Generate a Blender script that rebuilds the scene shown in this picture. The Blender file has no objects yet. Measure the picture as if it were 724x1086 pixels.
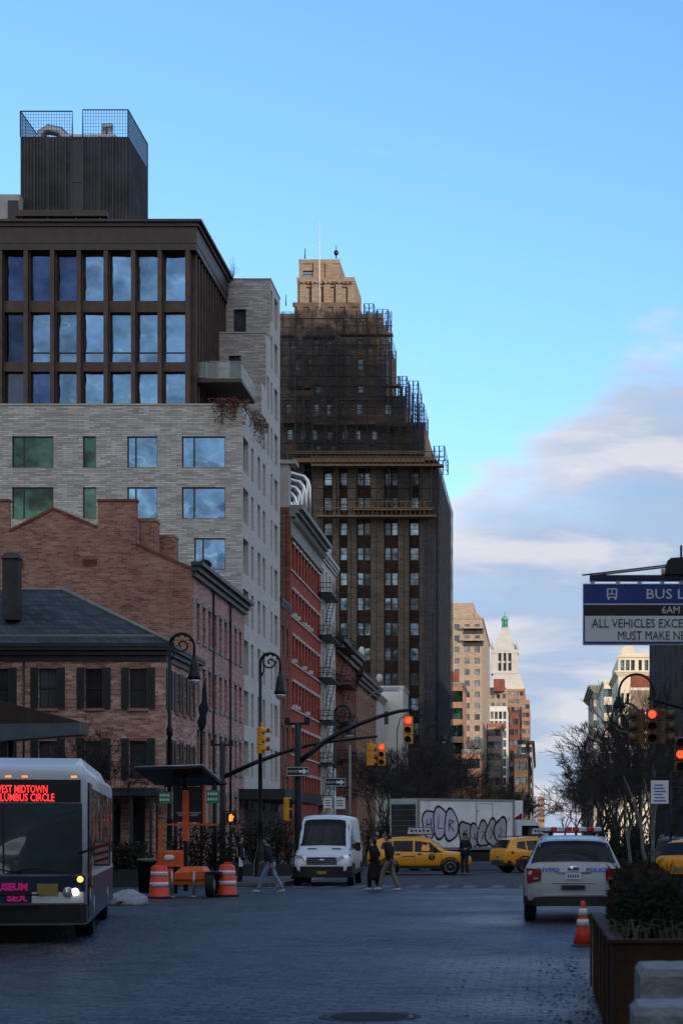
import bpy, math, random
from mathutils import Vector, Matrix
R = math.radians
rnd = random.Random(7)
scene = bpy.context.scene
col = scene.collection
F = 2000.0; VX = 572.0; HY = 886.0; EYE = 1.75

def X_(px, D): return (px - VX) / F * D
def Z_(py, D): return EYE + (HY - py) / F * D
def DX(px, X): return X * F / (px - VX)          # depth where the plane X is seen at px

# ------------------------------------------------------------------ materials
def ramp(nt, pts):
    n = nt.nodes.new('ShaderNodeValToRGB')
    e = n.color_ramp.elements
    while len(e) > 1: e.remove(e[-1])
    e[0].position = pts[0][0]; e[0].color = (*pts[0][1], 1)
    for p, c in pts[1:]:
        k = e.new(p); k.color = (*c, 1)
    return n

def base_mat(name, rough=.6, metal=0.0, spec=.5):
    m = bpy.data.materials.new(name); m.use_nodes = True
    nt = m.node_tree; b = nt.nodes['Principled BSDF']
    b.inputs['Roughness'].default_value = rough
    b.inputs['Metallic'].default_value = metal
    b.inputs['Specular IOR Level'].default_value = spec
    return m, nt, b

def mat(name, c, rough=.6, metal=0.0, var=.15, scale=3.0, bump=0.0, bscale=40.0, spec=.5, vary=0.0):
    """plain surface with uneven colour, optional bump and per-object variation"""
    m, nt, b = base_mat(name, rough, metal, spec)
    tc = nt.nodes.new('ShaderNodeTexCoord')
    no = nt.nodes.new('ShaderNodeTexNoise'); no.inputs['Scale'].default_value = scale
    no.inputs['Detail'].default_value = 6; no.inputs['Roughness'].default_value = .6
    nt.links.new(tc.outputs['Object'], no.inputs['Vector'])
    lo = tuple(x * (1 - var) for x in c); hi = tuple(min(1, x * (1 + var)) for x in c)
    rp = ramp(nt, [(.3, lo), (.7, hi)])
    nt.links.new(no.outputs['Fac'], rp.inputs['Fac'])
    out = rp.outputs['Color']
    if vary:
        oi = nt.nodes.new('ShaderNodeObjectInfo')
        mr = nt.nodes.new('ShaderNodeMapRange'); mr.inputs['To Min'].default_value = 1 - vary; mr.inputs['To Max'].default_value = 1 + vary
        nt.links.new(oi.outputs['Random'], mr.inputs['Value'])
        vm = nt.nodes.new('ShaderNodeVectorMath'); vm.operation = 'SCALE'
        nt.links.new(out, vm.inputs[0]); nt.links.new(mr.outputs[0], vm.inputs['Scale'])
        out = vm.outputs[0]
    nt.links.new(out, b.inputs['Base Color'])
    if bump:
        n2 = nt.nodes.new('ShaderNodeTexNoise'); n2.inputs['Scale'].default_value = bscale
        n2.inputs['Detail'].default_value = 4
        nt.links.new(tc.outputs['Object'], n2.inputs['Vector'])
        bp = nt.nodes.new('ShaderNodeBump'); bp.inputs['Strength'].default_value = bump; bp.inputs['Distance'].default_value = .02
        nt.links.new(n2.outputs['Fac'], bp.inputs['Height']); nt.links.new(bp.outputs['Normal'], b.inputs['Normal'])
    return m

def brick(name, c1, c2, mortar, bw=.42, bh=.14, ms=.012, stain=.35, patch=None, rough=.9, bump=.6, squash=1.0, streak=0.0):
    m, nt, b = base_mat(name, rough, 0, .2)
    L = nt.links
    tc = nt.nodes.new('ShaderNodeTexCoord')
    sx = nt.nodes.new('ShaderNodeSeparateXYZ'); L.new(tc.outputs['Object'], sx.inputs[0])
    ad = nt.nodes.new('ShaderNodeMath'); L.new(sx.outputs['X'], ad.inputs[0]); L.new(sx.outputs['Y'], ad.inputs[1])
    cb = nt.nodes.new('ShaderNodeCombineXYZ'); L.new(ad.outputs[0], cb.inputs['X']); L.new(sx.outputs['Z'], cb.inputs['Y'])
    bt = nt.nodes.new('ShaderNodeTexBrick'); L.new(cb.outputs[0], bt.inputs['Vector'])
    bt.inputs['Scale'].default_value = 1; bt.inputs['Brick Width'].default_value = bw; bt.inputs['Row Height'].default_value = bh
    bt.inputs['Mortar Size'].default_value = ms; bt.inputs['Mortar Smooth'].default_value = .3; bt.inputs['Bias'].default_value = -.1
    bt.inputs['Color1'].default_value = (*c1, 1); bt.inputs['Color2'].default_value = (*c2, 1); bt.inputs['Mortar'].default_value = (*mortar, 1)
    no = nt.nodes.new('ShaderNodeTexNoise'); no.inputs['Scale'].default_value = .35; no.inputs['Detail'].default_value = 8; no.inputs['Roughness'].default_value = .65
    L.new(cb.outputs[0], no.inputs['Vector'])
    rp = ramp(nt, [(.32, (1 - stain,) * 3), (.68, (1 + stain * .5,) * 3)]); L.new(no.outputs['Fac'], rp.inputs['Fac'])
    mx = nt.nodes.new('ShaderNodeMix'); mx.data_type = 'RGBA'; mx.blend_type = 'MULTIPLY'; mx.inputs['Factor'].default_value = 1
    L.new(bt.outputs['Color'], mx.inputs['A']); L.new(rp.outputs['Color'], mx.inputs['B'])
    # course streaks: bricks laid in slightly different batches
    mp = nt.nodes.new('ShaderNodeMapping'); mp.inputs['Scale'].default_value = (.8, 5.5, 1); L.new(cb.outputs[0], mp.inputs['Vector'])
    n3 = nt.nodes.new('ShaderNodeTexNoise'); n3.inputs['Scale'].default_value = 1.0; n3.inputs['Detail'].default_value = 5; L.new(mp.outputs[0], n3.inputs['Vector'])
    r3 = ramp(nt, [(.35, (.72 - streak * .4,) * 3), (.65, (1.12 + streak * .3,) * 3)]); L.new(n3.outputs['Fac'], r3.inputs['Fac'])
    m3 = nt.nodes.new('ShaderNodeMix'); m3.data_type = 'RGBA'; m3.blend_type = 'MULTIPLY'; m3.inputs['Factor'].default_value = 1
    L.new(mx.outputs['Result'], m3.inputs['A']); L.new(r3.outputs['Color'], m3.inputs['B'])
    out = m3.outputs['Result']
    if patch:
        n2 = nt.nodes.new('ShaderNodeTexNoise'); n2.inputs['Scale'].default_value = .9; n2.inputs['Detail'].default_value = 9; n2.inputs['Roughness'].default_value = .75
        L.new(tc.outputs['Object'], n2.inputs['Vector'])
        r2 = ramp(nt, [(.48, (0, 0, 0)), (.66, (1, 1, 1))]); L.new(n2.outputs['Fac'], r2.inputs['Fac'])
        m2 = nt.nodes.new('ShaderNodeMix'); m2.data_type = 'RGBA'; L.new(r2.outputs['Color'], m2.inputs['Factor'])
        L.new(out, m2.inputs['A']); m2.inputs['B'].default_value = (*patch, 1); out = m2.outputs['Result']
    L.new(out, b.inputs['Base Color'])
    bp = nt.nodes.new('ShaderNodeBump'); bp.inputs['Strength'].default_value = bump; bp.inputs['Distance'].default_value = .03
    L.new(bt.outputs['Fac'], bp.inputs['Height']); bp.invert = True; L.new(bp.outputs['Normal'], b.inputs['Normal'])
    return m

def glass(name, c, metal=.75, rough=.04, wav=.25, vary=.3, scale=.5):
    """coated window glass: mirrors the sky, slightly wavy, each pane a little different"""
    m, nt, b = base_mat(name, rough, metal, .6 if metal else .25)
    L = nt.links
    oi = nt.nodes.new('ShaderNodeObjectInfo')
    mr = nt.nodes.new('ShaderNodeMapRange'); mr.inputs['To Min'].default_value = 1 - vary; mr.inputs['To Max'].default_value = 1 + vary * .4
    L.new(oi.outputs['Random'], mr.inputs['Value'])
    vm = nt.nodes.new('ShaderNodeVectorMath'); vm.operation = 'SCALE'; vm.inputs[0].default_value = c
    pn = nt.nodes.new('ShaderNodeTexNoise'); pn.inputs['Scale'].default_value = .55; pn.inputs['Detail'].default_value = 3
    pg = nt.nodes.new('ShaderNodeNewGeometry'); L.new(pg.outputs['Position'], pn.inputs['Vector'])
    pm = nt.nodes.new('ShaderNodeMapRange'); pm.inputs['From Min'].default_value = .38; pm.inputs['From Max'].default_value = .56; pm.inputs['To Min'].default_value = .25 if 'green' in name else .7; pm.inputs['To Max'].default_value = 1.15
    L.new(pn.outputs['Fac'], pm.inputs['Value'])
    pp = nt.nodes.new('ShaderNodeMath'); pp.operation = 'MULTIPLY'; L.new(mr.outputs[0], pp.inputs[0]); L.new(pm.outputs[0], pp.inputs[1])
    L.new(pp.outputs[0], vm.inputs['Scale']); L.new(vm.outputs[0], b.inputs['Base Color'])
    if metal > .6:
        m2 = nt.nodes.new('ShaderNodeMapRange'); m2.inputs['From Min'].default_value = .12; m2.inputs['From Max'].default_value = .3; m2.inputs['To Min'].default_value = metal * .35; m2.inputs['To Max'].default_value = metal
        ml = nt.nodes.new('ShaderNodeMath'); ml.operation = 'MULTIPLY'; ml.inputs[1].default_value = 7.31; fr_ = nt.nodes.new('ShaderNodeMath'); fr_.operation = 'FRACT'
        L.new(oi.outputs['Random'], ml.inputs[0]); L.new(ml.outputs[0], fr_.inputs[0]); L.new(fr_.outputs[0], m2.inputs['Value']); L.new(m2.outputs[0], b.inputs['Metallic'])
    g = nt.nodes.new('ShaderNodeNewGeometry')
    no = nt.nodes.new('ShaderNodeTexNoise'); no.inputs['Scale'].default_value = scale; no.inputs['Detail'].default_value = 1.5
    L.new(g.outputs['Position'], no.inputs['Vector'])
    bp = nt.nodes.new('ShaderNodeBump'); bp.inputs['Strength'].default_value = wav; bp.inputs['Distance'].default_value = .25
    L.new(no.outputs['Fac'], bp.inputs['Height']); L.new(bp.outputs['Normal'], b.inputs['Normal'])
    return m

def emit(name, c, s):
    m = bpy.data.materials.new(name); m.use_nodes = True
    nt = m.node_tree; b = nt.nodes['Principled BSDF']
    b.inputs['Base Color'].default_value = (*[x * .3 for x in c], 1)
    b.inputs['Emission Color'].default_value = (*c, 1); b.inputs['Emission Strength'].default_value = s
    tc = nt.nodes.new('ShaderNodeTexCoord'); no = nt.nodes.new('ShaderNodeTexNoise'); no.inputs['Scale'].default_value = 30
    nt.links.new(tc.outputs['Object'], no.inputs['Vector'])
    mr = nt.nodes.new('ShaderNodeMapRange'); mr.inputs['To Min'].default_value = s * .8; mr.inputs['To Max'].default_value = s * 1.2
    nt.links.new(no.outputs['Fac'], mr.inputs['Value']); nt.links.new(mr.outputs[0], b.inputs['Emission Strength'])
    return m

def netting(name, c, alpha):
    m, nt, b = base_mat(name, .9, 0, .1)
    b.inputs['Base Color'].default_value = (*c, 1)
    tc = nt.nodes.new('ShaderNodeTexCoord'); no = nt.nodes.new('ShaderNodeTexNoise'); no.inputs['Scale'].default_value = .6
    no.inputs['Detail'].default_value = 8; no.inputs['Roughness'].default_value = .7
    nt.links.new(tc.outputs['Object'], no.inputs['Vector'])
    mr = nt.nodes.new('ShaderNodeMapRange'); mr.inputs['From Min'].default_value = .38; mr.inputs['From Max'].default_value = .60
    mr.inputs['To Min'].default_value = max(0, alpha - .38); mr.inputs['To Max'].default_value = min(1, alpha + .35)
    nt.links.new(no.outputs['Fac'], mr.inputs['Value']); nt.links.new(mr.outputs[0], b.inputs['Alpha'])
    return m

M = {}
M['brick_house'] = brick('rosy brick', (.42, .17, .12), (.72, .48, .40), (.46, .37, .33), .40, .12, .012, .22, streak=.1)
M['brick_gable'] = brick('weathered brown brick', (.31, .112, .08), (.53, .28, .22), (.40, .28, .22), .40, .125, .014, .3, patch=(.38, .23, .17), streak=0)
M['brick_side'] = brick('faded pink brick', (.50, .25, .215), (.60, .38, .345), (.48, .38, .35), .34, .12, .012, .2, patch=(.48, .30, .27), streak=.2)
M['brick_grey'] = brick('long pale grey brick', (.38, .355, .33), (.70, .67, .62), (.34, .32, .30), .75, .13, .018, .14, streak=-.25)
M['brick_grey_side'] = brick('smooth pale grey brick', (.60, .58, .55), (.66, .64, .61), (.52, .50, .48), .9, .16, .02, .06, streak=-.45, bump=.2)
M['brick_dark'] = brick('sooty brown brick', (.16, .09, .06), (.24, .15, .10), (.2, .16, .13), .34, .12, .012, .4)
M['brick_red'] = brick('painted red brick', (.37, .085, .055), (.43, .11, .07), (.36, .10, .07), .34, .12, .012, .15)
M['brick_orange'] = brick('orange brick', (.36, .19, .125), (.42, .235, .16), (.36, .24, .18), .5, .2, .012, .12)
M['brick_maroon'] = brick('maroon brick', (.22, .06, .045), (.30, .10, .07), (.24, .14, .11), .34, .12, .012, .3)
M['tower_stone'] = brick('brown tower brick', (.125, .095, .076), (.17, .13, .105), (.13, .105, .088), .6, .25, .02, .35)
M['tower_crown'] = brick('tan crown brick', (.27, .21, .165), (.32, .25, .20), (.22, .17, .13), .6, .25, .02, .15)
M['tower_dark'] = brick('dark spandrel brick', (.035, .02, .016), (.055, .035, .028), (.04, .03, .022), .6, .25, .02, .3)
M['beige'] = brick('beige masonry', (.36, .29, .225), (.42, .345, .27), (.34, .28, .22), .9, .35, .02, .12)
M['cream'] = mat('cream terracotta', (.62, .56, .45), .7, var=.1, scale=.6, bump=.3, bscale=4)
M['stone_grey'] = mat('grey limestone', (.40, .38, .36), .8, var=.15, scale=.5, bump=.3, bscale=4)
M['stone_white'] = mat('white limestone', (.44, .44, .43), .8, var=.1, scale=.3, bump=.3, bscale=3)
M['paint_white'] = mat('old white paint', (.52, .50, .46), .7, var=.12, scale=.8, bump=.2)
M['paint_pale'] = mat('pale stucco', (.62, .60, .56), .8, var=.1, scale=.5)
M['dark_metal'] = mat('brown black metal', (.052, .036, .030), .5, .3, .2, 1.5)
M['rust_metal'] = mat('weathered brown metal', (.085, .052, .040), .6, .3, .3, 1.0, bump=.2, bscale=8)
M['iron'] = mat('black iron', (.012, .012, .014), .45, .4, .3, 4)
M['iron_green'] = mat('dark green black paint', (.012, .018, .018), .4, .2, .3, 4)
M['screen'] = mat('charcoal corrugated screen', (.034, .034, .038), .6, .3, .75, .5, bump=.3, bscale=6)
M['slate'] = brick('blue grey slate', (.055, .068, .085), (.085, .10, .12), (.04, .05, .06), .35, .3, .02, .3)
M['trim_dark'] = mat('dark painted cornice', (.022, .025, .028), .5, 0, .25, 1.2)
M['trim_grey'] = mat('grey green cornice', (.20, .22, .20), .6, 0, .15, 1.2)
M['shutter'] = mat('black green shutter paint', (.018, .023, .023), .45, 0, .3, 3, bump=.2, bscale=12)
M['frame_dark'] = mat('dark window frame', (.02, .02, .022), .4, .2, .2, 4)
M['frame_white'] = mat('white window frame', (.6, .6, .58), .5, 0, .1, 4)
M['sill'] = mat('stone sill', (.42, .36, .31), .8, 0, .15, 2)
M['glass_blue'] = glass('sky blue coated glass', (.11, .20, .33), .92, .03, .5, .3)
M['glass_green'] = glass('green tinted glass', (.032, .08, .065), .7, .05, .35, .25)
M['glass_navy'] = glass('navy reflecting glass', (.028, .05, .12), .85, .05, .4, .5)
M['glass_dark'] = glass('dim old glass', (.10, .12, .14), .45, .06, .4, .6)
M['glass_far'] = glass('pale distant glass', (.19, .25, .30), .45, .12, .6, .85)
M['glass_car'] = glass('car glass', (.008, .010, .014), .0, .03, .03, .1)
M['asphalt'] = mat('asphalt', (.04, .04, .043), .85, 0, .3, .8, bump=.5, bscale=60)
M['concrete'] = mat('concrete', (.26, .26, .25), .8, 0, .2, 2.5, bump=.5, bscale=30)
M['pave'] = brick('paving slabs', (.11, .11, .115), (.14, .14, .145), (.06, .06, .06), 1.5, 1.5, .02, .2)
M['gold'] = mat('gold trim', (.6, .4, .1), .4, .6)
M['orange'] = mat('orange enamel', (.75, .13, .025), .45, 0, .2, 3)
M['orange_bright'] = mat('safety orange plastic', (.80, .06, .02), .5, 0, .12, 4)
M['reflective'] = mat('white reflective band', (.75, .75, .76), .4, 0, .12, 6)
M['yellow_taxi'] = mat('taxi yellow paint', (.88, .36, .015), .25, 0, .06, 1, spec=.6)
M['yellow_signal'] = mat('signal yellow', (.80, .34, .02), .4, 0, .15, 5)
M['white_car'] = mat('white car paint', (.74, .77, .80), .25, 0, .06, 1, spec=.6)
M['white_dirty'] = mat('scuffed white panel', (.84, .84, .84), .5, 0, .14, 1.3)
M['blue_dark'] = mat('navy bus paint', (.006, .016, .060), .3, 0, .2, 1)
M['black_plastic'] = mat('black plastic', (.012, .012, .013), .5, 0, .25, 3)
M['rubber'] = mat('tyre rubber', (.014, .014, .014), .85, 0, .25, 8)
M['chrome'] = mat('chrome', (.6, .6, .62), .15, 1, .1, 2)
M['steel'] = mat('galvanised steel', (.42, .43, .45), .4, .8, .2, 4)
M['duct'] = mat('shiny duct metal', (.75, .72, .70), .3, .9, .15, 2)
M['blue_sign'] = mat('sign blue', (.010, .045, .27), .45, 0, .08, 2)
M['white_sign'] = mat('sign white', (.78, .81, .84), .5, 0, .06, 2)
M['black_sign'] = mat('sign black', (.01, .01, .012), .5, 0, .2, 2)
M['green_sign'] = mat('street sign green', (.03, .22, .12), .45, 0, .1, 3)
M['police_blue'] = mat('police blue', (.03, .12, .55), .4, 0, .05, 3)
M['red_lens'] = mat('red lens', (.22, .008, .012), .4, 0, .2, 8, spec=.15)
M['clear_lens'] = mat('clear lens', (.6, .62, .65), .1, .5, .2, 8)
M['corten'] = mat('rusted corten steel', (.055, .02, .009), .8, .2, .45, 2.5, bump=.4, bscale=25)
M['snow'] = mat('dirty snow', (.34, .36, .38), .8, 0, .3, 5, bump=1, bscale=9)
M['granite'] = mat('rough granite', (.24, .26, .28), .85, 0, .3, 9, bump=1, bscale=25)
M['wood'] = mat('scaffold plank', (.17, .10, .06), .8, 0, .25, 1.5)
M['skin'] = mat('skin', (.42, .24, .17), .6, 0, .08, 10)
M['hair'] = mat('dark hair', (.015, .011, .009), .6, 0, .3, 30)
M['cloth_black'] = mat('black wool', (.010, .010, .012), .9, 0, .3, 12, bump=.3)
M['cloth_navy'] = mat('navy cloth', (.012, .016, .028), .9, 0, .3, 12, bump=.3)
M['denim'] = mat('light denim', (.22, .31, .45), .9, 0, .2, 12, bump=.3)
M['khaki'] = mat('khaki cotton', (.24, .19, .14), .9, 0, .2, 12, bump=.3)
M['cloth_grey'] = mat('grey cloth', (.22, .22, .23), .9, 0, .2, 12)
M['shoe'] = mat('pale trainer', (.55, .53, .5), .7, 0, .1, 12)
M['bark'] = mat('dark bark', (.045, .036, .030), .95, 0, .3, 6, bump=.8, bscale=20)
M['bark_pale'] = mat('pale mottled bark', (.19, .18, .165), .95, 0, .4, 3, bump=.8, bscale=20)
M['twig'] = mat('dark twig', (.030, .024, .021), .95, 0, .3, 6)
M['twig_brown'] = mat('brown twig', (.16, .09, .05), .95, 0, .3, 6)
M['leaf'] = mat('evergreen leaf', (.04, .065, .03), .7, 0, .5, 5, vary=.2)
M['leaf_dry'] = mat('dry brown leaf', (.10, .065, .035), .8, 0, .5, 5)
M['leaf_red'] = mat('russet ivy leaf', (.16, .035, .02), .8, 0, .4, 5)
M['copper'] = mat('green copper patina', (.10, .34, .28), .7, 0, .2, .5)
M['net'] = netting('black debris netting', (.03, .03, .035), .30)
M['net_blue'] = netting('blue grey netting', (.05, .09, .16), .55)
M['led_red'] = emit('red led', (1, .03, .03), 1.2)
M['lamp_red'] = emit('lit red signal', (1, .035, .015), 2.0)
M['lamp_amber'] = emit('lit amber lamp', (1, .40, .06), 2.2)
M['lamp_orange'] = emit('orange marker lamp', (1, .28, .05), .8)
M['lamp_hand'] = emit('orange hand symbol', (1, .13, .02), 2.2)
M['lamp_white'] = emit('lit headlamp', (1, .95, .85), 5)
M['pink_glow'] = emit('glowing magenta print', (.7, .02, .25), .12)  # bus advert print, no lamp: a faint glow is added to its colour
M['win_warm'] = emit('dim lit shopfront', (1, .62, .35), .05)
M['purple'] = mat('lilac spray paint', (.56, .54, .70), .7, 0, .15, 4)
M['grey_spray'] = mat('grey spray paint', (.40, .40, .42), .7, 0, .15, 4)
M['plate_yellow'] = mat('licence plate yellow', (.36, .25, .06), .5, 0, .1, 9)
M['solar'] = mat('solar cells', (.02, .026, .04), .25, .3, .3, 3)

M['cage_blue'] = mat('dark blue scaffold steel', (.03, .055, .11), .5, .3, .2, 2)
M['net_dense'] = netting('dense dark netting', (.02, .024, .034), .95)
M['blue_steel'] = mat('navy painted steel', (.02, .03, .06), .4, .4, .2, 3)
M['leaf_dark'] = mat('dark shrub leaf', (.022, .03, .018), .9, 0, .5, 5, spec=.1)
M['leaf_drydark'] = mat('dark brown dry leaf', (.045, .03, .022), .9, 0, .5, 5, spec=.1)
M['leaf_pale'] = mat('pale grey green leaf', (.09, .10, .07), .9, 0, .4, 5, spec=.1)
M['signal_dim'] = mat('brownish yellow signal', (.13, .065, .02), .5, 0, .3, 5)  # darker, browner version of the signal yellow

M['canopy_blue'] = mat('blue grey canopy edge', (.10, .13, .17), .5, .2, .2, 1.2)
M['white_car_shaded'] = mat('shaded white car paint', (.44, .47, .51), .3, 0, .08, 1.5)  # white paint greyed so the police car's shade is in the colour
M['glass_bus'] = glass('bus windscreen glass', (.07, .09, .10), .35, .03, .6, .1, .7)
M['beacon_clear'] = mat('clear beacon lens', (.6, .68, .72), .15, .2, .1, 9)
M['beacon_red'] = mat('red beacon lens', (.6, .03, .04), .15, .1, .1, 9)
M['tail_lit'] = emit('lit tail lamp', (1, .05, .03), 2.5)
M['advert'] = mat('taxi advert panel', (.55, .60, .62), .5, 0, .3, 9)

# ------------------------------------------------------------------ mesh builder
class MB:
    def __init__(s): s.v = []; s.f = []; s.m = []; s.sm = []
    def add(s, vs, fs, mi=0, smooth=False):
        o = len(s.v); s.v += [tuple(p) for p in vs]
        for f in fs: s.f.append(tuple(i + o for i in f)); s.m.append(mi); s.sm.append(smooth)
    def quad(s, a, b, c, d, mi=0): s.add([a, b, c, d], [(0, 1, 2, 3)], mi)
    def box(s, x0, x1, y0, y1, z0, z1, mi=0):
        v = [(x0, y0, z0), (x1, y0, z0), (x1, y1, z0), (x0, y1, z0), (x0, y0, z1), (x1, y0, z1), (x1, y1, z1), (x0, y1, z1)]
        s.add(v, [(0, 3, 2, 1), (4, 5, 6, 7), (0, 1, 5, 4), (1, 2, 6, 5), (2, 3, 7, 6), (3, 0, 4, 7)], mi)
    def rbox(s, x0, x1, y0, y1, z0, z1, r=.03, mi=0):
        """box with chamfered vertical and top edges"""
        rings = []
        def ring(i, z): return [(x0 + i + r, y0 + i, z), (x1 - i - r, y0 + i, z), (x1 - i, y0 + i + r, z), (x1 - i, y1 - i - r, z), (x1 - i - r, y1 - i, z), (x0 + i + r, y1 - i, z), (x0 + i, y1 - i - r, z), (x0 + i, y0 + i + r, z)]
        rings = [ring(0, z0), ring(0, z1 - r), ring(r * .7, z1)]
        s.loft(rings, mi, True, False)
    def loft(s, rings, mi=0, cap=True, smooth=True, closed=True):
        n = len(rings[0]); vs = [p for r in rings for p in r]; fs = []
        for i in range(len(rings) - 1):
            for j in range(n if closed else n - 1):
                k = (j + 1) % n
                fs.append((i * n + j, i * n + k, (i + 1) * n + k, (i + 1) * n + j))
        if cap and closed:
            fs.append(tuple(reversed(range(n)))); fs.append(tuple((len(rings) - 1) * n + j for j in range(n)))
        s.add(vs, fs, mi, smooth)
    def tube(s, pts, r, n=8, mi=0, cap=True):
        pts = [Vector(p) for p in pts]
        if not hasattr(r, '__len__'): r = [r] * len(pts)
        rings = []; prev = None
        for i, p in enumerate(pts):
            d = (pts[min(i + 1, len(pts) - 1)] - pts[max(i - 1, 0)])
            if d.length < 1e-9: d = Vector((0, 0, 1))
            d.normalize()
            if prev is None:
                a = Vector((0, 0, 1)) if abs(d.z) < .9 else Vector((1, 0, 0)); u = d.cross(a).normalized()
            else:
                u = (prev - d * prev.dot(d));
                u = u.normalized() if u.length > 1e-6 else d.orthogonal().normalized()
            prev = u; w = d.cross(u)
            rings.append([p + (u * math.cos(t) + w * math.sin(t)) * r[i] for t in [2 * math.pi * k / n for k in range(n)]])
        s.loft(rings, mi, cap, n > 4)
    def lathe(s, c, prof, n=16, mi=0, axis='z'):
        rings = []
        for r, h in prof:
            ring = []
            for k in range(n):
                t = 2 * math.pi * k / n; a, b = r * math.cos(t), r * math.sin(t)
                ring.append({'z': (c[0] + a, c[1] + b, c[2] + h), 'x': (c[0] + h, c[1] + a, c[2] + b), 'y': (c[0] + b, c[1] + h, c[2] + a)}[axis])
            rings.append(ring)
        s.loft(rings, mi, True, True)
    def prism(s, poly, h, mi=0, axis='y', off=0.0):
        """poly in the two other axes, extruded from off to off+h"""
        def P(a, b, t): return {'y': (a, t, b), 'x': (t, a, b), 'z': (a, b, t)}[axis]
        n = len(poly)
        v = [P(a, b, off) for a, b in poly] + [P(a, b, off + h) for a, b in poly]
        s.add(v, [tuple(range(n)), tuple(reversed(range(n, 2 * n)))] + [(i, i + n, (i + 1) % n + n, (i + 1) % n) for i in range(n)], mi)
    def ball(s, c, rx, ry, rz, n=12, mi=0, jit=0):
        rings = []
        for i in range(1, n // 2):
            t = math.pi * i / (n // 2)
            rings.append([(c[0] + rx * math.sin(t) * math.cos(2 * math.pi * k / n) * (1 + rnd.uniform(-jit, jit)), c[1] + ry * math.sin(t) * math.sin(2 * math.pi * k / n) * (1 + rnd.uniform(-jit, jit)), c[2] + rz * math.cos(t)) for k in range(n)])
        s.loft(rings, mi, True, True)
    def wall(s, O, U, N, w, h, holes, depth=.25, mi=0, rmi=None):
        """vertical wall w x h from O along unit U, outward normal N, with real openings"""
        rmi = mi if rmi is None else rmi
        O = Vector(O); U = Vector(U); N = Vector(N); Zv = Vector((0, 0, 1))
        us = sorted(set([0, w] + [round(x, 4) for q in holes for x in q[:2] if 0 < x < w])); zs = sorted(set([0, h] + [round(x, 4) for q in holes for x in q[2:4] if 0 < x < h]))
        for j in range(len(zs) - 1):
            zc = (zs[j] + zs[j + 1]) / 2; run = None
            for i in range(len(us)):
                solid = i < len(us) - 1 and not any(q[0] < (us[i] + us[i + 1]) / 2 < q[1] and q[2] < zc < q[3] for q in holes)
                if solid and run is None: run = us[i]
                if not solid and run is not None:
                    a, b = run, us[i]; z0, z1 = zs[j], zs[j + 1]
                    s.quad(O + U * a + Zv * z0, O + U * b + Zv * z0, O + U * b + Zv * z1, O + U * a + Zv * z1, mi); run = None
        for q in holes:
            a, b, z0, z1 = q[:4]; I = -N * depth
            c = [O + U * a + Zv * z0, O + U * b + Zv * z0, O + U * b + Zv * z1, O + U * a + Zv * z1]
            for k in range(4):
                p, r = c[k], c[(k + 1) % 4]; s.quad(p, p + I, r + I, r, rmi)
    def mesh(s, name, mats):
        me = bpy.data.meshes.new(name); me.from_pydata(s.v, [], s.f)
        for m in mats: me.materials.append(m)
        me.polygons.foreach_set('material_index', s.m); me.polygons.foreach_set('use_smooth', s.sm)
        me.update(); return me

def ob(name, data, parent=None, loc=None, rz=0, world=False):
    o = bpy.data.objects.new(name, data); col.objects.link(o)
    if parent is not None:
        o.parent = parent
        if world: o.matrix_parent_inverse = Matrix.Translation(-Vector(parent.location))
    if loc is not None: o.location = loc
    if rz: o.rotation_euler = (0, 0, rz)
    return o

def put(mb, name, mats, parent=None, world=False, label=None):
    if not isinstance(mats, (list, tuple)): mats = [mats]
    mats = [M[m] if isinstance(m, str) else m for m in mats]
    o = ob(name, mb.mesh(name, mats), parent, world=world)
    if label: o['label'] = label
    return o

def tag(o, label=None, cat=None, group=None, kind=None):
    if label: o['label'] = label
    if cat: o['category'] = cat
    if group: o['group'] = group
    if kind: o['kind'] = kind
    return o

def thing(name, label, cat, loc=(0, 0, 0), rz=0, group=None):
    return tag(ob(name, None, None, loc, rz), label, cat, group)

def copy_tree(o, parent=None):
    c = o.copy(); col.objects.link(c)
    if parent is not None: c.parent = parent
    for ch in list(o.children): copy_tree(ch, c)
    return c

def again(o, label, loc=None, rz=None, scale=None):
    c = copy_tree(o); c['label'] = label
    if loc is not None: c.location = loc
    if rz is not None: c.rotation_euler = (0, 0, rz)
    if scale is not None: c.scale = (scale,) * 3 if not hasattr(scale, '__len__') else scale
    return c

def text(s, size, name, m, parent=None, loc=(0, 0, 0), rot=(R(90), 0, 0), ext=.002, sx=1.0, align='LEFT', bold=0.0):
    cu = bpy.data.curves.new(name, 'FONT'); cu.body = s; cu.size = size; cu.extrude = ext; cu.align_x = align; cu.offset = bold
    cu.resolution_u = 2
    t = bpy.data.objects.new(name, cu); col.objects.link(t)
    bpy.context.view_layer.update()
    me = bpy.data.meshes.new_from_object(t.evaluated_get(bpy.context.evaluated_depsgraph_get()))
    bpy.data.objects.remove(t); bpy.data.curves.remove(cu)
    me.name = name; me.materials.clear(); me.materials.append(M[m] if isinstance(m, str) else m)
    o = ob(name, me, parent, loc); o.rotation_euler = rot; o.scale = (sx, 1, 1)
    return o

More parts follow.
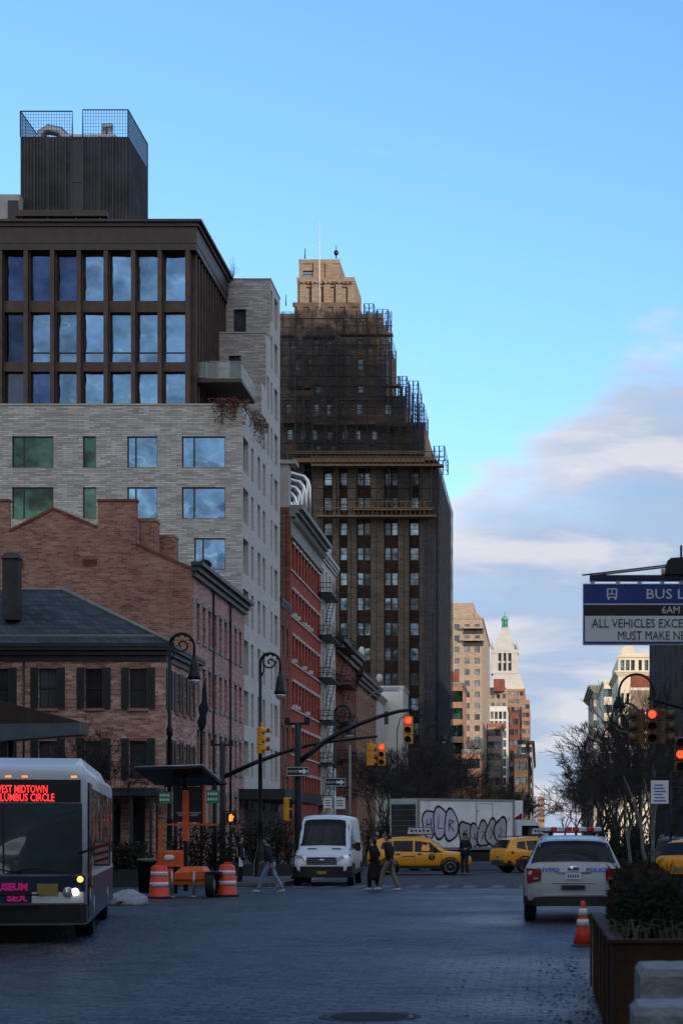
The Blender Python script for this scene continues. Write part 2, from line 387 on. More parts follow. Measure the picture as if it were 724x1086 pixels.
# windows: frame is the part, pane its sub-part; meshes shared by size and style
_wc = {}
def window_mesh(w, h, style):
    k = (round(w, 2), round(h, 2), style)
    if k in _wc: return _wc[k]
    w, h = k[0], k[1]
    a, b = MB(), MB(); t = .06; fr = 'frame_dark'; gl = 'glass_dark'
    def bar(x0, x1, z0, z1, y0=-.03, y1=.05): a.box(x0, x1, y0, y1, z0, z1)
    if style.startswith('blue') or style.startswith('green'):
        gl = 'glass_blue' if style.startswith('blue') else 'glass_green'; t = .07
        bar(0, w, 0, t); bar(0, w, h - t, h); bar(0, t, t, h - t); bar(w - t, w, t, h - t)
        if style.endswith('_split'):
            s = w * .27; bar(s - .05, s + .05, t, h - t)
        if style.endswith('_low'):
            s = h * .21; bar(t, w - t, s - .05, s + .05)
    elif style == 'sash':
        fr = 'frame_dark'
        bar(0, w, 0, t); bar(0, w, h - t, h); bar(0, t, t, h - t); bar(w - t, w, t, h - t); bar(t, w - t, h / 2 - .04, h / 2 + .04)
        bar(w / 2 - .015, w / 2 + .015, t, h / 2 - .04, 0, .03); bar(w / 2 - .015, w / 2 + .015, h / 2 + .04, h - t, 0, .03)
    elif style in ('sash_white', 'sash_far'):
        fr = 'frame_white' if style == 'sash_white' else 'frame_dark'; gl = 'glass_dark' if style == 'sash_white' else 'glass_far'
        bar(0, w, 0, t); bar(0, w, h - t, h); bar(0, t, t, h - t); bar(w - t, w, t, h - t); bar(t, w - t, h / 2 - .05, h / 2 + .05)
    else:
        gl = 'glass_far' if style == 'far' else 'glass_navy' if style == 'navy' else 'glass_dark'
        bar(0, w, 0, t); bar(0, w, h - t, h); bar(0, t, t, h - t); bar(w - t, w, t, h - t)
    b.box(t * .5, w - t * .5, .012, .03, t * .5, h - t * .5)
    _wc[k] = (a.mesh('window', [M[fr]]), b.mesh('pane', [M[gl]])); return _wc[k]

def windows(par, O, U, N, holes, depth, style, cap=None):
    """a window (> pane) at the back of each opening; U is +X (faces -Y) or +Y (faces +X) or a slanted direction"""
    O = Vector(O); U = Vector(U); N = Vector(N); ang = math.atan2(U.y, U.x)
    # local +y of the window mesh must point inwards (-N)
    n = 0
    for q in holes:
        st = q[4] if len(q) > 4 else style
        a, b = window_mesh(q[1] - q[0], q[3] - q[2], st)
        p = O + U * q[0] + Vector((0, 0, q[2])) - N * (depth - .06)
        w = ob('window', a, par, p, ang, world=True); ob('pane', b, w); n += 1
    return n

def grid(u0, du, n, w, z0, dz, m, h):
    return [(u0 + i * du, u0 + i * du + w, z0 + j * dz, z0 + j * dz + h) for j in range(m) for i in range(n)]

def leaves(mb, c, rx, ry, rz, n, size, mi=0, shell=.5):
    for _ in range(n):
        while True:
            p = Vector((rnd.uniform(-1, 1), rnd.uniform(-1, 1), rnd.uniform(-1, 1)))
            if p.length < 1 and (p.length > shell or rnd.random() < .3): break
        p = Vector((c[0] + p.x * rx, c[1] + p.y * ry, c[2] + p.z * rz))
        d = Vector((rnd.gauss(0, 1), rnd.gauss(0, 1), rnd.gauss(0, 1))).normalized(); e = d.orthogonal().normalized()
        s = size * rnd.uniform(.6, 1.4); 
        mb.add([p - d * s, p + e * s * .45, p + d * s, p - e * s * .45], [(0, 1, 2, 3)], mi)
# ------------------------------------------------------------------ camera, world, sun
cam = bpy.data.cameras.new('camera'); co = bpy.data.objects.new('camera', cam); col.objects.link(co)
cam.sensor_fit = 'VERTICAL'; cam.sensor_height = 36; cam.sensor_width = 24; cam.lens = 36 * F / 1086
cam.shift_x = -(VX - 362) / 1086; cam.shift_y = (HY - 543) / 1086
co.location = (0, 0, EYE); co.rotation_euler = (R(90), 0, 0); cam.clip_end = 9000; cam.clip_start = .1
scene.camera = co
cam.dof.use_dof = True; cam.dof.focus_distance = 95; cam.dof.aperture_fstop = 4.0
WEST, EAST = (1.8, 1.45, 1.15), (.72, .92, 1.17)
SUN_EL, SUN_AZ = 10.0, 140.0     # azimuth clockwise from +Y
w = bpy.data.worlds.new('World'); scene.world = w; w.use_nodes = True
nt = w.node_tree; L = nt.links; bg = nt.nodes['Background']; bg.inputs['Strength'].default_value = .15
sky = nt.nodes.new('ShaderNodeTexSky'); sky.sky_type = 'NISHITA'; sky.sun_disc = False
sky.sun_elevation = R(SUN_EL); sky.sun_rotation = R(SUN_AZ); sky.air_density = 1.0; sky.dust_density = .8; sky.ozone_density = 2.0
tc = nt.nodes.new('ShaderNodeTexCoord'); sp = nt.nodes.new('ShaderNodeSeparateXYZ'); L.new(tc.outputs['Generated'], sp.inputs[0])
def mth(op, a, b=None, clamp=False):
    n = nt.nodes.new('ShaderNodeMath'); n.operation = op; n.use_clamp = clamp
    for i, x in enumerate([a, b]):
        if x is None: continue
        if hasattr(x, 'is_linked') or hasattr(x, 'links'): L.new(x, n.inputs[i])
        else: n.inputs[i].default_value = x
    return n.outputs[0]
tint = nt.nodes.new('ShaderNodeMix'); tint.data_type = 'RGBA'; tint.blend_type = 'MULTIPLY'; tint.inputs['Factor'].default_value = 1
L.new(sky.outputs[0], tint.inputs['A'])
# clear deep blue in the east, a hazier and warmer half of the sky round the low sun in the west
ew = nt.nodes.new('ShaderNodeMapRange'); ew.inputs['From Min'].default_value = -.35; ew.inputs['From Max'].default_value = .35; L.new(sp.outputs['Y'], ew.inputs['Value'])
er = ramp(nt, [(0, WEST), (1, EAST)]); L.new(ew.outputs[0], er.inputs['Fac']); L.new(er.outputs['Color'], tint.inputs['B'])
# cloud bank low in the sky, over the street's far end: direction coordinates, u = x/y, v = z/y
yy = mth('MAXIMUM', mth('ABSOLUTE', sp.outputs['Y']), .05)
u = mth('DIVIDE', sp.outputs['X'], yy); v = mth('DIVIDE', sp.outputs['Z'], yy)
cv = nt.nodes.new('ShaderNodeCombineXYZ'); L.new(mth('MULTIPLY', u, 1.0), cv.inputs['X']); L.new(mth('MULTIPLY', v, 2.6), cv.inputs['Y']); L.new(mth('MULTIPLY', sp.outputs['Y'], .8), cv.inputs['Z'])
def nz(sc, det, ro, vec, dist=0.0):
    n = nt.nodes.new('ShaderNodeTexNoise'); n.inputs['Scale'].default_value = sc; n.inputs['Detail'].default_value = det; n.inputs['Roughness'].default_value = ro; n.inputs['Distortion'].default_value = dist; L.new(vec, n.inputs['Vector']); return n.outputs['Fac']
def mr_(v_, a, b, c=0, d=1, smooth=False):
    n = nt.nodes.new('ShaderNodeMapRange'); n.interpolation_type = 'SMOOTHSTEP' if smooth else 'LINEAR'
    for k, x in zip(('From Min', 'From Max', 'To Min', 'To Max'), (a, b, c, d)): n.inputs[k].default_value = x
    L.new(v_, n.inputs['Value']); return n.outputs[0]
n1 = nz(9.0, 10, .52, cv.outputs[0], .15)
cv2 = nt.nodes.new('ShaderNodeCombineXYZ'); L.new(u, cv2.inputs['X']); L.new(mth('MULTIPLY', v, 4.2), cv2.inputs['Y']); L.new(sp.outputs['Y'], cv2.inputs['Z'])
n2 = nz(9, 6, .5, cv2.outputs[0], .25)
# the upper edge of the bank rises to the right
edge = mth('ADD', mth('MULTIPLY', u, .45), .224)
dd = mth('SUBTRACT', mth('ADD', edge, mth('MULTIPLY', mth('SUBTRACT', n1, .5), .15)), v)      # depth inside the bank
dens = mth('MULTIPLY', mr_(dd, 0, .030, 0, .97, True), mr_(n2, .30, .50, .80, 1.0))
inner = ramp(nt, [(.36, (1.18, 1.62, 2.35)), (.50, (1.45, 1.80, 2.42)), (.62, (2.4, 2.4, 2.65))]); L.new(n2, inner.inputs['Fac'])
rim = mth('MULTIPLY', mr_(dd, .0, .085, 1, 0, True), mr_(u, -.06, .06, 1, .25))
ce = nt.nodes.new('ShaderNodeMix'); ce.data_type = 'RGBA'; L.new(mth('MULTIPLY', rim, .95), ce.inputs['Factor']); L.new(inner.outputs['Color'], ce.inputs['A']); ce.inputs['B'].default_value = (2.95, 2.9, 3.0, 1)
mx1 = nt.nodes.new('ShaderNodeMix'); mx1.data_type = 'RGBA'; L.new(dens, mx1.inputs['Factor']); L.new(tint.outputs['Result'], mx1.inputs['A']); L.new(ce.outputs['Result'], mx1.inputs['B'])
# faint high wisps in the east; broken cloud in the western half, seen only mirrored in the windows
cv3 = nt.nodes.new('ShaderNodeCombineXYZ'); L.new(mth('ADD', u, mth('MULTIPLY', v, .8)), cv3.inputs['X']); L.new(mth('MULTIPLY', v, 2.6), cv3.inputs['Y']); cv3.inputs['Z'].default_value = 3
n3 = nz(7, 9, .6, cv3.outputs[0], .6)
wisp = mth('MULTIPLY', mr_(n3, .60, .80, 0, .30, True), mr_(sp.outputs['Y'], 0, .2))
west = mth('MULTIPLY', mr_(nz(5.5, 8, .55, cv3.outputs[0], .3), .44, .60, 0, .85, True), mr_(sp.outputs['Y'], -.2, 0, 1, 0))
mx2 = nt.nodes.new('ShaderNodeMix'); mx2.data_type = 'RGBA'; L.new(wisp, mx2.inputs['Factor']); L.new(mx1.outputs['Result'], mx2.inputs['A']); mx2.inputs['B'].default_value = (2.2, 2.6, 3.1, 1)
mx = nt.nodes.new('ShaderNodeMix'); mx.data_type = 'RGBA'; L.new(west, mx.inputs['Factor']); L.new(mx2.outputs['Result'], mx.inputs['A']); mx.inputs['B'].default_value = (3.6, 3.7, 4.2, 1)
L.new(mx.outputs['Result'], bg.inputs['Color'])
sl = bpy.data.lights.new('sun', 'SUN'); sl.energy = 2.0; sl.angle = R(.6); sl.color = (1, .80, .58)
so = bpy.data.objects.new('sun', sl); col.objects.link(so)
sd = Vector((math.sin(R(SUN_AZ)) * math.cos(R(SUN_EL)), math.cos(R(SUN_AZ)) * math.cos(R(SUN_EL)), math.sin(R(SUN_EL))))
so.rotation_euler = (-sd).to_track_quat('-Z', 'Y').to_euler(); so.location = sd * 50 + Vector((0, 0, 60))
scene.view_settings.view_transform = 'Standard'; scene.view_settings.look = 'None'; scene.view_settings.exposure = 1.0; scene.view_settings.gamma = 1
scene.cycles.max_bounces = 6; scene.cycles.transparent_max_bounces = 24; scene.cycles.use_denoising = True

# ------------------------------------------------------------------ the ground
g = MB(); g.quad((-3000, -600, 0), (3000, -600, 0), (3000, 5000, 0), (-3000, 5000, 0)); tag(put(g, 'ground', 'asphalt'), kind='structure')
# cobbled plaza
def cobble():
    m, nt, b = base_mat('belgian block paving', .5, 0, .5); L = nt.links
    tc = nt.nodes.new('ShaderNodeTexCoord')
    wn = nt.nodes.new('ShaderNodeTexNoise'); wn.inputs['Scale'].default_value = 2.2; L.new(tc.outputs['Object'], wn.inputs['Vector'])
    ad = nt.nodes.new('ShaderNodeMix'); ad.data_type = 'RGBA'; ad.blend_type = 'LINEAR_LIGHT'; ad.inputs['Factor'].default_value = .045
    L.new(tc.outputs['Object'], ad.inputs['A']); L.new(wn.outputs['Color'], ad.inputs['B'])
    bt = nt.nodes.new('ShaderNodeTexBrick'); L.new(ad.outputs['Result'], bt.inputs['Vector'])
    bt.inputs['Scale'].default_value = 1; bt.inputs['Brick Width'].default_value = .30; bt.inputs['Row Height'].default_value = .19; bt.inputs['Mortar Size'].default_value = .026; bt.inputs['Mortar Smooth'].default_value = .6
    bt.inputs['Color1'].default_value = (.012, .015, .021, 1); bt.inputs['Color2'].default_value = (.080, .086, .10, 1); bt.inputs['Mortar'].default_value = (.004, .004, .005, 1)
    no = nt.nodes.new('ShaderNodeTexNoise'); no.inputs['Scale'].default_value = .22; no.inputs['Detail'].default_value = 8; no.inputs['Roughness'].default_value = .6; L.new(tc.outputs['Object'], no.inputs['Vector'])
    rp = ramp(nt, [(.36, (.5, .5, .5)), (.64, (1.35, 1.35, 1.35))]); L.new(no.outputs['Fac'], rp.inputs['Fac'])
    mx = nt.nodes.new('ShaderNodeMix'); mx.data_type = 'RGBA'; mx.blend_type = 'MULTIPLY'; mx.inputs['Factor'].default_value = 1
    L.new(bt.outputs['Color'], mx.inputs['A']); L.new(rp.outputs['Color'], mx.inputs['B']); L.new(mx.outputs['Result'], b.inputs['Base Color'])
    rr = ramp(nt, [(.35, (.32,) * 3), (.65, (.6,) * 3)]); L.new(no.outputs['Fac'], rr.inputs['Fac']); L.new(rr.outputs['Color'], b.inputs['Roughness'])
    n2 = nt.nodes.new('ShaderNodeTexNoise'); n2.inputs['Scale'].default_value = 7; n2.inputs['Detail'].default_value = 5; L.new(tc.outputs['Object'], n2.inputs['Vector'])
    b0 = nt.nodes.new('ShaderNodeBump'); b0.inputs['Strength'].default_value = 1; b0.inputs['Distance'].default_value = .12; L.new(n2.outputs['Fac'], b0.inputs['Height'])
    bp = nt.nodes.new('ShaderNodeBump'); bp.invert = True; bp.inputs['Strength'].default_value = 1; bp.inputs['Distance'].default_value = .07
    L.new(bt.outputs['Fac'], bp.inputs['Height']); L.new(b0.outputs['Normal'], bp.inputs['Normal']); L.new(bp.outputs['Normal'], b.inputs['Normal'])
    return m
M['cobble'] = cobble()
g = MB(); g.quad((-60, -30, .004), (60, -30, .004), (60, 62, .004), (-60, 62, .004)); tag(put(g, 'street', 'cobble'), kind='structure')
# crossing stripes, worn
M['road_paint'] = mat('worn road paint', (.085, .087, .09), .7, 0, .5, 2.5)
g = MB()
for i in range(26): g.quad((-14 + i * .95, 62.5, .008), (-13.55 + i * .95, 62.5, .008), (-13.55 + i * .95, 66, .008), (-14 + i * .95, 66, .008))
for i in range(14): g.quad((-.1, 100 + i * 12, .008), (.05, 100 + i * 12, .008), (.05, 106 + i * 12, .008), (-.1, 106 + i * 12, .008))
tag(put(g, 'road_markings', 'road_paint'), kind='structure')
def pavement(name, x0, x1, y0, y1):
    g = MB(); g.box(x0, x1, y0, y1, -.05, .13, 0)
    tag(put(g, name, 'pave'), kind='structure')
    k = MB(); k.box(x1 if x1 < 0 else x0 - .12, x1 + .12 if x1 < 0 else x0, y0, y1, -.05, .145)
    tag(put(k, 'kerb', 'concrete'), kind='structure')
pavement('pavement', -58, -8.95, 64, 92)
pavement('pavement', -58, -13.0, 100, 420)
pavement('pavement', 3.6, 60, 47, 62)
pavement('pavement', 8.5, 60, 92, 420)

# ------------------------------------------------------------------ generic street-row building
def block(name, label, cat, x0, x1, y0, y1, z, wm, rm='asphalt', front=None, side=None, style='plain', depth=.25, cornice=None, parapet=.0, group=None, left=None, recmat=None, maxw=100):
    """walls of a box building. x1 (or x0 with side facing left) faces the street. front/side/left: openings in metres
    front: u from x0 ; side (faces +X): u from y0 ; left (faces -X): u measured from y1 backwards"""
    t = thing(name, label, cat, ((x0 + x1) / 2, (y0 + y1) / 2, 0), group=group)
    wb = MB(); front = front or []; side = side or []; left = left or []
    wb.wall((x0, y0, 0), (1, 0, 0), (0, -1, 0), x1 - x0, z, front, depth, 0)
    wb.wall((x1, y0, 0), (0, 1, 0), (1, 0, 0), y1 - y0, z, side, depth, 0)
    wb.wall((x0, y1, 0), (0, -1, 0), (-1, 0, 0), y1 - y0, z, left, depth, 0)
    wb.wall((x1, y1, 0), (-1, 0, 0), (0, 1, 0), x1 - x0, z, [], depth, 0)
    put(wb, 'wall', wm, t, True)
    r = MB(); r.box(x0 + .02, x1 - .02, y0 + .02, y1 - .02, z - .5, z - .3); put(r, 'roof', rm, t, True)
    windows(t, (x0, y0, 0), (1, 0, 0), (0, -1, 0), front, depth, style)
    windows(t, (x1, y0, 0), (0, 1, 0), (1, 0, 0), side, depth, style)
    windows(t, (x0, y1, 0), (0, -1, 0), (-1, 0, 0), left, depth, style)
    if cornice:
        c = MB(); p, hgt, cm = cornice
        for k, (pp, a, b_) in enumerate([(p * .35, hgt, hgt * .65), (p * .7, hgt * .65, hgt * .3), (p, hgt * .3, -.08)]):
            c.box(x0 - (pp if left else -.01), x1 + pp, y0 - (pp if front or p > 0 else 0), y1, z - a + .002 * k, z - b_)
        put(c, 'cornice', cm, t, True)
    return t
# ================================================================== LEFT ROW
# ---- grey brick apartment building with a dark metal top
s_ = 130 / F
def gb():
    D = 130.0; x0 = X_(-60, D); x1 = -20.5
    t = thing('apartment_building', 'pale grey long-brick apartment building with dark metal framed top floors and big blue windows', 'building', ((x0 + x1) / 2, D, 0))
    H = Z_(430, D)
    cols = [(13, 57, 'green_split'), (88, 102, 'green'), (135, 167, 'blue_split'), (193, 239, 'blue_split')]
    fr = []
    for k in range(8):
        z0 = Z_(496, D) - 3.51 * k
        for a, b, st in cols:
            if k == 2 and a == 193: a = 206
            fr.append(((a - -60) * s_, (b - -60) * s_, z0, z0 + 2.17, st if not (a == 135 and k == 1) else 'blue_split'))
    wb = MB(); wb.wall((x0, D, 0), (1, 0, 0), (0, -1, 0), x1 - x0, H, fr, .28)
    segs = [(130, 139.2, H, [(130.5, 133), (134.2, 135.3), (137.3, 138.6)]), (139.2, 141.4, 35.2, [(139.8, 141.1)]), (141.4, 143.7, 39.4, []), (143.7, 149, 44.1, [(144.0, 144.9), (146.0, 147.8)])]
    sides = []
    for y0, y1, h, cs in segs:
        hs = []
        for k in range(-4, 8):
            z0 = Z_(496, D) - 3.51 * k
            if z0 + 2.9 > h: continue
            for a, b in cs: hs.append((a - y0, b - y0, z0 - .1, z0 + 2.3))
            if y0 == 141.4 and k <= -1: hs.append((.6, 1.7, z0 - .1, z0 + 2.3))
        wb.wall((x1, y0, 0), (0, 1, 0), (1, 0, 0), y1 - y0, h, hs, .55, 1); sides.append((y0, hs))
    # stepped upper fronts
    fa = [(X_(242.5, 141.4) + 30, X_(256, 141.4) + 30, Z_(401, 141.4) - H, Z_(377, 141.4) - H)]
    wb.wall((-30, 139.2, H), (1, 0, 0), (0, -1, 0), 9.5, 35.2 - H, [], .28)
    wb.wall((-30, 141.4, H), (1, 0, 0), (0, -1, 0), 9.5, 39.4 - H, fa, .28)
    fb = [(X_(247.5, 143.7) + 30, X_(261, 143.7) + 30, Z_(352, 143.7) - 39.4, Z_(328, 143.7) - 39.4)]
    wb.wall((-30, 143.7, 39.4), (1, 0, 0), (0, -1, 0), 9.5, 4.7, fb, .28)
    put(wb, 'wall', ['brick_grey', 'brick_grey_side'], t, True)
    windows(t, (x0, D, 0), (1, 0, 0), (0, -1, 0), fr, .28, 'blue_split')
    windows(t, (-30, 141.4, H), (1, 0, 0), (0, -1, 0), fa, .28, 'dark')
    windows(t, (-30, 143.7, 39.4), (1, 0, 0), (0, -1, 0), fb, .28, 'dark')
    for y0, hs in sides: windows(t, (x1, y0, 0), (0, 1, 0), (1, 0, 0), hs, .55, 'dark')
    r = MB()
    r.box(x0 + .02, x1 - .02, 130.3, 139.2, H - .35, H - .15); r.box(-30, x1 - .02, 139.3, 141.4, 34.8, 35.0); r.box(-30, x1 - .02, 141.5, 143.7, 39.0, 39.2); r.box(-30, x1 - .02, 143.8, 148.9, 43.6, 43.8)
    r.box(-24.1, -20.9, 149.0, 152, 27, 33.5)
    put(r, 'roof', 'concrete', t, True)
    cp = MB()
    cp.box(x0, x1 + .06, 129.94, 130.3, H, H + .12); cp.box(x1 - .3, x1 + .06, 130.3, 139.2, H, H + .12)
    cp.box(-30, x1 + .05, 143.64, 144, 44.1, 44.2); cp.box(x1 - .3, x1 + .05, 144, 149, 44.1, 44.2); cp.box(-30, x1 + .05, 141.34, 141.7, 39.4, 39.5)
    put(cp, 'coping', 'stone_grey', t, True)
    # metal upper storeys
    D2 = 131.0; q = D2 / F; X1 = X_(203, D2); X0 = X_(-70, D2)
    ops = [(5 - 28.3, 25 - 28.3), (5, 25.5), (32.5, 53.5), (60.5, 82), (88.5, 110.5), (117, 139), (145.5, 167.5), (174, 196.5)]
    rows = [(267, 319, 'blue'), (331, 384, 'blue_low'), (394, 429.5, 'blue')]
    hs = []
    for a, b in ops:
        for k, (ya, yb, st) in enumerate(rows):
            if a < 30 or (a < 60 and k != 1) or (k == 0 and a < 85): st = 'navy'
            hs.append(((a + 70) * q, (b + 70) * q, Z_(yb, D2) - H, Z_(ya, D2) - H, st))
    m = MB(); top = Z_(238, D2)
    m.wall((X0, D2, H), (1, 0, 0), (0, -1, 0), X1 - X0, top - H, hs, .45)
    m.wall((X1, D2, H), (0, 1, 0), (1, 0, 0), 14.5, top - H, [], .3)
    for px in [2, 29, 57, 85, 113.5, 142.5, 170.5, 200]:
        m.box(X_(px - 2.2, D2), X_(px + 2.2, D2), D2 - .38, D2 - .002, H + .02, Z_(267, D2))
    for i in range(13):
        y = D2 + .35 + i * 1.12; m.box(X1 + .002, X1 + .30, y, y + .26, H + .02, Z_(267, D2))
    put(m, 'metal_cladding', 'rust_metal', t, True)
    windows(t, (X0, D2, H), (1, 0, 0), (0, -1, 0), hs, .45, 'blue')
    c = MB(); zc = Z_(267, D2)
    for a, b, p in [(zc + .002, zc + .45, .42), (zc + .45, zc + 1.6, .46), (zc + 1.6, zc + 1.85, .62), (zc + 1.85, zc + 2.02, .85)]:
        c.box(X0, X1 + p, D2 - p, D2 + 14.6, a, b)
    put(c, 'cornice', 'dark_metal', t, True)
    # interior terrace behind the top row: curtains and planters seen through the openings
    # roof plant box
    D3 = 134.0; b = MB(); xa, xb = X_(22, D3), X_(136, D3); ya, yb = D3, 140.6; zt = Z_(145, D3); z0 = top + .1
    b.box(xa, xb, ya, yb, z0, zt)
    for i in range(34):
        x = xa + (xb - xa) * (i + .5) / 34; b.box(x - .05, x + .05, ya - .07, ya - .002, z0, zt - .02)
    for i in range(22):
        y = ya + (yb - ya) * (i + .5) / 22; b.box(xb + .002, xb + .07, y - .06, y + .06, z0, zt - .02)
    put(b, 'roof_plant_box', 'screen', t, True)
    v = MB()
    v.box(X_(76, D3), X_(88.5, D3), ya - .12, ya - .075, z0, zt - .3); v.box(X_(75.5, D3), X_(77, D3), ya - .16, ya - .122, z0, zt); v.box(X_(88, D3), X_(89.5, D3), ya - .16, ya - .122, z0, zt)
    v.box(X_(77, D3), X_(88, D3), ya - .16, ya - .122, Z_(194, D3), Z_(192.5, D3))
    for px in (37, 52, 70, 106, 120): v.box(X_(px, D3) - .05, X_(px, D3) + .05, ya - .12, ya - .075, z0, zt - .01)
    put(v, 'screen_door', 'trim_dark', t, True)
    sc_ = MB(); zs = Z_(118, D3)
    def frame(xA, yA, xB, yB, zA, zB):
        A, B = Vector((xA, yA, 0)), Vector((xB, yB, 0)); n = max(3, int((B - A).length / .18))
        sc_.tube([A + Vector((0, 0, zA)), A + Vector((0, 0, zB)), B + Vector((0, 0, zB)), B + Vector((0, 0, zA))], .055, 4)
        for i in range(1, n): p = A.lerp(B, i / n); sc_.tube([p + Vector((0, 0, zA)), p + Vector((0, 0, zB))], .018, 3)
        for k in range(1, 8): z = zA + (zB - zA) * k / 8; sc_.tube([A + Vector((0, 0, z)), B + Vector((0, 0, z))], .014, 3)
    frame(xa, ya, X_(77, D3), ya, zt, zs); frame(X_(88, D3), ya, xb, ya, zt, zs + .1); frame(xb, ya, xb, yb, zt, zs + .1); frame(xa, ya, xa, yb, zt, zs)
    put(sc_, 'mesh_screen', 'trim_dark', t, True)
    du = MB()
    du.tube([(X_(37, D3), ya + 2, zt), (X_(37, D3), ya + 2, zt + 1.0), (X_(44, D3), ya + 2, zt + 1.25), (X_(56, D3), ya + 2, zt + 1.1), (X_(66, D3), ya + 2, zt + .4), (X_(70, D3), ya + 2, zt)], .38, 10)
    du.tube([(X_(104, D3), ya + 2, zt), (X_(104, D3), ya + 2, zt + 1.2)], .22, 10); du.tube([(X_(110, D3), ya + 2, zt), (X_(110, D3), ya + 2, zt + 1.4)], .22, 10)
    du.tube([(X_(102, D3), ya + 2, zt + 1.45), (X_(113, D3), ya + 2, zt + 1.45)], .24, 10)
    du.box(X_(64, D3), X_(118, D3), ya + 1.4, ya + 4, zt, zt + .7)
    put(du, 'exhaust_duct', 'steel', t, True)
    sl_ = MB(); sl_.box(X_(16, D3 - 3), X_(113, D3 - 3), D3 - 3, D3 - .2, Z_(229, 131), Z_(222.5, 131))
    for px in (22, 50, 80, 106): sl_.box(X_(px, 131) - .06, X_(px, 131) + .06, 131.2, 131.32, top, Z_(229, 131) + .01)
    put(sl_, 'flat_canopy', 'dark_metal', t, True)
    lb = MB(); lb.box(X_(-30, 133), X_(21, 133), 133, 137, top + .1, Z_(206, 133)); lb.box(X_(9, 133), X_(20, 133), 132.9, 132.998, top + .3, Z_(213, 133), 1)
    put(lb, 'roof_bulkhead', ['stone_grey', 'trim_dark'], t, True)
    # balcony
    bl = MB(); bx0, bx1 = -24.1, -20.9; zb = Z_(404, 132.5)
    bl.box(bx0, bx1, 132, 138.4, zb - .25, zb)
    bl.box(bx0, bx1 + .05, 131.93, 131.995, zb - .22, zb + .02); bl.box(bx1 + .002, bx1 + .06, 132, 138.4, zb - .22, zb + .02)
    bal = put(bl, 'balcony', 'dark_metal', t, True)
    gr = MB()
    for z in (zb + .08, zb + 1.25): gr.tube([(bx0, 132, z), (bx1, 132, z), (bx1, 138.4, z)], .03, 5)
    for i in range(5): x = bx0 + (bx1 - bx0) * i / 4; gr.tube([(x, 132, zb), (x, 132, zb + 1.25)], .025, 4)
    for i in range(9): y = 132 + i * .8; gr.tube([(bx1, y, zb), (bx1, y, zb + 1.25)], .025, 4)
    gr.quad((bx0, 132.01, zb + .1), (bx1, 132.01, zb + .1), (bx1, 132.01, zb + 1.2), (bx0, 132.01, zb + 1.2), 1)
    gr.quad((bx1 - .01, 132, zb + .1), (bx1 - .01, 138.4, zb + .1), (bx1 - .01, 138.4, zb + 1.2), (bx1 - .01, 132, zb + 1.2), 1)
    put(gr, 'railing', ['steel', 'balustrade_glass'], bal)
    # ground floor marquee
    mq = MB(); mq.box(-26, -17.2, 127.5, 149, 4.2, 4.9); mq.box(x0, x1 + .03, 129.9, 149.05, 0, 3.6)
    put(mq, 'street_canopy', 'trim_dark', t, True)
    return t
m_, nt_, b_ = base_mat('balustrade glass', .05, 0, .6); b_.inputs['Base Color'].default_value = (.5, .62, .6, 1); b_.inputs['Alpha'].default_value = .28; M['balustrade_glass'] = m_
gb()
# trailing plants over the parapet
def trailing(name, label, pts, mats, n, droop, size):
    g = MB()
    for p in pts:
        for i in range(n):
            x, y, z = p[0] + rnd.uniform(-.5, .5), p[1] + rnd.uniform(-.35, .5), p[2]
            L_ = rnd.uniform(.2, 1) ** 1.5 * droop; q = [(x, y, z + .25)]
            for k in range(1, 5): q.append((x + rnd.uniform(-.1, .1) * k, y - .02 * k, z + .25 - L_ * k / 4))
            g.tube(q, .012, 3, 0)
            for k in range(int(5 + L_ * 7)):
                f = rnd.random(); leaves(g, (x + rnd.uniform(-.12, .12), y - .06, z + .3 - L_ * f), .1, .1, .1, 1, size, rnd.choice([1, 1, 1, 2]))
    o = put(g, name, mats); tag(o, label, 'plant'); return o
D = 130
trailing('trailing_plant', 'russet creeper hanging over the brick parapet below the glass balcony', [(X_(px, D), 129.85, Z_(430, D) + .1) for px in (231, 236, 242, 248, 253, 256)], ['twig', 'leaf_red', 'leaf_dry'], 8, 2.0, .11)
trailing('trailing_plant', 'reddish creeper spilling down the stepped side terrace of the grey brick building', [(-20.4, y, Z_(430, D) + .15) for y in (133.5, 135, 136.2, 137.3, 138.3)], ['twig', 'leaf_red', 'leaf'], 8, 1.9, .11)
for px, DD, zz, lb in [(245, 144.5, 44.2, 'bare wispy shrub on top of the grey brick tower part'), (166, 134, 44.4, 'tiny leafy shrub on the dark roof edge nearest the plant box'), (188, 133, 44.4, 'tiny leafy shrub on the dark roof edge near its right end')]:
    g = MB(); X = X_(px, DD)
    for i in range(16):
        a = rnd.uniform(0, 6.3); h = rnd.uniform(.7, 1.9) if px == 245 else rnd.uniform(.2, .6)
        g.tube([(X, DD, zz - .05), (X + math.cos(a) * .25, DD + math.sin(a) * .25, zz + h * .5), (X + math.cos(a) * .8 * rnd.random(), DD + math.sin(a) * .6, zz + h)], [.02, .015, .006], 3, 0)
    leaves(g, (X, DD, zz + (.8 if px == 245 else .3)), .6, .5, .6 if px == 245 else .25, 30, .05, 1)
    tag(put(g, 'roof_shrub', ['twig', 'leaf_dry']), lb, 'shrub')

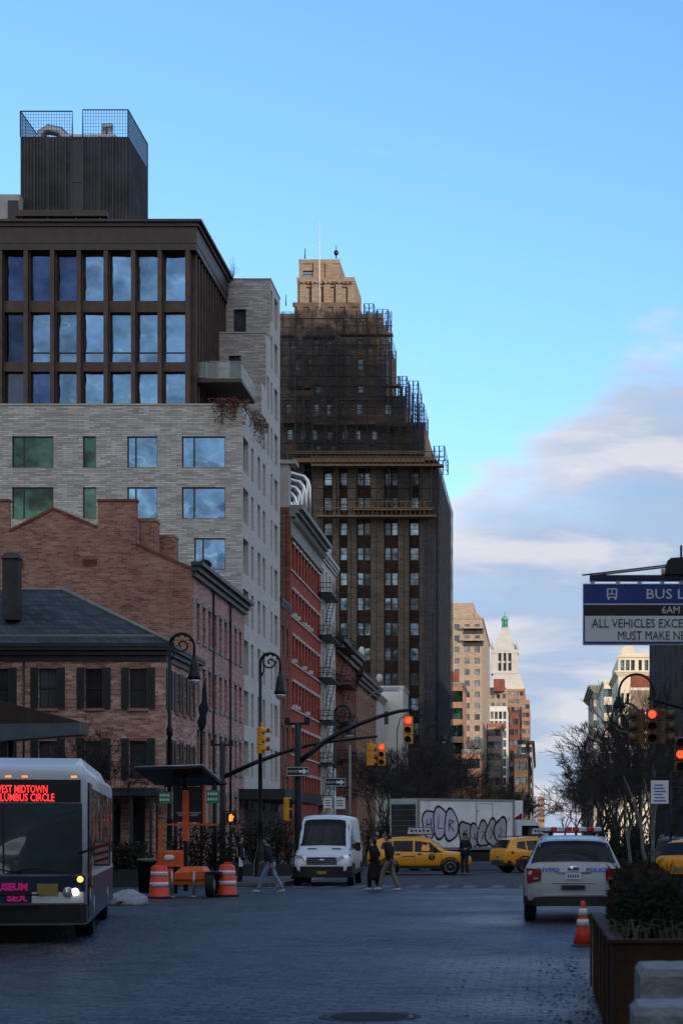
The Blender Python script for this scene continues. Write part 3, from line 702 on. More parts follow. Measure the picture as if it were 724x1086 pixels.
# ---- gabled brown brick building
def gable():
    D = 110.5; X1 = X_(204, D); t = thing('brick_building', 'tall weathered brown brick building with stepped gable and chimney stacks beside the slate roofed house', 'building', (-30, D, 0))
    P = [(-90, 886 + 97), (-90, 532), (10, 532), (10, 564), (57, 540), (104, 560), (104, 532), (145, 532), (145, 578), (168, 588), (200, 602), (204, 604), (204, 886 + 97)]
    P = [(X_(a, D), max(0, Z_(b, D))) for a, b in P]
    g = MB()
    vents = [(X_(88, D), X_(103, D), Z_(600, D), Z_(592, D)), (X_(13, D), X_(25, D), Z_(602, D), Z_(594, D))]
    g.prism(P, .4, 0, 'y', D)
    for a, b, c, d in vents:
        for k in range(4): g.box(a, b, D - .05, D - .002, c + k * (d - c) / 4, c + (k + .7) * (d - c) / 4, 1)
    put(g, 'gable_wall', ['brick_gable', 'brick_maroon'], t, True)
    cp = MB()
    cq = cp
    for (a, b), (c, d) in [((10, 564), (57, 540)), ((57, 540), (104, 560)), ((145, 578), (204, 604))]:
        p, q = Vector((X_(a, D), D + .2, Z_(b, D) + .05)), Vector((X_(c, D), D + .2, Z_(d, D) + .05)); u = (q - p).normalized(); n = Vector((-u.z, 0, u.x)) * .07
        cp.loft([[p + n + Vector((0, -.28, 0)), p - n + Vector((0, -.28, 0)), p - n + Vector((0, .28, 0)), p + n + Vector((0, .28, 0))], [q + n + Vector((0, -.28, 0)), q - n + Vector((0, -.28, 0)), q - n + Vector((0, .28, 0)), q + n + Vector((0, .28, 0))]], 0, True, False)
    put(cp, 'coping', 'brick_maroon', t, True); cp = MB()
    cp.box(X_(103, D), X_(146, D), D - .06, D + .46, Z_(532, D), Z_(532, D) + .14); cp.box(X_(-90, D), X_(11, D), D - .06, D + .46, Z_(532, D), Z_(532, D) + .14)
    put(cp, 'coping', 'brick_maroon', t, True)
    for a, b, y0, y1 in [(147, 165, 553, 600), (167, 185, 570, 606)]:
        c = MB(); dd = D + 1.0 + (a - 147) * .08; c.box(X_(a, dd), X_(b, dd), dd, dd + 1.2, Z_(y1, dd) - 1, Z_(y0, dd)); c.box(X_(a, dd) - .05, X_(b, dd) + .05, dd - .05, dd + 1.25, Z_(y0, dd) + .002, Z_(y0, dd) + .15)
        put(c, 'chimney', 'brick_gable', t, True)
    zt = Z_(606, D) + .3; rows = []
    n = 9; L_ = 129.9 - D - .4
    for j in range(4):
        for i in range(n):
            u = 1.0 + i * (L_ - 1.2) / n; z0 = 1.2 + 3.75 * j + .9; rows.append((u, u + 1.0, z0, z0 + 2.2))
    wl = MB(); wl.wall((X1, D + .4, 0), (0, 1, 0), (1, 0, 0), L_, zt, rows, .3); put(wl, 'wall', 'brick_side', t, True)
    windows(t, (X1, D + .4, 0), (0, 1, 0), (1, 0, 0), rows, .3, 'sash')
    sl = MB()
    for a, b, c, d in rows: sl.box(X1 + .002, X1 + .1, D + .4 + a - .1, D + .4 + b + .1, c - .15, c); sl.box(X1 + .002, X1 + .05, D + .4 + a - .08, D + .4 + b + .08, d, d + .22)
    put(sl, 'sill', 'trim_grey', t, True)
    c = MB()
    for p, a, b in [(.25, -.6, -.3), (.45, -.3, 0), (.7, 0, .22)]: c.box(X1 + .003, X1 + p, D - .1 - p * .5, 129.85, zt + a + .002, zt + b)
    put(c, 'cornice', 'trim_dark', t, True)
    dp = MB()
    for y in (117.2, 123.6): dp.tube([(X1 + .1, y, 0), (X1 + .1, y, zt - .5)], .07, 6)
    put(dp, 'downpipe', 'iron', t, True)
    r = MB(); pk = (X_(57, D), Z_(543, D)); r.quad((pk[0], D + .4, pk[1]), (X1, D + .4, zt), (X1, 129.9, zt), (pk[0], 129.9, pk[1])); r.quad((pk[0], D + .4, pk[1]), (X_(-90, D), D + .4, 13), (X_(-90, D), 129.9, 13), (pk[0], 129.9, pk[1]))
    put(r, 'roof', 'slate', t, True)
gable()

# ---- brick house with the hipped slate roof
def house():
    D = 101.0; q = D / F; X1 = X_(175, D); X0 = X_(-80, D); ze = Z_(690, D)
    t = thing('brick_house', 'low red brick corner house with shuttered windows and hipped slate roof', 'house', (-28, D, 0))
    fr = []; cs = [(-9.5, 9.5), (41.5, 60.5), (90.5, 109), (137.5, 156)]
    for a, b in cs:
        fr.append(((a + 80) * q, (b + 80) * q, Z_(751, D), Z_(709, D)))
        fr.append(((a + 80) * q, (b + 80) * q, Z_(826, D), Z_(786, D)))
    Ld = 110.4 - D; sd_ = []
    for i in range(4):
        for za, zb in ((Z_(751, D), Z_(709, D)), (Z_(826, D), Z_(786, D))): sd_.append((.75 + i * 2.2, 1.7 + i * 2.2, za, zb))
    wl = MB(); wl.wall((X0, D, 3.8), (1, 0, 0), (0, -1, 0), X1 - X0, ze - 3.8, [(a, b, c - 3.8, d - 3.8) for a, b, c, d in fr], .2)
    wl.wall((X1, D, 3.8), (0, 1, 0), (1, 0, 0), Ld, ze - 3.8, [(a, b, c - 3.8, d - 3.8) for a, b, c, d in sd_], .2)
    # ground floor piers
    px = -80
    for a in range(-80, 176, 26): wl.box(X_(a, D), X_(a + 9, D), D + .002, D + .6, 0, 3.8)
    wl.box(X1 - .5, X1 - .002, D + .602, 110.4, 0, 3.8)
    put(wl, 'wall', 'brick_house', t, True)
    windows(t, (X0, D, 0), (1, 0, 0), (0, -1, 0), fr, .2, 'sash'); windows(t, (X1, D, 0), (0, 1, 0), (1, 0, 0), sd_, .2, 'sash')
    shm = MB(); w_, h_ = .42, Z_(708, D) - Z_(752, D)
    shm.box(0, w_, -.06, -.02, 0, h_)
    for k in range(18): shm.box(.05, w_ - .05, -.075, -.061, .1 + k * (h_ - .2) / 18, .1 + (k + .6) * (h_ - .2) / 18)
    me = shm.mesh('shutter', [M['shutter']])
    for a, b, c, d in fr:
        for x in (a - w_ - .02, b + .02): ob('shutter', me, t, (X0 + x, D, c - .05), 0, world=True)
    for a, b, c, d in sd_:
        for y in (a - w_ - .02, b + .02): ob('shutter', me, t, (X1, D + y, c - .05), R(90), world=True)
    li = MB()
    for a, b, c, d in fr: li.box(X0 + a - .15, X0 + b + .15, D - .04, D - .002, d, d + .28); li.box(X0 + a - .1, X0 + b + .1, D - .1, D - .002, c - .16, c)
    for a, b, c, d in sd_: li.box(X1 + .002, X1 + .1, D + a - .1, D + b + .1, c - .16, c)
    put(li, 'sill', 'brick_gable', t, True)
    r = MB(); o = .45; yr = 105.6; zr = Z_(626, yr); xr = X_(68, yr); xl = X0 - o
    e = ze + .35
    r.quad((xl, D - o, e), (X1 + o, D - o, e), (xr, yr, zr), (xl, yr, zr)); r.add([(X1 + o, D - o, e), (X1 + o, 110.4, e), (xr, yr, zr)], [(0, 1, 2)]); r.quad((X1 + o, 110.4, e), (xl, 110.4, e), (xl, yr, zr), (xr, yr, zr))
    for (a, b) in [((X1 + o, D - o, e + .04), (xr, yr, zr + .04)), ((xl, yr, zr + .04), (xr, yr, zr + .04))]: r.tube([a, b], .11, 6, 1)
    r.box(xl, X1 + o * .9, D + .18, D + .24, e + .40, e + .55, 1)
    put(r, 'roof', ['slate', 'trim_grey'], t, True)
    c = MB()
    for p, a, b in [(.12, -.55, -.25), (.3, -.25, 0), (.5, 0, .16), (.55, .16, .33)]:
        c.box(X0, X1 + p, D - p, D - .003 if p < .4 else D + .4, ze + a + .002, ze + b); c.box(X1 + .003 if p < .4 else X1 - .3, X1 + p, D + (0 if p < .4 else .402), 110.38, ze + a + .002, ze + b)
    put(c, 'cornice', 'trim_dark', t, True)
    dp = MB(); dp.tube([(X_(26, D), D - .1, 3.9), (X_(26, D), D - .1, ze - .5)], .06, 6); put(dp, 'downpipe', 'trim_dark', t, True)
    sf = MB(); sf.box(X0, X1 - .6, D + .7, D + .8, 0, 3.8)
    put(sf, 'shopfront_glass', 'glass_dark', t, True)
    aw = MB(); aw.box(X0, X1 + .3, D - 2.6, D + .1, 3.82, 4.1)
    for a in range(-70, 176, 20): aw.box(X_(a, D) - .07, X_(a, D) + .07, D - 2.5, D - 2.36, .0, 3.82)
    for a in range(-70, 176, 5): aw.box(X_(a, D) - .04, X_(a, D) + .04, D - 2.58, D - .05, 4.102, 4.25)
    put(aw, 'street_canopy', 'trim_dark', t, True)
    fl = MB(); X = X_(12, 102.2)
    fl.box(X - .42, X + .42, 102.0, 102.8, Z_(657, 102), Z_(592, 102)); fl.loft([[(X - .5, 101.9, Z_(592, 102)), (X + .5, 101.9, Z_(592, 102)), (X + .5, 102.9, Z_(592, 102)), (X - .5, 102.9, Z_(592, 102))], [(X - .3, 102.1, Z_(586, 102)), (X + .3, 102.1, Z_(586, 102)), (X + .3, 102.7, Z_(586, 102)), (X - .3, 102.7, Z_(586, 102))]], 0, True, False)
    put(fl, 'flue', 'screen', t, True)
house()

# ---- dark canopy at the left edge
D = 60
t = thing('canopy', 'dark metal street canopy reaching in above the bus', 'canopy', (X_(40, D), D + 2, 0))
g = MB(); g.prism([(X_(-120, D), Z_(712, D)), (X_(85, D), Z_(765, D)), (X_(85, D), Z_(778, D)), (X_(-120, D), Z_(795, D))], 1.2, 0, 'y', D); put(g, 'roof', 'dark_metal', t, True)
g = MB(); g.prism([(X_(-120, D), Z_(770, D)), (X_(85.6, D), Z_(766.5, D)), (X_(85.6, D), Z_(778.8, D)), (X_(-120, D), Z_(796, D))], .08, 0, 'y', D - .085); put(g, 'fascia', 'canopy_blue', t, True)
for px in (-60, 6):
    g = MB(); g.tube([(X_(px, D), D + .6, 0), (X_(px, D), D + .6, 5)], .09, 8); put(g, 'post', 'iron', t, True)

# ---- narrow maroon building with white windows
sd_ = [(a - 149.1, b - 149.1, 16.2 - 4.0 * k, 18.5 - 4.0 * k) for k in range(4) for a, b in ((149.9, 151.3), (152.6, 154.0))]
block('brick_building', 'narrow dark red brick building with tall white windows squeezed beside the bright red one', 'building', -32, -20.5, 149.1, 155.2, 20.5, 'brick_maroon', side=sd_, style='sash_white', cornice=(.2, .5, 'trim_dark'))
# ---- bright red building
def red():
    y0, y1 = 155.3, 176.7; n = 9; p = (y1 - y0 - 1.6) / n
    zl = [23.7 - 3.8 * k for k in range(6)]
    sd_ = [(1.1 + i * p, 2.25 + i * p, z, z + 2.2) for z in zl for i in range(n)]
    t = block('brick_building', 'bright red painted brick building with rows of white lintels and a heavy grey cornice', 'building', -32, -20.5, y0, y1, 28.8, 'brick_red', side=sd_, style='sash', depth=.3)
    b = MB(); s = MB()
    for z in zl:
        for i in range(n):
            b.box(-20.498, -20.36, y0 + .95 + i * p, y0 + 2.4 + i * p, z + 2.2, z + 2.42)
        s.box(-20.498, -20.38, y0, y1, z - .13, z)
    put(b, 'lintel', 'paint_white', t, True); put(s, 'sill_band', 'paint_white', t, True)
    f = MB(); f.box(-20.498, -20.4, y0, y1, 26.5, 28.0); f.box(-20.498, -20.25, y0, y1, 26.3, 26.49); put(f, 'frieze', 'trim_grey', t, True)
    c = MB()
    for pp, a, bb in [(.4, 28.0, 28.3), (.7, 28.3, 28.6), (1.05, 28.6, 28.95)]: c.box(-20.6, -20.5 + pp, y0 - .1, y1 + .1, a + .002, bb)
    for i in range(24): y = y0 + .2 + i * .9; c.box(-20.398, -19.95, y, y + .2, 27.6, 28.0)
    put(c, 'cornice', 'trim_grey', t, True)
    pw = MB(); pw.box(-32, -20.9, y0 - .12, y0 - .002, 20.6, 28.75); pw.box(-20.88, -20.52, y0 - .06, y0 - .002, 20.6, 28.7, 1); put(pw, 'party_wall', ['brick_dark', 'brick_maroon'], t, True)
    ac = MB(); ac.box(0, .42, -.22, .22, 0, .3); am = ac.mesh('air_conditioner', [M['frame_white']])
    for i, k in [(0, 1), (1, 1), (3, 1), (4, 1), (5, 1), (0, 2), (3, 2), (5, 2), (1, 3), (4, 3), (0, 3)]:
        ob('air_conditioner', am, t, (-20.62, y0 + 1.7 + i * p, zl[k - 0] + .02), 0, world=True)
red()
# bent ducts on its roof and the pink bulkhead behind the grey brick building
t = thing('roof_ducts', 'row of shiny bent metal ducts rising above the red building roof', 'ducts', (-21.5, 162, 28.5))
for i in range(5):
    g = MB(); y = 158.5 + i * 1.6; x = X_(310 + i * 4.4, y)
    zt = Z_(518 - (4 - i) * -4.5 - i * 1.5 - 8, y)
    g.tube([(x, y, 28.4), (x, y, zt - 1.0), (x - .12, y, zt - .5), (x - .45, y, zt - .12), (x - 1.0, y, zt), (x - 2.6, y, zt + .5)], .19, 10); put(g, 'duct', 'duct', t, True)
g = MB(); g.box(-24.5, X_(306, 156.5), 156.5, 158, 28, Z_(492, 156.5)); g.box(-24.6, X_(314, 156.5), 156.3, 158.2, Z_(492, 156.5) + .002, Z_(488, 156.5)); tag(put(g, 'roof_bulkhead', 'stone_grey'), 'pale stair bulkhead beside the shiny roof ducts', 'bulkhead')

def escape(name, label, x, y0, y1, zs, out=1.2):
    t = thing(name, label, 'fire escape', (x, (y0 + y1) / 2, zs[-1]), group='fire escapes along the left row')
    for k, z in enumerate(zs):
        g = MB(); g.box(x, x + out, y0, y1, z, z + .09)
        for q in range(int((y1 - y0) / .3)): g.box(x + .02, x + out, y0 + q * .3, y0 + q * .3 + .06, z + .092, z + .13)
        put(g, 'platform', 'iron', t, True)
        g = MB()
        for h in (.55, 1.0): g.tube([(x, y0, z + h), (x + out, y0, z + h), (x + out, y1, z + h), (x, y1, z + h)], .03, 4)
        for i in range(12): y = y0 + (y1 - y0) * i / 11; g.tube([(x + out, y, z), (x + out, y, z + 1)], .018, 3)
        for i in range(5): xx = x + out * i / 5; g.tube([(xx, y0, z), (xx, y0, z + 1)], .018, 3)
        put(g, 'railing', 'iron', t, True)
        if k < len(zs) - 1:
            g = MB(); zn = zs[k + 1]
            for dx in (.25, .7): g.tube([(x + dx, y0 + .5, zn + .1), (x + dx, y1 - .5, z + .05)], .04, 4)
            for i in range(10): f = i / 10; g.box(x + .25, x + .7, y0 + .5 + (y1 - y0 - 1) * f, y0 + .7 + (y1 - y0 - 1) * f, zn + .1 + (z - zn) * f, zn + .13 + (z - zn) * f)
            put(g, 'stair', 'iron', t, True)
def row(y0, y1, n, w, z0, dz, m, h): 
    p = (y1 - y0) / n; return [(p * (i + .5) - w / 2, p * (i + .5) + w / 2, z0 + dz * j, z0 + dz * j + h) for j in range(m) for i in range(n)]
t = block('painted_building', 'tall off-white painted building with black fire escapes right behind the bright red one', 'building', -32, -20.5, 176.9, 189.4, 28.5, 'paint_white', side=row(176.9, 189.4, 4, 1.1, 5.2, 3.95, 6, 2.1), style='sash', cornice=(.45, .8, 'paint_white'))
escape('fire_escape', 'black fire escape on the off-white painted building', -20.48, 174.9, 182.5, [24.2 - 3.95 * k for k in range(6)])
t = block('brick_building', 'dark maroon brick building with projecting black cornice and fire escape', 'building', -32, -20.5, 189.6, 211, 21.6, 'brick_maroon', side=row(189.6, 211, 7, 1.1, 5.0, 3.75, 4, 2.1), style='sash', cornice=(1.0, 1.5, 'trim_dark'))
escape('fire_escape', 'black fire escape on the dark maroon brick building', -20.48, 190.2, 197, [20.6 - 3.75 * k for k in range(5)], 1.5)
b = MB(); b.ball((-19.9, 211, 22.2), .35, .35, .75); tag(put(b, 'roof_finial', 'paint_white'), 'white rounded finial at the end of the black cornice', 'finial')
block('brick_building', 'low orange-brown brick building with dark cornice beyond the maroon one', 'building', -32, -20.5, 211.2, 236, 20.0, 'brick_orange', side=row(211.2, 236, 8, 1.1, 4.6, 3.7, 4, 2.0), style='sash', cornice=(.9, 1.2, 'trim_dark'))
b = MB(); b.ball((-19.6, 231, 21.0), .4, .4, .6); tag(put(b, 'roof_finial', 'paint_white'), 'white rounded finial above the orange-brown building cornice', 'finial')
block('painted_building', 'narrow cream painted house front before the white slab building', 'building', -32, -20.3, 236.2, 246.5, 19.4, 'paint_pale', side=row(236.2, 246.5, 3, 1.1, 4.6, 3.7, 3, 2.0), style='sash', cornice=(.5, .6, 'cream'))
block('stucco_building', 'blank white stucco building end wall standing before the scaffolded tower', 'building', -32, -17.9, 247, 257, Z_(728, 247), 'paint_pale', side=row(247, 257, 3, 1.0, 4, 3.7, 4, 1.9), style='dark', front=[(11.4, 12.2, 16.3, 18.0)], cornice=(.15, .4, 'paint_pale'))

# ---- scaffolded tower
def tower():
    D = 262.0; q = D / F; X0 = X_(285, D)
    t = thing('brick_tower', 'tall stepped brown brick tower wrapped in scaffolding and netting with a tan crown', 'tower', (-26, D, 0))
    XR = X_(462, D); zt = Z_(486, D)
    strips = [(342.5, 352.5), (359.5, 368.5), (378, 393), (407, 422), (433.5, 444.5)]; strips = [(302, 311), (322, 331)] + strips
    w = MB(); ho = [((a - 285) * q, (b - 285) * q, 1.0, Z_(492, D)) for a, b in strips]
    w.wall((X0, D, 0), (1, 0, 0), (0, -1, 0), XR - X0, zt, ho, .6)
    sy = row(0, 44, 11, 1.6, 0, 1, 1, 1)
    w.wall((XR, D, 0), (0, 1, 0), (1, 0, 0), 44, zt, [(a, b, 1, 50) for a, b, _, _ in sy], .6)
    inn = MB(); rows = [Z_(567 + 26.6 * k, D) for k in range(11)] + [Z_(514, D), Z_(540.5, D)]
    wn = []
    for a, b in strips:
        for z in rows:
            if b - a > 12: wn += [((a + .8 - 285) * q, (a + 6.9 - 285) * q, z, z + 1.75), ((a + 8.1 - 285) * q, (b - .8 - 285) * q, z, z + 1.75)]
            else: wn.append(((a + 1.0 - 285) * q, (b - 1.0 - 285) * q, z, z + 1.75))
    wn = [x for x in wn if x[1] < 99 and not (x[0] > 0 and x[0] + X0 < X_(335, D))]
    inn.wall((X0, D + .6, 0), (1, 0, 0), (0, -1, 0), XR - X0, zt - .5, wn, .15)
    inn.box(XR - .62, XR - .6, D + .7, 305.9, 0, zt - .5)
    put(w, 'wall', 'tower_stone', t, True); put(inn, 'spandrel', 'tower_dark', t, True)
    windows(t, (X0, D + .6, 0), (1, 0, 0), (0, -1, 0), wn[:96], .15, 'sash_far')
    def tier(pl, pr, yt, yb, d0, d1, wins=(), m='tower_stone', name='setback'):
        g = MB(); a, b = X_(pl, d0), X_(pr, d0); z0, z1 = Z_(yb, d0), Z_(yt, d0)
        hs = [((x0 - pl) * d0 / F, (x1 - pl) * d0 / F, Z_(y1, d0) - z0, Z_(y0, d0) - z0) for x0, x1, y0, y1 in wins]
        g.wall((a, d0, z0), (1, 0, 0), (0, -1, 0), b - a, z1 - z0, hs, .4)
        g.wall((b, d0, z0), (0, 1, 0), (1, 0, 0), d1 - d0, z1 - z0, [], .4); g.wall((a, d1, z0), (0, -1, 0), (-1, 0, 0), d1 - d0, z1 - z0, [], .4)
        g.quad((a, d0, z1), (b, d0, z1), (b, d1, z1), (a, d1, z1))
        for k in range(int((pr - pl) / 13)): 
            x = a + 6.5 * q + k * 13 * q
            if not any(x0 - 3 < (x / d0 * F + VX) < x1 + 3 for x0, x1, _, _ in wins): g.box(x - .45, x + .45, d0 - .25, d0 - .002, z0, z1 - .4)
        cw = .04 if 'crown' in name else .2; g.box(a - cw, b + cw, d0 - cw - .06, d0 - .002, z1 - .5, z1 + .1)
        o = put(g, name, m, t, True); windows(t, (a, d0, z0), (1, 0, 0), (0, -1, 0), hs, .4, 'sash_far')
    def wr(xs, y0, y1, w=6): return [(x, x + w, y0, y1) for x in xs]
    tier(285, 450, 449, 487, 263.2, 300, wr([304, 318, 330, 346, 362, 376, 394], 455, 466) + wr([318, 334, 350, 392], 472, 482))
    tier(285, 428, 421, 450, 264.4, 297, wr([303, 320, 332, 346, 362, 378, 408], 428, 439))
    tier(285, 404, 334, 422, 265.6, 294, wr([308, 332, 346, 379], 360, 370) + wr([312, 326, 379], 380, 392) + wr([334, 350, 379], 408, 416))
    tier(312, 380, 322, 336, 266.5, 286)
    tier(315, 376, 295, 323, 268, 278, [], 'tower_crown', 'crown_storey')
    tier(317, 360, 276, 296, 268.6, 276.5, [(321, 332, 287, 294)], 'tower_crown', 'crown_top')
    g = MB()
    for i in range(12): x = X_(318 + i * 4.7, 268); g.prism([(x, Z_(302, 268)), (x + .28, Z_(299.5, 268)), (x + .56, Z_(302, 268)), (x + .45, Z_(302, 268)), (x + .28, Z_(300.8, 268)), (x + .11, Z_(302, 268))], .2, 0, 'y', 267.6)
    for x in (321, 334, 347, 360):
        a, b, c, d = X_(x, 268), X_(x + 8.5, 268), Z_(322, 268), Z_(305.5, 268)
        for e in [(a, a + .12, c, d), (b - .12, b, c, d), (a, b, d, d + .12)]: g.box(e[0], e[1], 267.85, 267.997, e[2], e[3])
    put(g, 'arcade_trim', 'tower_dark', t, True)
    for px, ya, yb, lb in [(339.5, 238, 330, 'tall white mast'), (324, 265, 276, None), (357, 262, 276, None), (304, 314, 326, None)]:
        g = MB(); dd = 262 if px == 339.5 else 270; X = X_(px, dd); g.tube([(X, dd - .8, Z_(yb, dd)), (X, dd - .8, Z_(ya, dd))], [.1, .04], 5); 
        if px == 357: g.ball((X, dd - .8, Z_(270, dd)), .35, .35, .4)
        o = put(g, 'mast', 'frame_white' if px == 339.5 else 'iron', t, True)
        if lb: o['label'] = lb
    # the scaffold: its own thing
    s = thing('scaffolding', 'dark scaffold frames, plank platforms and netting hung on the stepped brown tower', 'scaffolding', (-24, D - 1.5, 0))
    pl = MB()
    for y, a, b in [(356, 297, 314), (357, 320, 354), (354.5, 360, 416), (411, 305, 331), (448, 297, 331), (450, 331, 428), (446, 297, 330), (452, 400, 430), (490, 305, 450), (488, 310, 462), (494, 330, 470), (548, 335, 462), (541, 375, 458), (409, 408, 424)]:
        d = D - 2.2 + (0 if y > 480 else 1.5); pl.box(X_(a, d), X_(b, d), d, d + 1.6, Z_(y, d), Z_(y, d) + .28)
        pl.tube([(X_(a, d), d, Z_(y, d) + 1.2), (X_(b, d), d, Z_(y, d) + 1.2)], .07, 4)
        for k in range(int((b - a) / 5)): x = X_(a + k * 5, d); pl.tube([(x, d, Z_(y, d)), (x, d, Z_(y, d) + 1.2)], .05, 4)
    put(pl, 'platform', 'wood', s, True)
    po = MB()
    for px, ya, yb in [(300, 330, 860), (313, 330, 560), (322, 360, 500), (331, 330, 560), (345, 360, 490), (357, 330, 560), (366, 360, 488), (378, 330, 548), (389, 330, 500), (399, 330, 860), (412, 356, 548), (424, 400, 548), (436, 440, 548), (447, 448, 548), (458, 478, 560), (372, 548, 860), (428, 548, 860), (452, 548, 870)]:
        d = D - 1.8; x = X_(px, d); po.tube([(x, d, max(0, Z_(yb, d))), (x, d, Z_(ya, d))], .09 if yb < 600 else .05, 4)
    for y in list(range(366, 448, 11)) + list(range(458, 545, 12)):
        b = 412 if y < 400 else 428 if y < 450 else 446 if y < 490 else 462
        d = D - 1.8; po.tube([(X_(297, d), d, Z_(y, d)), (X_(b, d), d, Z_(y, d))], .045, 3)
    put(po, 'pole', 'iron', s, True)
    # cages on the corners
    cg = MB()
    def cage(a, b, ya, yb, d0, d1):
        x0, x1 = X_(a, d0), X_(b, d0); z0, z1 = Z_(yb, d0), Z_(ya, d0); n = max(3, int((z1 - z0) / .55))
        for x in (x0, (x0 + x1) / 2, x1):
            for y in (d0, d1): cg.tube([(x, y, z0), (x, y, z1)], .09, 4)
        for k in range(n + 1):
            z = z0 + (z1 - z0) * k / n; cg.tube([(x0, d0, z), (x1, d0, z), (x1, d1, z), (x0, d1, z), (x0, d0, z)], .045, 3)
        cg.tube([(x0, d0, z0), (x1, d0, z1)], .04, 3)
    cage(386, 396, 322, 336, 263, 268); cage(400, 411, 328, 356, 262, 268); cage(403, 415, 357, 420, 262, 270); cage(422, 431, 399, 430, 262, 268); cage(433, 443, 404, 448, 262, 270); cage(440, 449, 428, 492, 262, 272); cage(460, 471, 473, 489, 262, 272); cage(455, 464, 490, 548, 262, 272)
    cage(449, 461, 560, 850, 261, 264)
    put(cg, 'corner_cage', 'cage_blue', s, True)
    nt2 = MB()
    def net(a, b, ya, yb, d): nt2.quad((X_(a, d), d, Z_(yb, d)), (X_(b, d), d, Z_(yb, d)), (X_(b, d), d, Z_(ya, d)), (X_(a, d), d, Z_(ya, d)))
    net(297, 416, 330, 420, D - 1.0); net(313, 368, 328, 500, D - 1.3); net(297, 440, 418, 492, D - 1.15); net(400, 450, 448, 489, D - .9); net(400, 462, 489, 545, D - .9)
    d = D - .5; n4 = MB()
    for a, b, ya, yb in [(416, 419, 340, 425), (447.5, 452, 440, 500), (470, 475, 474, 545)]:
        x = X_(a, d) - .3; d1 = 272; n4.quad((x, d, Z_(yb, d)), (x + .1, d1, Z_(yb, d)), (x + .1, d1, Z_(ya, d)), (x, d, Z_(ya, d)))
    put(nt2, 'netting', 'net', s, True)
    pass
    n3 = MB(); x = XR + .35; n3.quad((XR + .1, D - 1, 2), (x, D - 1, 2), (x, D - 1, Z_(545, D)), (XR + .1, D - 1, Z_(545, D))); n3.quad((x, D - 1, 2), (x, 306, 2), (x, 306, Z_(486, D)), (x, D - 1, Z_(486, D)))
    put(n3, 'side_netting', 'net_dense', s, True)
tower()

# ================================================================== FAR LEFT ROW
def far(name, label, pl, pr, yt, D, D1, wm, cols=5, pitch=3.6, ww=1.5, hh=1.9, sidecols=0, style='far', corn=None, top_skip=2, rows=None, right=True):
    x0, x1 = X_(pl, D), X_(pr, D); z = Z_(yt, D); m = rows or int((z - 8 - top_skip) / pitch); zz = z - top_skip - hh
    fr = []
    p = (x1 - x0) / cols
    for j in range(m):
        for i in range(cols): fr.append((p * (i + .5) - ww / 2, p * (i + .5) + ww / 2, zz - j * pitch, zz - j * pitch + hh))
    sd_ = []
    if sidecols:
        p = (D1 - D) / sidecols
        for j in range(m):
            for i in range(sidecols): sd_.append((p * (i + .5) - ww / 2, p * (i + .5) + ww / 2, zz - j * pitch, zz - j * pitch + hh))
    fr = fr[:100]; sd_ = sd_[:max(0, 100 - len(fr))]
    if right: return block(name, label, 'building', x0, x1, D, D1, z, wm, front=fr, side=sd_, style=style, depth=.4, cornice=corn)
    return block(name, label, 'building', x0, x1, D, D1, z, wm, front=fr, left=sd_, style=style, depth=.4, cornice=corn)
t = far('apartment_tower', 'tall beige apartment tower with balconies just right of the scaffolded tower', 468, 511, 655, 570, 655, 'beige', 4, 3.4, 1.5, 1.7, 4, corn=(.3, .6, 'beige'))
g = MB(); D = 572; g.box(X_(470, D), X_(502, D), D, 620, Z_(656, D), Z_(639.5, D)); g.box(X_(503, D), X_(507, D), D + 1, 600, Z_(656, D), Z_(650, D)); put(g, 'upper_storey', 'beige', t, True)
g = MB()
for y in (664.5, 677.5): g.box(X_(491, 568), X_(513, 568), 567.6, 569.9, Z_(y + 2, 568), Z_(y, 568)); g.box(X_(491, 568), X_(512, 568), 569.7, 569.98, Z_(y + 7, 568), Z_(y + 2.2, 568), 1)
put(g, 'balcony', ['beige', 'trim_dark'], t, True)
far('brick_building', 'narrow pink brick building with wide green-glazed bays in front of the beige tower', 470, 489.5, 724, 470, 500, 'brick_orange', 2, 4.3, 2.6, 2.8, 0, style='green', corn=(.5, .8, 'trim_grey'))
g = MB(); D = 485; g.box(X_(478, D), X_(486, D), D, D + 4, Z_(726, D), Z_(712, D)); tag(put(g, 'roof_bulkhead', 'brick_maroon'), 'small maroon brick bulkhead on the pink building roof', 'bulkhead')
far('loft_building', 'old red brick lofts low behind the bare trees at the foot of the beige tower', 489.5, 508, 795, 420, 460, 'brick_orange', 3, 4, 1.3, 2.2, 3, corn=(.4, .8, 'trim_grey'))
far('loft_building', 'small brown stone building with balconies between beige tower and glass block', 517, 531, 767, 620, 650, 'beige', 2, 4.0, 2.0, 2.2, 0, corn=(.8, 1.2, 'brick_orange'))
far('glass_building', 'pale blue glass block below the white spire', 519, 537, 749, 720, 760, 'paint_pale', 4, 3.6, 1.2, 2.9, 0, style='sash_far')
far('apartment_building', 'grey beige apartment block at the foot of the white spire', 519, 537, 731, 780, 830, 'beige', 3, 3.6, 1.4, 1.8, 0)
g = MB(); D = 775; g.box(X_(523, D), X_(534.5, D), D, D + 12, Z_(733, D), Z_(720, D)); tag(put(g, 'water_tank_house', 'brick_maroon'), 'dark red rooftop tank house below the white spire', 'tank house')
far('brick_building', 'slim dark red brick building at left of the orange brick block', 540, 549, 756, 640, 690, 'brick_maroon', 2, 3.6, 1.3, 1.9, 3)
far('brick_building', 'tall orange brick block right of the white spire', 536, 555, 728.5, 850, 960, 'brick_orange', 4, 3.5, 1.5, 1.9, 6, corn=(.4, 1, 'cream'))
far('brick_building', 'lower orange brick building at the right edge of the far left row', 553, 561, 742, 800, 900, 'brick_orange', 2, 3.5, 1.4, 1.9, 6)
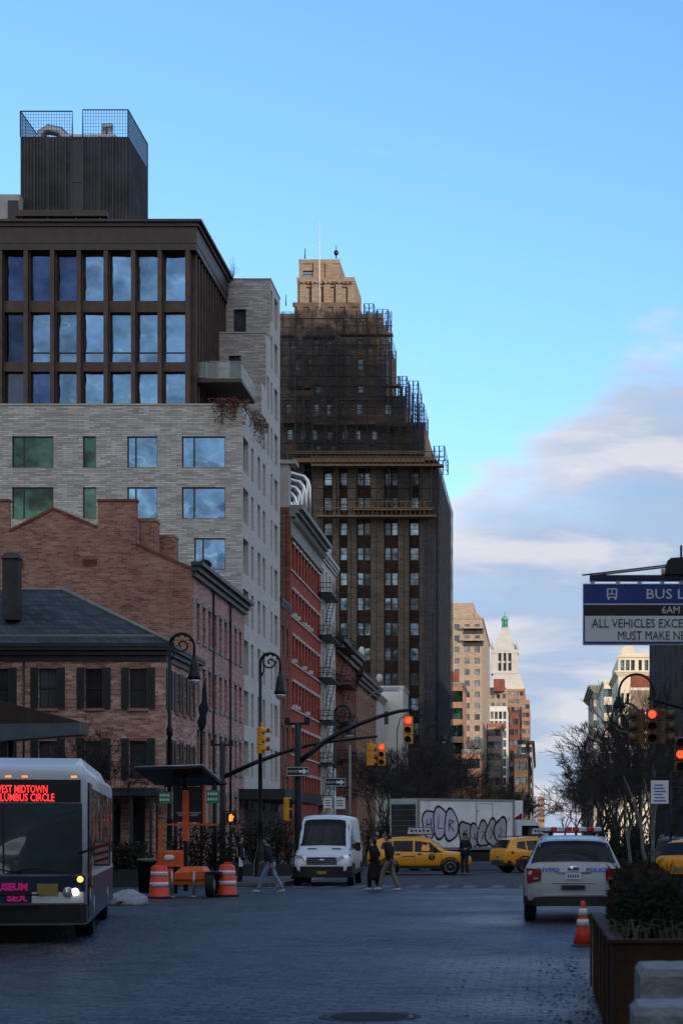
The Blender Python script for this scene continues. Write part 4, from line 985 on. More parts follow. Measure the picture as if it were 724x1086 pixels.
far('stone_building', 'pale grey narrow building before the orange brick block', 549, 557, 785, 560, 640, 'stone_grey', 2, 3.6, 1.2, 1.9, 5, corn=(1.0, 1.2, 'trim_dark'))
far('stone_building', 'thin cream building closing the far left row above the street', 556, 563.5, 786, 660, 900, 'stone_grey', 2, 3.6, 1.2, 1.9, 8, corn=(1.0, 1.2, 'trim_dark'))
far('loft_building', 'dark low lofts behind the bare trees near the street end', 545, 559, 800, 480, 640, 'brick_dark', 2, 3.8, 1.3, 2.0, 6, corn=(.6, 1, 'trim_dark'))
far('brick_building', 'distant small pink brick building beside the street vanishing point', 569.5, 577, 845, 1500, 1800, 'brick_orange', 3, 4, 1.5, 2, 6)
# ---- white spire
def spire():
    D = 1080.0; t = thing('stone_tower', 'white stone tower with pyramid roof and green copper lantern', 'tower', (X_(535, D), D + 10, 0)); q = D / F
    g = MB()
    def fr(cx, hw0, hw1, y0, y1, hd0=None, mi=0):
        X = X_(cx, D); z0, z1 = Z_(y0, D), Z_(y1, D); h0, h1 = hw0 * q, hw1 * q; c = D + 10
        g.loft([[(X - h0, c - h0, z0), (X + h0, c - h0, z0), (X + h0, c + h0, z0), (X - h0, c + h0, z0)], [(X - h1, c - h1, z1), (X + h1, c - h1, z1), (X + h1, c + h1, z1), (X - h1, c + h1, z1)]], mi, True, False)
    fr(534, 17, 17, 1030, 733); fr(537, 18.5, 14, 729, 714); fr(535, 14.8, 14.4, 714, 711)
    c = 534.8; cc = D + 10
    for k, (a, b) in enumerate([(-13.9, -7), (-3.6, -1.6), (1.6, 3.6), (7, 13.9)]): 
        for s in (-1, 1): g.box(X_(c, D) + a * q, X_(c, D) + b * q, cc + (12 * q if s > 0 else -14 * q), cc + (14 * q if s > 0 else -12 * q), Z_(711, D), Z_(692, D)); g.box(X_(c, D) + (12 * q if s > 0 else -14 * q), X_(c, D) + (14 * q if s > 0 else -12 * q) + .01, cc + a * q, cc + b * q, Z_(711, D), Z_(692, D))
    fr(c, 14.6, 14.6, 692.2, 688.5); fr(c, 12.5, 11.5, 688.5, 684)
    g.box(X_(c, D) - 9 * q, X_(c, D) + 9 * q, cc - 12.5 * q, cc - 12 * q, Z_(702.5, D), Z_(700.5, D))
    for sx in (-1, 1):
        for sy in (-1, 1): g.lathe((X_(c, D) + sx * 12.8 * q, cc + sy * 12.8 * q, Z_(688, D)), [(1, 0), (.8, 3), (.2, 4.5)], 6)
    y0, w0 = 684, 10.5
    for y1, w1 in [(676, 7.6), (668, 4.9), (663.5, 3.6)]: fr(c, w0, w1 + .35, y0, y1 + .5); y0, w0 = y1 + .5, w1
    put(g, 'shaft', 'stone_white', t, True)
    g = MB(); g.box(X_(c, D) - 11.9 * q, X_(c, D) + 11.9 * q, cc - 11.9 * q, cc + 11.9 * q, Z_(711, D), Z_(692.3, D)); put(g, 'belfry_core', 'trim_dark', t, True)
    l = MB(); zt = Z_(664, D); X = X_(c, D)
    l.lathe((X, cc, zt), [(2.0, 0), (2.0, .6), (1.5, .7)], 10)
    for k in range(8): a = k * math.pi / 4; l.tube([(X + 1.5 * math.cos(a), cc + 1.5 * math.sin(a), zt + .6), (X + 1.5 * math.cos(a), cc + 1.5 * math.sin(a), zt + 4.6)], .3, 5)
    l.lathe((X, cc, zt), [(.9, .6), (.9, 4.6)], 8); l.lathe((X, cc, zt), [(2.2, 4.5), (2.3, 5.1), (1.6, 5.8), (.9, 6.9), (.3, 7.4), (.15, 9.6)], 10)
    put(l, 'lantern', 'copper', t, True)
spire()

# ================================================================== RIGHT ROW
def RPX(X, D): return VX + X * F / D
def rfar(name, label, pl, pr, yt, D, D1, wm, **k): return far(name, label, pl, pr, yt, D, D1, wm, right=False, **k)
def cream():
    D = 400.0; x0, x1 = X_(655, D), X_(700, D); z = Z_(712, D); q = D / F
    # front openings px
    fr = []
    for ya, yb in [(735, 747), (758, 770), (782, 794), (806, 818)]:
        for a, b in ((658, 661), (663.5, 666.5)): fr.append(((a - 655) * q, (b - 655) * q, Z_(yb, D), Z_(ya, D)))
    for a, b in ((671, 675), (679, 683)):
        for ya, yb in [(758, 766), (775, 783), (800, 808)]: fr.append(((a - 655) * q, (b - 655) * q, Z_(yb, D), Z_(ya, D)))
    lf = [(u, u + 1.4, zz, zz + 2.2) for zz in [z - 4 - 3.9 * k for k in range(8)] for u in (4, 10, 16, 22, 28)]
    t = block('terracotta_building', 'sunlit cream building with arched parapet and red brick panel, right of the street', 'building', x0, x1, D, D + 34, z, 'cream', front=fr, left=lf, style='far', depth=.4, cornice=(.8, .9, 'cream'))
    g = MB(); za, zb = z + .02, Z_(697, D)
    ho = [((a - 655) * q, (b - 655) * q, .2, Z_(700, D) - za) for a, b in ((657.5, 661.5), (663, 667), (668.5, 672.5), (676.5, 680), (683, 687), (690, 694))]
    g.wall((x0, D, za), (1, 0, 0), (0, -1, 0), x1 - x0, zb - za, ho, .4); g.wall((x0, D + 34, za), (0, -1, 0), (-1, 0, 0), 34, zb - za, [], .4)
    g.quad((x0, D, zb - .01), (x1, D, zb - .01), (x1, D + 34, zb - .01), (x0, D + 34, zb - .01))
    g.box(x0 - .3, x1, D - .3, D - .002, zb, zb + .4)
    xa, xb = X_(658, D), X_(673, D); n = 12; arc = [(xa, zb + .4)] + [(xa + (xb - xa) * (.5 - .5 * math.cos(math.pi * k / n)), Z_(691, D) + math.sin(math.pi * k / n) * 1.3) for k in range(n + 1)] + [(xb, zb + .4)]
    g.prism(list(reversed(arc)), .8, 0, 'y', D + .01); g.box(X_(673, D), x1, D + .3, D + .8, zb + .4, Z_(692.5, D))
    put(g, 'attic_storey', 'cream', t, True); windows(t, (x0, D, za), (1, 0, 0), (0, -1, 0), ho, .4, 'sash_far')
    p = MB(); p.box(X_(668.5, D), x1, D - .12, D - .002, Z_(729, D), Z_(714, D)); put(p, 'red_brick_panel', 'brick_maroon', t, True)
    p = MB(); 
    for ya, yb in ((732, 755), (757.5, 775)): p.box(X_(668.5, D), x1, D - .1, D - .003, Z_(yb, D), Z_(ya, D))
    put(p, 'tan_brick_panel', 'tower_crown', t, True)
cream()
rfar('stone_building', 'grey stone building with heavy cornice farther down the right side', 629, 649, 727, 540, 600, 'stone_grey', cols=3, pitch=4, ww=1.8, hh=2.2, sidecols=4, corn=(1.6, 1.6, 'trim_grey'))
rfar('stone_building', 'thin pale building between the grey stone one and the cream building', 640, 656, 722, 470, 530, 'cream', cols=3, pitch=4, ww=1.4, hh=2.0, sidecols=4, corn=(.4, .8, 'cream'))
rfar('stone_building', 'low cream building end at the far right row', 624, 634, 780, 640, 760, 'cream', cols=2, pitch=4, ww=1.3, hh=2.0, sidecols=6, corn=(.4, .8, 'cream'))
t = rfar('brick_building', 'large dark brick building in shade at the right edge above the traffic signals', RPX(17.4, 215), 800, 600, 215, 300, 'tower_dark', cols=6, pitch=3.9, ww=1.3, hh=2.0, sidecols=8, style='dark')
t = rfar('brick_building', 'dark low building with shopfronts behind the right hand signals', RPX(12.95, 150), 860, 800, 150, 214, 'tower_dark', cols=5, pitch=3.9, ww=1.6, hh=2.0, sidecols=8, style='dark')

# ---- unseen tall blocks added behind the camera: they keep the whole crossing in shade
for i, (x0, x1, y0, y1, z, lb) in enumerate([(-4, 34, -95, -60, 92, 'slab added for shade at the near corner'), (36, 84, -100, -62, 104, 'tower added for shade next to the slab'), (86, 150, -105, -64, 112, 'broad tower added for shade'), (152, 205, -110, -66, 138, 'tall slim tower added for shade'), (207, 262, -112, -66, 146, 'tallest tower of the row added for shade')]):
    n = int((x1 - x0) / 6)
    t = thing('shade_tower', lb + ', out of view behind the viewer', 'building', ((x0 + x1) / 2, y1, 0), group='unseen towers added for shade')
    g = MB(); g.box(x0, x1, y0, y1, 0, z); g.box(x0 + 5, x1 - 5, y0 + 5, y1 - 5, z, z + 5); put(g, 'wall', 'stone_grey', t, True)
    g = MB()
    for k in range(int(z / 4) - 1): g.box(x0 + 1, x1 - 1, y1 + .002, y1 + .1, 5 + k * 4, 7.2 + k * 4)
    put(g, 'window_band', 'glass_dark', t, True)

for x0, x1, y0, y1, z, lb in [(-60, -24, -40, 20, 26, 'unseen low block left of the viewer, added to darken the street'), (-70, -34, 24, 88, 24, 'unseen low block left of the crossing, added to darken the street'), (22, 60, -45, 40, 12, 'unseen block right of the viewer, added to darken the street'), (26, 60, 44, 138, 8, 'unseen block right of the crossing, added to darken the street')]:  # unseen blocks added at the sides to darken the light at street level
    t = thing('shade_block', lb, 'building', ((x0 + x1) / 2, y0, 0), group='unseen blocks added to dim the street')
    g = MB(); g.box(x0, x1, y0, y1, 0, z); g.box(x0 - .4, x1 + .4, y0 - .4, y1 + .4, z + .002, z + .6); put(g, 'wall', 'brick_maroon', t, True)
    g = MB(); xx = x1 if x1 < 0 else x0
    for k in range(int(z / 4)):
        for i in range(int((y1 - y0) / 3)): g.box(xx - .05, xx + .05, y0 + 1 + i * 3, y0 + 2.2 + i * 3, 1.2 + k * 4, 3.4 + k * 4)
    put(g, 'window_row', 'glass_dark', t, True)
# ================================================================== street furniture
def bishop(name, label, px, ytop, lx, ly, D, group='scrolled iron street lamps on the left'):
    """cast iron lamp post whose head curls over to the right"""
    X = X_(px, D); r = (X_(lx, D) - X) / 2; zt = Z_(ytop, D); zc = zt - r
    t = thing(name, label, 'street lamp', (X, D, 0), group=group)
    g = MB(); g.lathe((0, 0, 0), [(.34, 0), (.34, .12), (.28, .2), (.26, .7), (.17, .95), (.19, 1.05), (.12, 1.2), (.095, 2.2), (.12, 2.25), (.09, 2.4), (.075, zc * .62), (.12, zc * .62 + .05), (.12, zc * .62 + .25), (.07, zc * .62 + .4), (.06, zc)], 14)
    put(g, 'post', 'iron', t)
    g = MB(); pts = [(0, 0, zc - .1)] + [(r - r * math.cos(a), 0, zc + r * math.sin(a)) for a in [math.pi * k / 14 for k in range(15)]] + [(2 * r, 0, zc - .35)]
    g.tube(pts, [.06] * 10 + [.05] * (len(pts) - 10), 8)
    # inner scroll
    sp_ = []
    for k in range(30):
        a = math.pi - .3 + k * .27; rr = r * .78 * (1 - k / 34); sp_.append((r + rr * math.cos(a) * .92, 0, zc + r * .08 + rr * math.sin(a) * .85))
    g.tube(sp_, .035, 6)
    g.tube([(0, 0, zc - .6), (r * .35, 0, zc - .3), (r * .3, 0, zc + .1), (r * .05, 0, zc + .2)], .03, 6)
    for a in (.6, 1.2, 1.9, 2.5): g.ball((r + r * .83 * math.cos(a), 0, zc + r * .83 * math.sin(a)), .05, .05, .05, 8)
    put(g, 'scroll_arm', 'iron', t)
    g = MB(); z0 = zc - .35; g.lathe((2 * r, 0, z0), [(.05, .05), (.07, 0), (.08, -.12), (.13, -.2), (.17, -.45), (.21, -.70), (.25, -.82), (.22, -.86)], 14); o = put(g, 'lamp_shade', 'iron', t)
    g = MB(); g.lathe((2 * r, 0, z0 - .855), [(.2, 0), (.18, -.1), (.1, -.2), (.02, -.23)], 14); put(g, 'globe', 'clear_lens', o)
    return t
bishop('street_lamp', 'scrolled black iron street lamp in front of the shuttered brick house', 180, 672, 206, 716, 68)
lampB = bishop('street_lamp', 'scrolled black iron street lamp carrying a yellow traffic signal, before the grey brick building', 276, 693, 297, 724, 74)
bishop('street_lamp', 'smaller scrolled iron street lamp behind the white van', 355, 748, 371, 768, 104)

def signal(name, label, px, py, D, mats=(0, 0, 0), lit=None, face='front', s=1.0, rz=0, group='yellow traffic signals', pole=None, boxm='yellow_signal'):
    """three-lamp head, centre at (px,py); face: towards the viewer; lit = 0 top, 1 mid, 2 bottom"""
    t = thing(name, label, 'traffic light', (X_(px, D), D, Z_(py, D)), rz, group)
    h = 1.05 * s; w_ = .34 * s; g = MB()
    for k in range(3):
        z = h / 2 - (k + 1) * h / 3; g.rbox(-w_ / 2, w_ / 2, 0, .2 * s, z + .01, z + h / 3 - .01, .03)
    g.box(-.03, .03, .05, .1, h / 2, h / 2 + .18)
    put(g, 'signal_housing', boxm, t)
    for k in range(3):
        z = h / 2 - (k + .5) * h / 3
        l = MB(); l.lathe((0, -.004, z), [(.0, -.03), (.09 * s, -.02), (.115 * s, 0), (.12 * s, .01)], 16, 0, 'y')
        ln = put(l, 'lens', ['lamp_red' if lit == k else 'black_plastic'], t)
        v = MB(); n = 12
        for i in range(n):
            a0, a1 = math.pi * (i / n) * 1.25 - .4, math.pi * ((i + 1) / n) * 1.25 - .4; r_ = .135 * s
            v.add([(r_ * math.cos(a0), -.002, z + r_ * math.sin(a0)), (r_ * math.cos(a1), -.002, z + r_ * math.sin(a1)), (r_ * math.cos(a1), -.24 * s, z + r_ * math.sin(a1) - .02), (r_ * math.cos(a0), -.24 * s, z + r_ * math.sin(a0) - .02)], [(0, 1, 2, 3)])
        put(v, 'visor', boxm, t)
    return t
# heads over the crossing, left
signal('traffic_light', 'yellow traffic signal fixed to the iron lamp post, seen side on', 279, 785, 73.5, rz=R(65), lit=None)
signal('traffic_light', 'traffic signal with red on, hanging at the tip of the nearer mast arm', 432.5, 774, 70, lit=0)
signal('traffic_light', 'unlit yellow traffic signal turned away, left one of the pair on the farther arm', 394, 800, 88, rz=R(150))
signal('traffic_light', 'traffic signal with red on, right one of the pair on the farther arm', 404.5, 800, 88, lit=0)
# mast arms
def mast(label, px, D, ytop, ybase, pts, cross=None):
    t = thing('mast_arm_pole', label, 'signal pole', (X_(px, D), D, 0), group='signal poles with long arms')
    X = X_(px, D); g = MB(); g.lathe((0, 0, 0), [(.3, 0), (.3, .15), (.18, .5), (.15, 1.2), (.13, Z_(ytop, D) - .1), (.05, Z_(ytop, D))], 12); put(g, 'pole', 'iron', t)
    g = MB(); P = [(X_(a, D) - X, 0, Z_(b, D)) for a, b in pts]; g.tube(P, [.11 - .06 * i / len(P) for i in range(len(P))], 8); put(g, 'arm', 'iron', t)
    if cross:
        g = MB(); g.tube([(X_(cross[0], D) - X, 0, Z_(cross[2], D)), (X_(cross[1], D) - X, 0, Z_(cross[2], D))], .05, 6)
        for q in (cross[0], cross[1]): g.box(X_(q, D) - X - .1, X_(q, D) - X + .1, -.1, .1, Z_(cross[2], D) - .05, Z_(cross[2], D) + .22)
        put(g, 'crossbar', 'iron', t)
    return t
mast('black signal pole at the left corner whose long arm carries the signal pair', 236, 88, 786, 930, [(237, 824), (270, 809), (300, 798), (328, 790), (353, 786), (380, 783), (400, 781)], (226, 245, 790))
mast('black signal pole behind the van whose curved arm carries the single red signal', 316, 70, 766, 936, [(317, 808), (330, 798), (345, 786), (360, 777), (380, 768), (405, 759), (422, 754.5), (437, 752.5)], (305, 326, 767.5))
# pedestrian hand signal
D = 87.8; t = thing('pedestrian_signal', 'pedestrian signal showing a lit orange hand beside the left corner pole', 'pedestrian signal', (X_(245, D), D, Z_(867, D)), group='pedestrian signals')
g = MB(); g.rbox(-.24, .24, 0, .2, -.24, .24, .03); g.tube([(-.4, .1, .3), (.3, .1, .3)], .03, 5); g.tube([(-.4, .1, -.3), (.3, .1, -.3)], .03, 5); put(g, 'signal_housing', 'iron', t)
g = MB()
g.prism([(-.09, -.17), (.07, -.17), (.10, -.02), (.14, .05), (.11, .07), (.07, .03), (.065, .13), (.03, .13), (.025, .16), (-.01, .16), (-.015, .14), (-.05, .14), (-.055, .10), (-.085, .10)], -.02, 0, 'y', -.005); put(g, 'hand_symbol', 'lamp_hand', t)
D = 69.6; t = thing('pedestrian_signal', 'side-on yellow pedestrian signal low on the pole with the one way sign', 'pedestrian signal', (X_(316, D) - .28, D, Z_(858, D)), R(80), group='pedestrian signals')
g = MB(); g.rbox(-.22, .22, 0, .2, -.42, .42, .03); put(g, 'signal_housing', 'yellow_signal', t)
g = MB(); g.box(-.17, .17, -.01, -.003, .04, .38); g.box(-.17, .17, -.01, -.003, -.38, -.04); put(g, 'signal_face', 'black_plastic', t)
# one way signs
def oneway(label, px, py, wpx, D):
    s = D / F; w_ = wpx * s; h = w_ * .42
    t = thing('one_way_sign', label, 'road sign', (X_(px, D), D, Z_(py, D)), group='black and white one way signs')
    g = MB(); g.box(-w_ / 2, w_ / 2, 0, .02, -h / 2, h / 2); put(g, 'sign_plate', 'black_sign', t)
    g = MB()
    a, b, k = w_ / 2 * .94, h / 2 * .88, .02
    for x0, x1, z0, z1 in [(-a, a, b - k, b), (-a, a, -b, -b + k), (-a, -a + k, -b, b), (a - k, a, -b, b)]: g.box(x0, x1, -.006, -.002, z0, z1)
    g.prism([(.04, -h * .13), (.24 * w_, -h * .13), (.24 * w_, -h * .32), (.43 * w_, 0), (.24 * w_, h * .32), (.24 * w_, h * .13), (.04, h * .13)], .004, 0, 'y', -.008); put(g, 'arrow', 'white_sign', t)
    text('ONE WAY', h * .36, 'lettering', 'white_sign', t, (-w_ * .43, -.006, -h * .13), ext=.001, sx=.62)
    return t
oneway('black and white one way sign with right arrow on the nearer signal pole', 315.5, 818, 25, 69.7)
oneway('black and white one way sign with right arrow on the post behind the van roof', 355.5, 829.5, 23, 84)
# post with small signs
D = 84.1; t = thing('sign_post', 'thin post behind the van with two small white signs and a yellow sticker', 'sign post', (X_(355, D), D, 0))
g = MB(); g.tube([(0, .06, 0), (0, .06, Z_(815, D))], .05, 6); g.box(-.45, .35, .04, .08, Z_(846, D), Z_(844.5, D)); put(g, 'post', 'steel', t)
for a, b, y0, y1 in [(343, 352, 846, 861), (354.5, 366, 846, 858)]:
    g = MB(); g.box(X_(a, D) - X_(355, D), X_(b, D) - X_(355, D), -.02, 0, Z_(y1, D), Z_(y0, D)); sgn = put(g, 'sign_plate', 'white_sign', t)
    g = MB()
    for k in range(3): g.box(X_(a + 2, D) - X_(355, D), X_(b - 2, D) - X_(355, D), -.026, -.022, Z_(849.5 + k * 2.6, D), Z_(848.6 + k * 2.6, D))
    if a == 343: g.box(X_(344, D) - X_(355, D), X_(351, D) - X_(355, D), -.027, -.023, Z_(861, D), Z_(857, D), 1)
    put(g, 'sign_print', ['black_sign', 'plate_yellow'], sgn)
# light grey cobra lamp
def cobra(label, px, D, yb, pts, m='trim_grey', r=.05, double=False, lit=False):
    X = X_(px, D); t = thing('street_lamp', label, 'street lamp', (X, D, 0), group='tall plain street lamps')
    g = MB(); g.tube([(0, 0, 0), (0, 0, Z_(pts[0][1], D))], [r * 1.4, r], 8); put(g, 'post', m, t)
    g = MB(); g.tube([(X_(a, D) - X, 0, Z_(b, D)) for a, b in pts], r * .7, 6); put(g, 'arm', m, t)
    a, b = pts[-1]; xx, zz = X_(a, D) - X, Z_(b, D); d = 1 if pts[-1][0] > pts[-2][0] else -1
    return t, xx, zz, d
t, xx, zz, d = cobra('thin grey street lamp with curved arm behind the white van', 371, 100, 0, [(371, 790), (374, 770), (383, 748), (395, 735), (408, 731)])
g = MB(); g.box(xx - .1, xx + .75, -.15, .15, zz - .1, zz + .08); put(g, 'lamp_head', 'steel', t)
t, xx, zz, d = cobra('thin dark lamp post arching over at the foot of the white stucco wall', 421, 130, 0, [(421, 800), (421, 775), (424, 762), (433, 757), (440, 759)], 'iron')
g = MB(); g.box(xx - .1, xx + .6, -.15, .15, zz - .1, zz + .08); put(g, 'lamp_head', 'iron', t)
def crook(label, pole, top, lx, ly, D, lit=False, flip=False):
    """pole on one side, half circle, lamp hanging at the other"""
    X = X_(pole, D); r = (X_(lx, D) - X) / 2; zc = Z_(top, D) - abs(r)
    t = thing('street_lamp', label, 'street lamp', (X, D, 0), group='arching street lamps')
    g = MB(); g.lathe((0, 0, 0), [(.22, 0), (.2, .8), (.1, 1.1), (.07, zc)], 8); put(g, 'post', 'iron', t)
    g = MB(); pts = [(r - r * math.cos(a), 0, zc + abs(r) * math.sin(a)) for a in [math.pi * k / 12 for k in range(13)]]; pts.append((2 * r, 0, Z_(ly, D) + .15)); g.tube(pts, .06, 6); put(g, 'arm', 'iron', t)
    g = MB(); z = Z_(ly, D); g.lathe((2 * r, 0, z), [(.05, .25), (.12, .15), (.26, -.1), (.30, -.3), (.2, -.33)], 10); s2 = put(g, 'lamp_shade', 'iron', t)
    g = MB(); g.lathe((2 * r, 0, z - .33), [(.19, 0), (.1, -.14), (.02, -.18)], 8); put(g, 'bulb', 'lamp_white' if lit else 'clear_lens', s2)
    return t
crook('nearest arching street lamp at right, against the sunlit cream building', 692.5, 715, 656, 744, 86)
crook('second arching street lamp at right, lower and farther than the tallest one', 678, 746, 648.5, 770, 112)
crook('farthest arching street lamp at right with its bulb lit', 662, 769, 640, 793, 138, lit=True)
crook('arching street lamp over the trees in front of the scaffolded tower', 452, 769, 470, 782, 150)
# furled flag pole
D = 71; X = X_(215, D); t = thing('flag_pole', 'thin pole with a furled dark banner left of the corner signal pole', 'flag pole', (X, D, 0))
g = MB(); g.tube([(-.05, 0, 0), (-.05, 0, Z_(765, D)), (.12, 0, Z_(719, D))], [.06, .05, .03], 6); put(g, 'pole', 'iron', t)
g = MB(); g.loft([[(X_(a, D) - X - w_, -.06, Z_(y, D)), (X_(a, D) - X + w_, -.09, Z_(y, D)), (X_(a, D) - X + w_ * .8, .1, Z_(y, D)), (X_(a, D) - X - w_ * .8, .08, Z_(y, D))] for a, y, w_ in [(217.5, 722, .03), (217, 730, .07), (217, 744, .11), (216, 752, .2), (215.5, 759, .12), (214.5, 766, .19), (214, 774, .08)]]); put(g, 'furled_banner', 'cloth_navy', t)

# ---- BUS LANE gantry sign, right
D = 27.0
def bus_sign():
    t = thing('bus_lane_sign', 'blue, black and white bus lane sign hanging from a mast arm at the right edge', 'road sign', (X_(690, D), D, 0)); X = X_(690, D); q = D / F
    x0, x1 = X_(617.5, D) - X, X_(617.5, D) - X + 3.1
    def b(px0, px1, y0, y1, d0, d1, name, m):
        g = MB(); g.box(px0, px1, d0, d1, Z_(y1, D), Z_(y0, D)); return put(g, name, m, t)
    g = MB(); g.rbox(x0, x1, 0, .05, Z_(684, D), Z_(619, D), .012); put(g, 'sign_plate', 'blue_sign', t)
    e = .02
    b(x0 + e, x1 - e, 640.2, 641.4, -.006, -.001, 'border_line', 'white_sign'); b(x0 + e, x1 - e, 642, 653.2, -.007, -.001, 'black_band', 'black_sign')
    b(x0 + .03, x1 - .03, 653.2, 680.5, -.007, -.001, 'white_panel', 'white_sign')
    g = MB()
    for a, c, y0, y1 in [(617.5, 0, 619, 619.9), (617.5, 0, 683.1, 684)]: g.box(x0, x1, -.012, -.001, Z_(y1, D), Z_(y0, D))
    g.box(x0, x0 + .012, -.012, -.001, Z_(683.1, D), Z_(619.9, D)); put(g, 'rim', 'steel', t)
    cap = lambda px: px * q / .70      # text size giving capital height of px pixels
    def tx(s, px, ybase, h, m, width):
        o = text(s, cap(h), 'lettering', m, t, (X_(px, D) - X, -.011, Z_(ybase, D)), ext=.003, bold=.002)
        wv = max(v.co.x for v in o.data.vertices); o.scale = (width * q / wv, 1, 1); return o
    def txn(s, px, ybase, h, m, ref, refw):
        h = h * 1.08
        """scale so that the first letters ref span refw pixels"""
        o = text(s, cap(h), 'lettering', m, t, (X_(px, D) - X, -.011, Z_(ybase, D)), ext=.003)
        r_ = text(ref, cap(h), 'tmp', m); wv = max(v.co.x for v in r_.data.vertices); bpy.data.objects.remove(r_); o.scale = (refw * q / wv, 1, 1); return o
    txn('BUS LANE', 684, 635, 9.5, 'white_sign', 'BUS', 28)
    txn('6AM   - 10PM', 701, 650.5, 7, 'white_sign', '6AM', 19)
    txn('ALL VEHICLES EXCEPT BUSES', 627, 665.5, 8.6, 'black_sign', 'ALL VEHICLES EXCE', 96.5)
    txn('MUST MAKE NEXT RIGHT', 654, 678.5, 8.6, 'black_sign', 'MUST MAKE N', 66)
    g = MB(); c = lambda a, d: (X_(a, D) - X, Z_(d, D))
    def r4(a, b_, y0, y1): g.box(X_(a, D) - X, X_(b_, D) - X, -.008, -.001, Z_(y1, D), Z_(y0, D))
    r4(643.5, 653.5, 624, 625.2); r4(643, 644.4, 625.2, 634); r4(652.6, 654, 625.2, 634); r4(644.4, 652.6, 629.5, 630.6); r4(644.4, 652.6, 632.8, 634); r4(644, 646, 634, 636); r4(651, 653, 634, 636); r4(648, 649, 625.2, 629.5)
    put(g, 'bus_symbol', 'white_sign', t)
    # arm, hangers, stay wires, pole
    g = MB(); g.box(X_(625, D) - X, X_(775, D) - X, .02, .2, Z_(615, D), Z_(609.5, D)); put(g, 'arm', 'blue_steel', t)
    g = MB()
    for px in (628, 655, 678, 702, 722, 745): g.box(X_(px, D) - X - .03, X_(px, D) - X + .03, .055, .1, Z_(640, D), Z_(612, D))
    put(g, 'hanger', 'steel', t)
    g = MB(); g.tube([(X_(617, D) - X, .1, Z_(609, D)), (X_(706, D) - X, .1, Z_(598.5, D))], .012, 5); g.tube([(X_(628, D) - X, .1, Z_(609.5, D)), (X_(706, D) - X, .1, Z_(600.5, D))], .012, 5); put(g, 'stay_wire', 'iron', t)
    g = MB(); g.prism([c(704, 609.2), c(707, 595), c(711, 592), c(735, 590.5), c(775, 591), c(775, 609.2)], .5, 0, 'y', -.05); g.box(c(721.5, 0)[0], c(723.5, 0)[0], .1, .2, Z_(592, D), Z_(577, D)); g.box(c(701.5, 0)[0], c(703.9, 0)[0], .1, .2, Z_(608, D), Z_(602, D), 1); put(g, 'equipment_housing', ['iron_green', 'gold'], t)
    g = MB(); xx = X_(765, D) - X; g.tube([(xx, .35, 0), (xx, .35, Z_(570, D))], [.14, .1], 12); put(g, 'pole', 'iron', t)
bus_sign()
# signals at right
t = signal('traffic_light', 'dusky traffic signal cluster with red on top, hanging right of the cream building', 691, 770, 48, lit=0, s=.86, boxm='signal_dim')
for s_x in (-1, 1):
    g = MB()
    for k in range(3):
        z = .45 - (k + 1) * .30; g.rbox(s_x * .27 - .09, s_x * .27 + .09, .05, .3, z + .01, z + .29, .03)
        g.lathe((s_x * .38, .17, z + .15), [(.10, 0), (.13, s_x * .2), (.12, s_x * .2)], 12, 0, 'x')
    put(g, 'side_head', 'signal_dim', t)
M_dim = None
t = signal('traffic_light', 'lower yellow traffic signal with its lower lamp red, at the right edge', 721, 800, 55, lit=None, boxm='signal_dim')
for ch in [c for c in t.children if c.name.startswith('lens')][1:2]: ch.data.materials[0] = M['lamp_red']
tp = thing('mast_arm_pole', 'dark signal pole out at the right whose long arm carries the dusky signal cluster', 'signal pole', (X_(760, 48), 48, 0), group='signal poles with long arms')
g = MB(); g.lathe((0, 0, 0), [(.25, 0), (.2, .5), (.13, 1), (.1, 6.5)], 10); put(g, 'pole', 'iron', tp)
g = MB(); g.tube([(0, 0.2, 4.6), (-.6, .2, 4.95), (X_(691, 48) - X_(760, 48) - .1, .2, Z_(740, 48) + .0)], [.08, .07, .04], 6); g.tube([(X_(691, 48) - X_(760, 48), .1, Z_(740, 48)), (X_(691, 48) - X_(760, 48), .1, Z_(757, 48))], .03, 6); put(g, 'arm', 'iron', tp); g = MB(); g.tube([(0, 7.2, Z_(838, 55)), (X_(715, 55) - X_(760, 48), 7.2, Z_(835, 55))], .03, 5); put(g, 'arm', 'iron', tp)
# whitish street banner
D = 60; t = thing('hanging_sign', 'pale printed square sign hanging among the bare trees at right', 'sign', (X_(699, D), D, Z_(840, D)))
g = MB(); g.box(-.28, .28, 0, .03, -.37, .37); put(g, 'sign_plate', 'white_dirty', t)
g = MB()
for k in range(6): g.box(-.2 + .03 * (k % 2), .2 - .05 * (k % 3), -.006, -.001, -.3 + k * .1, -.26 + k * .1)
put(g, 'sign_print', 'police_blue', t)
g = MB(); g.tube([(.35, .05, -.37 - Z_(840, D) + .37), (.35, .05, .6)], .04, 6); g.tube([(.35, .05, .45), (-.25, .05, .45)], .02, 5); put(g, 'post', 'iron', t)

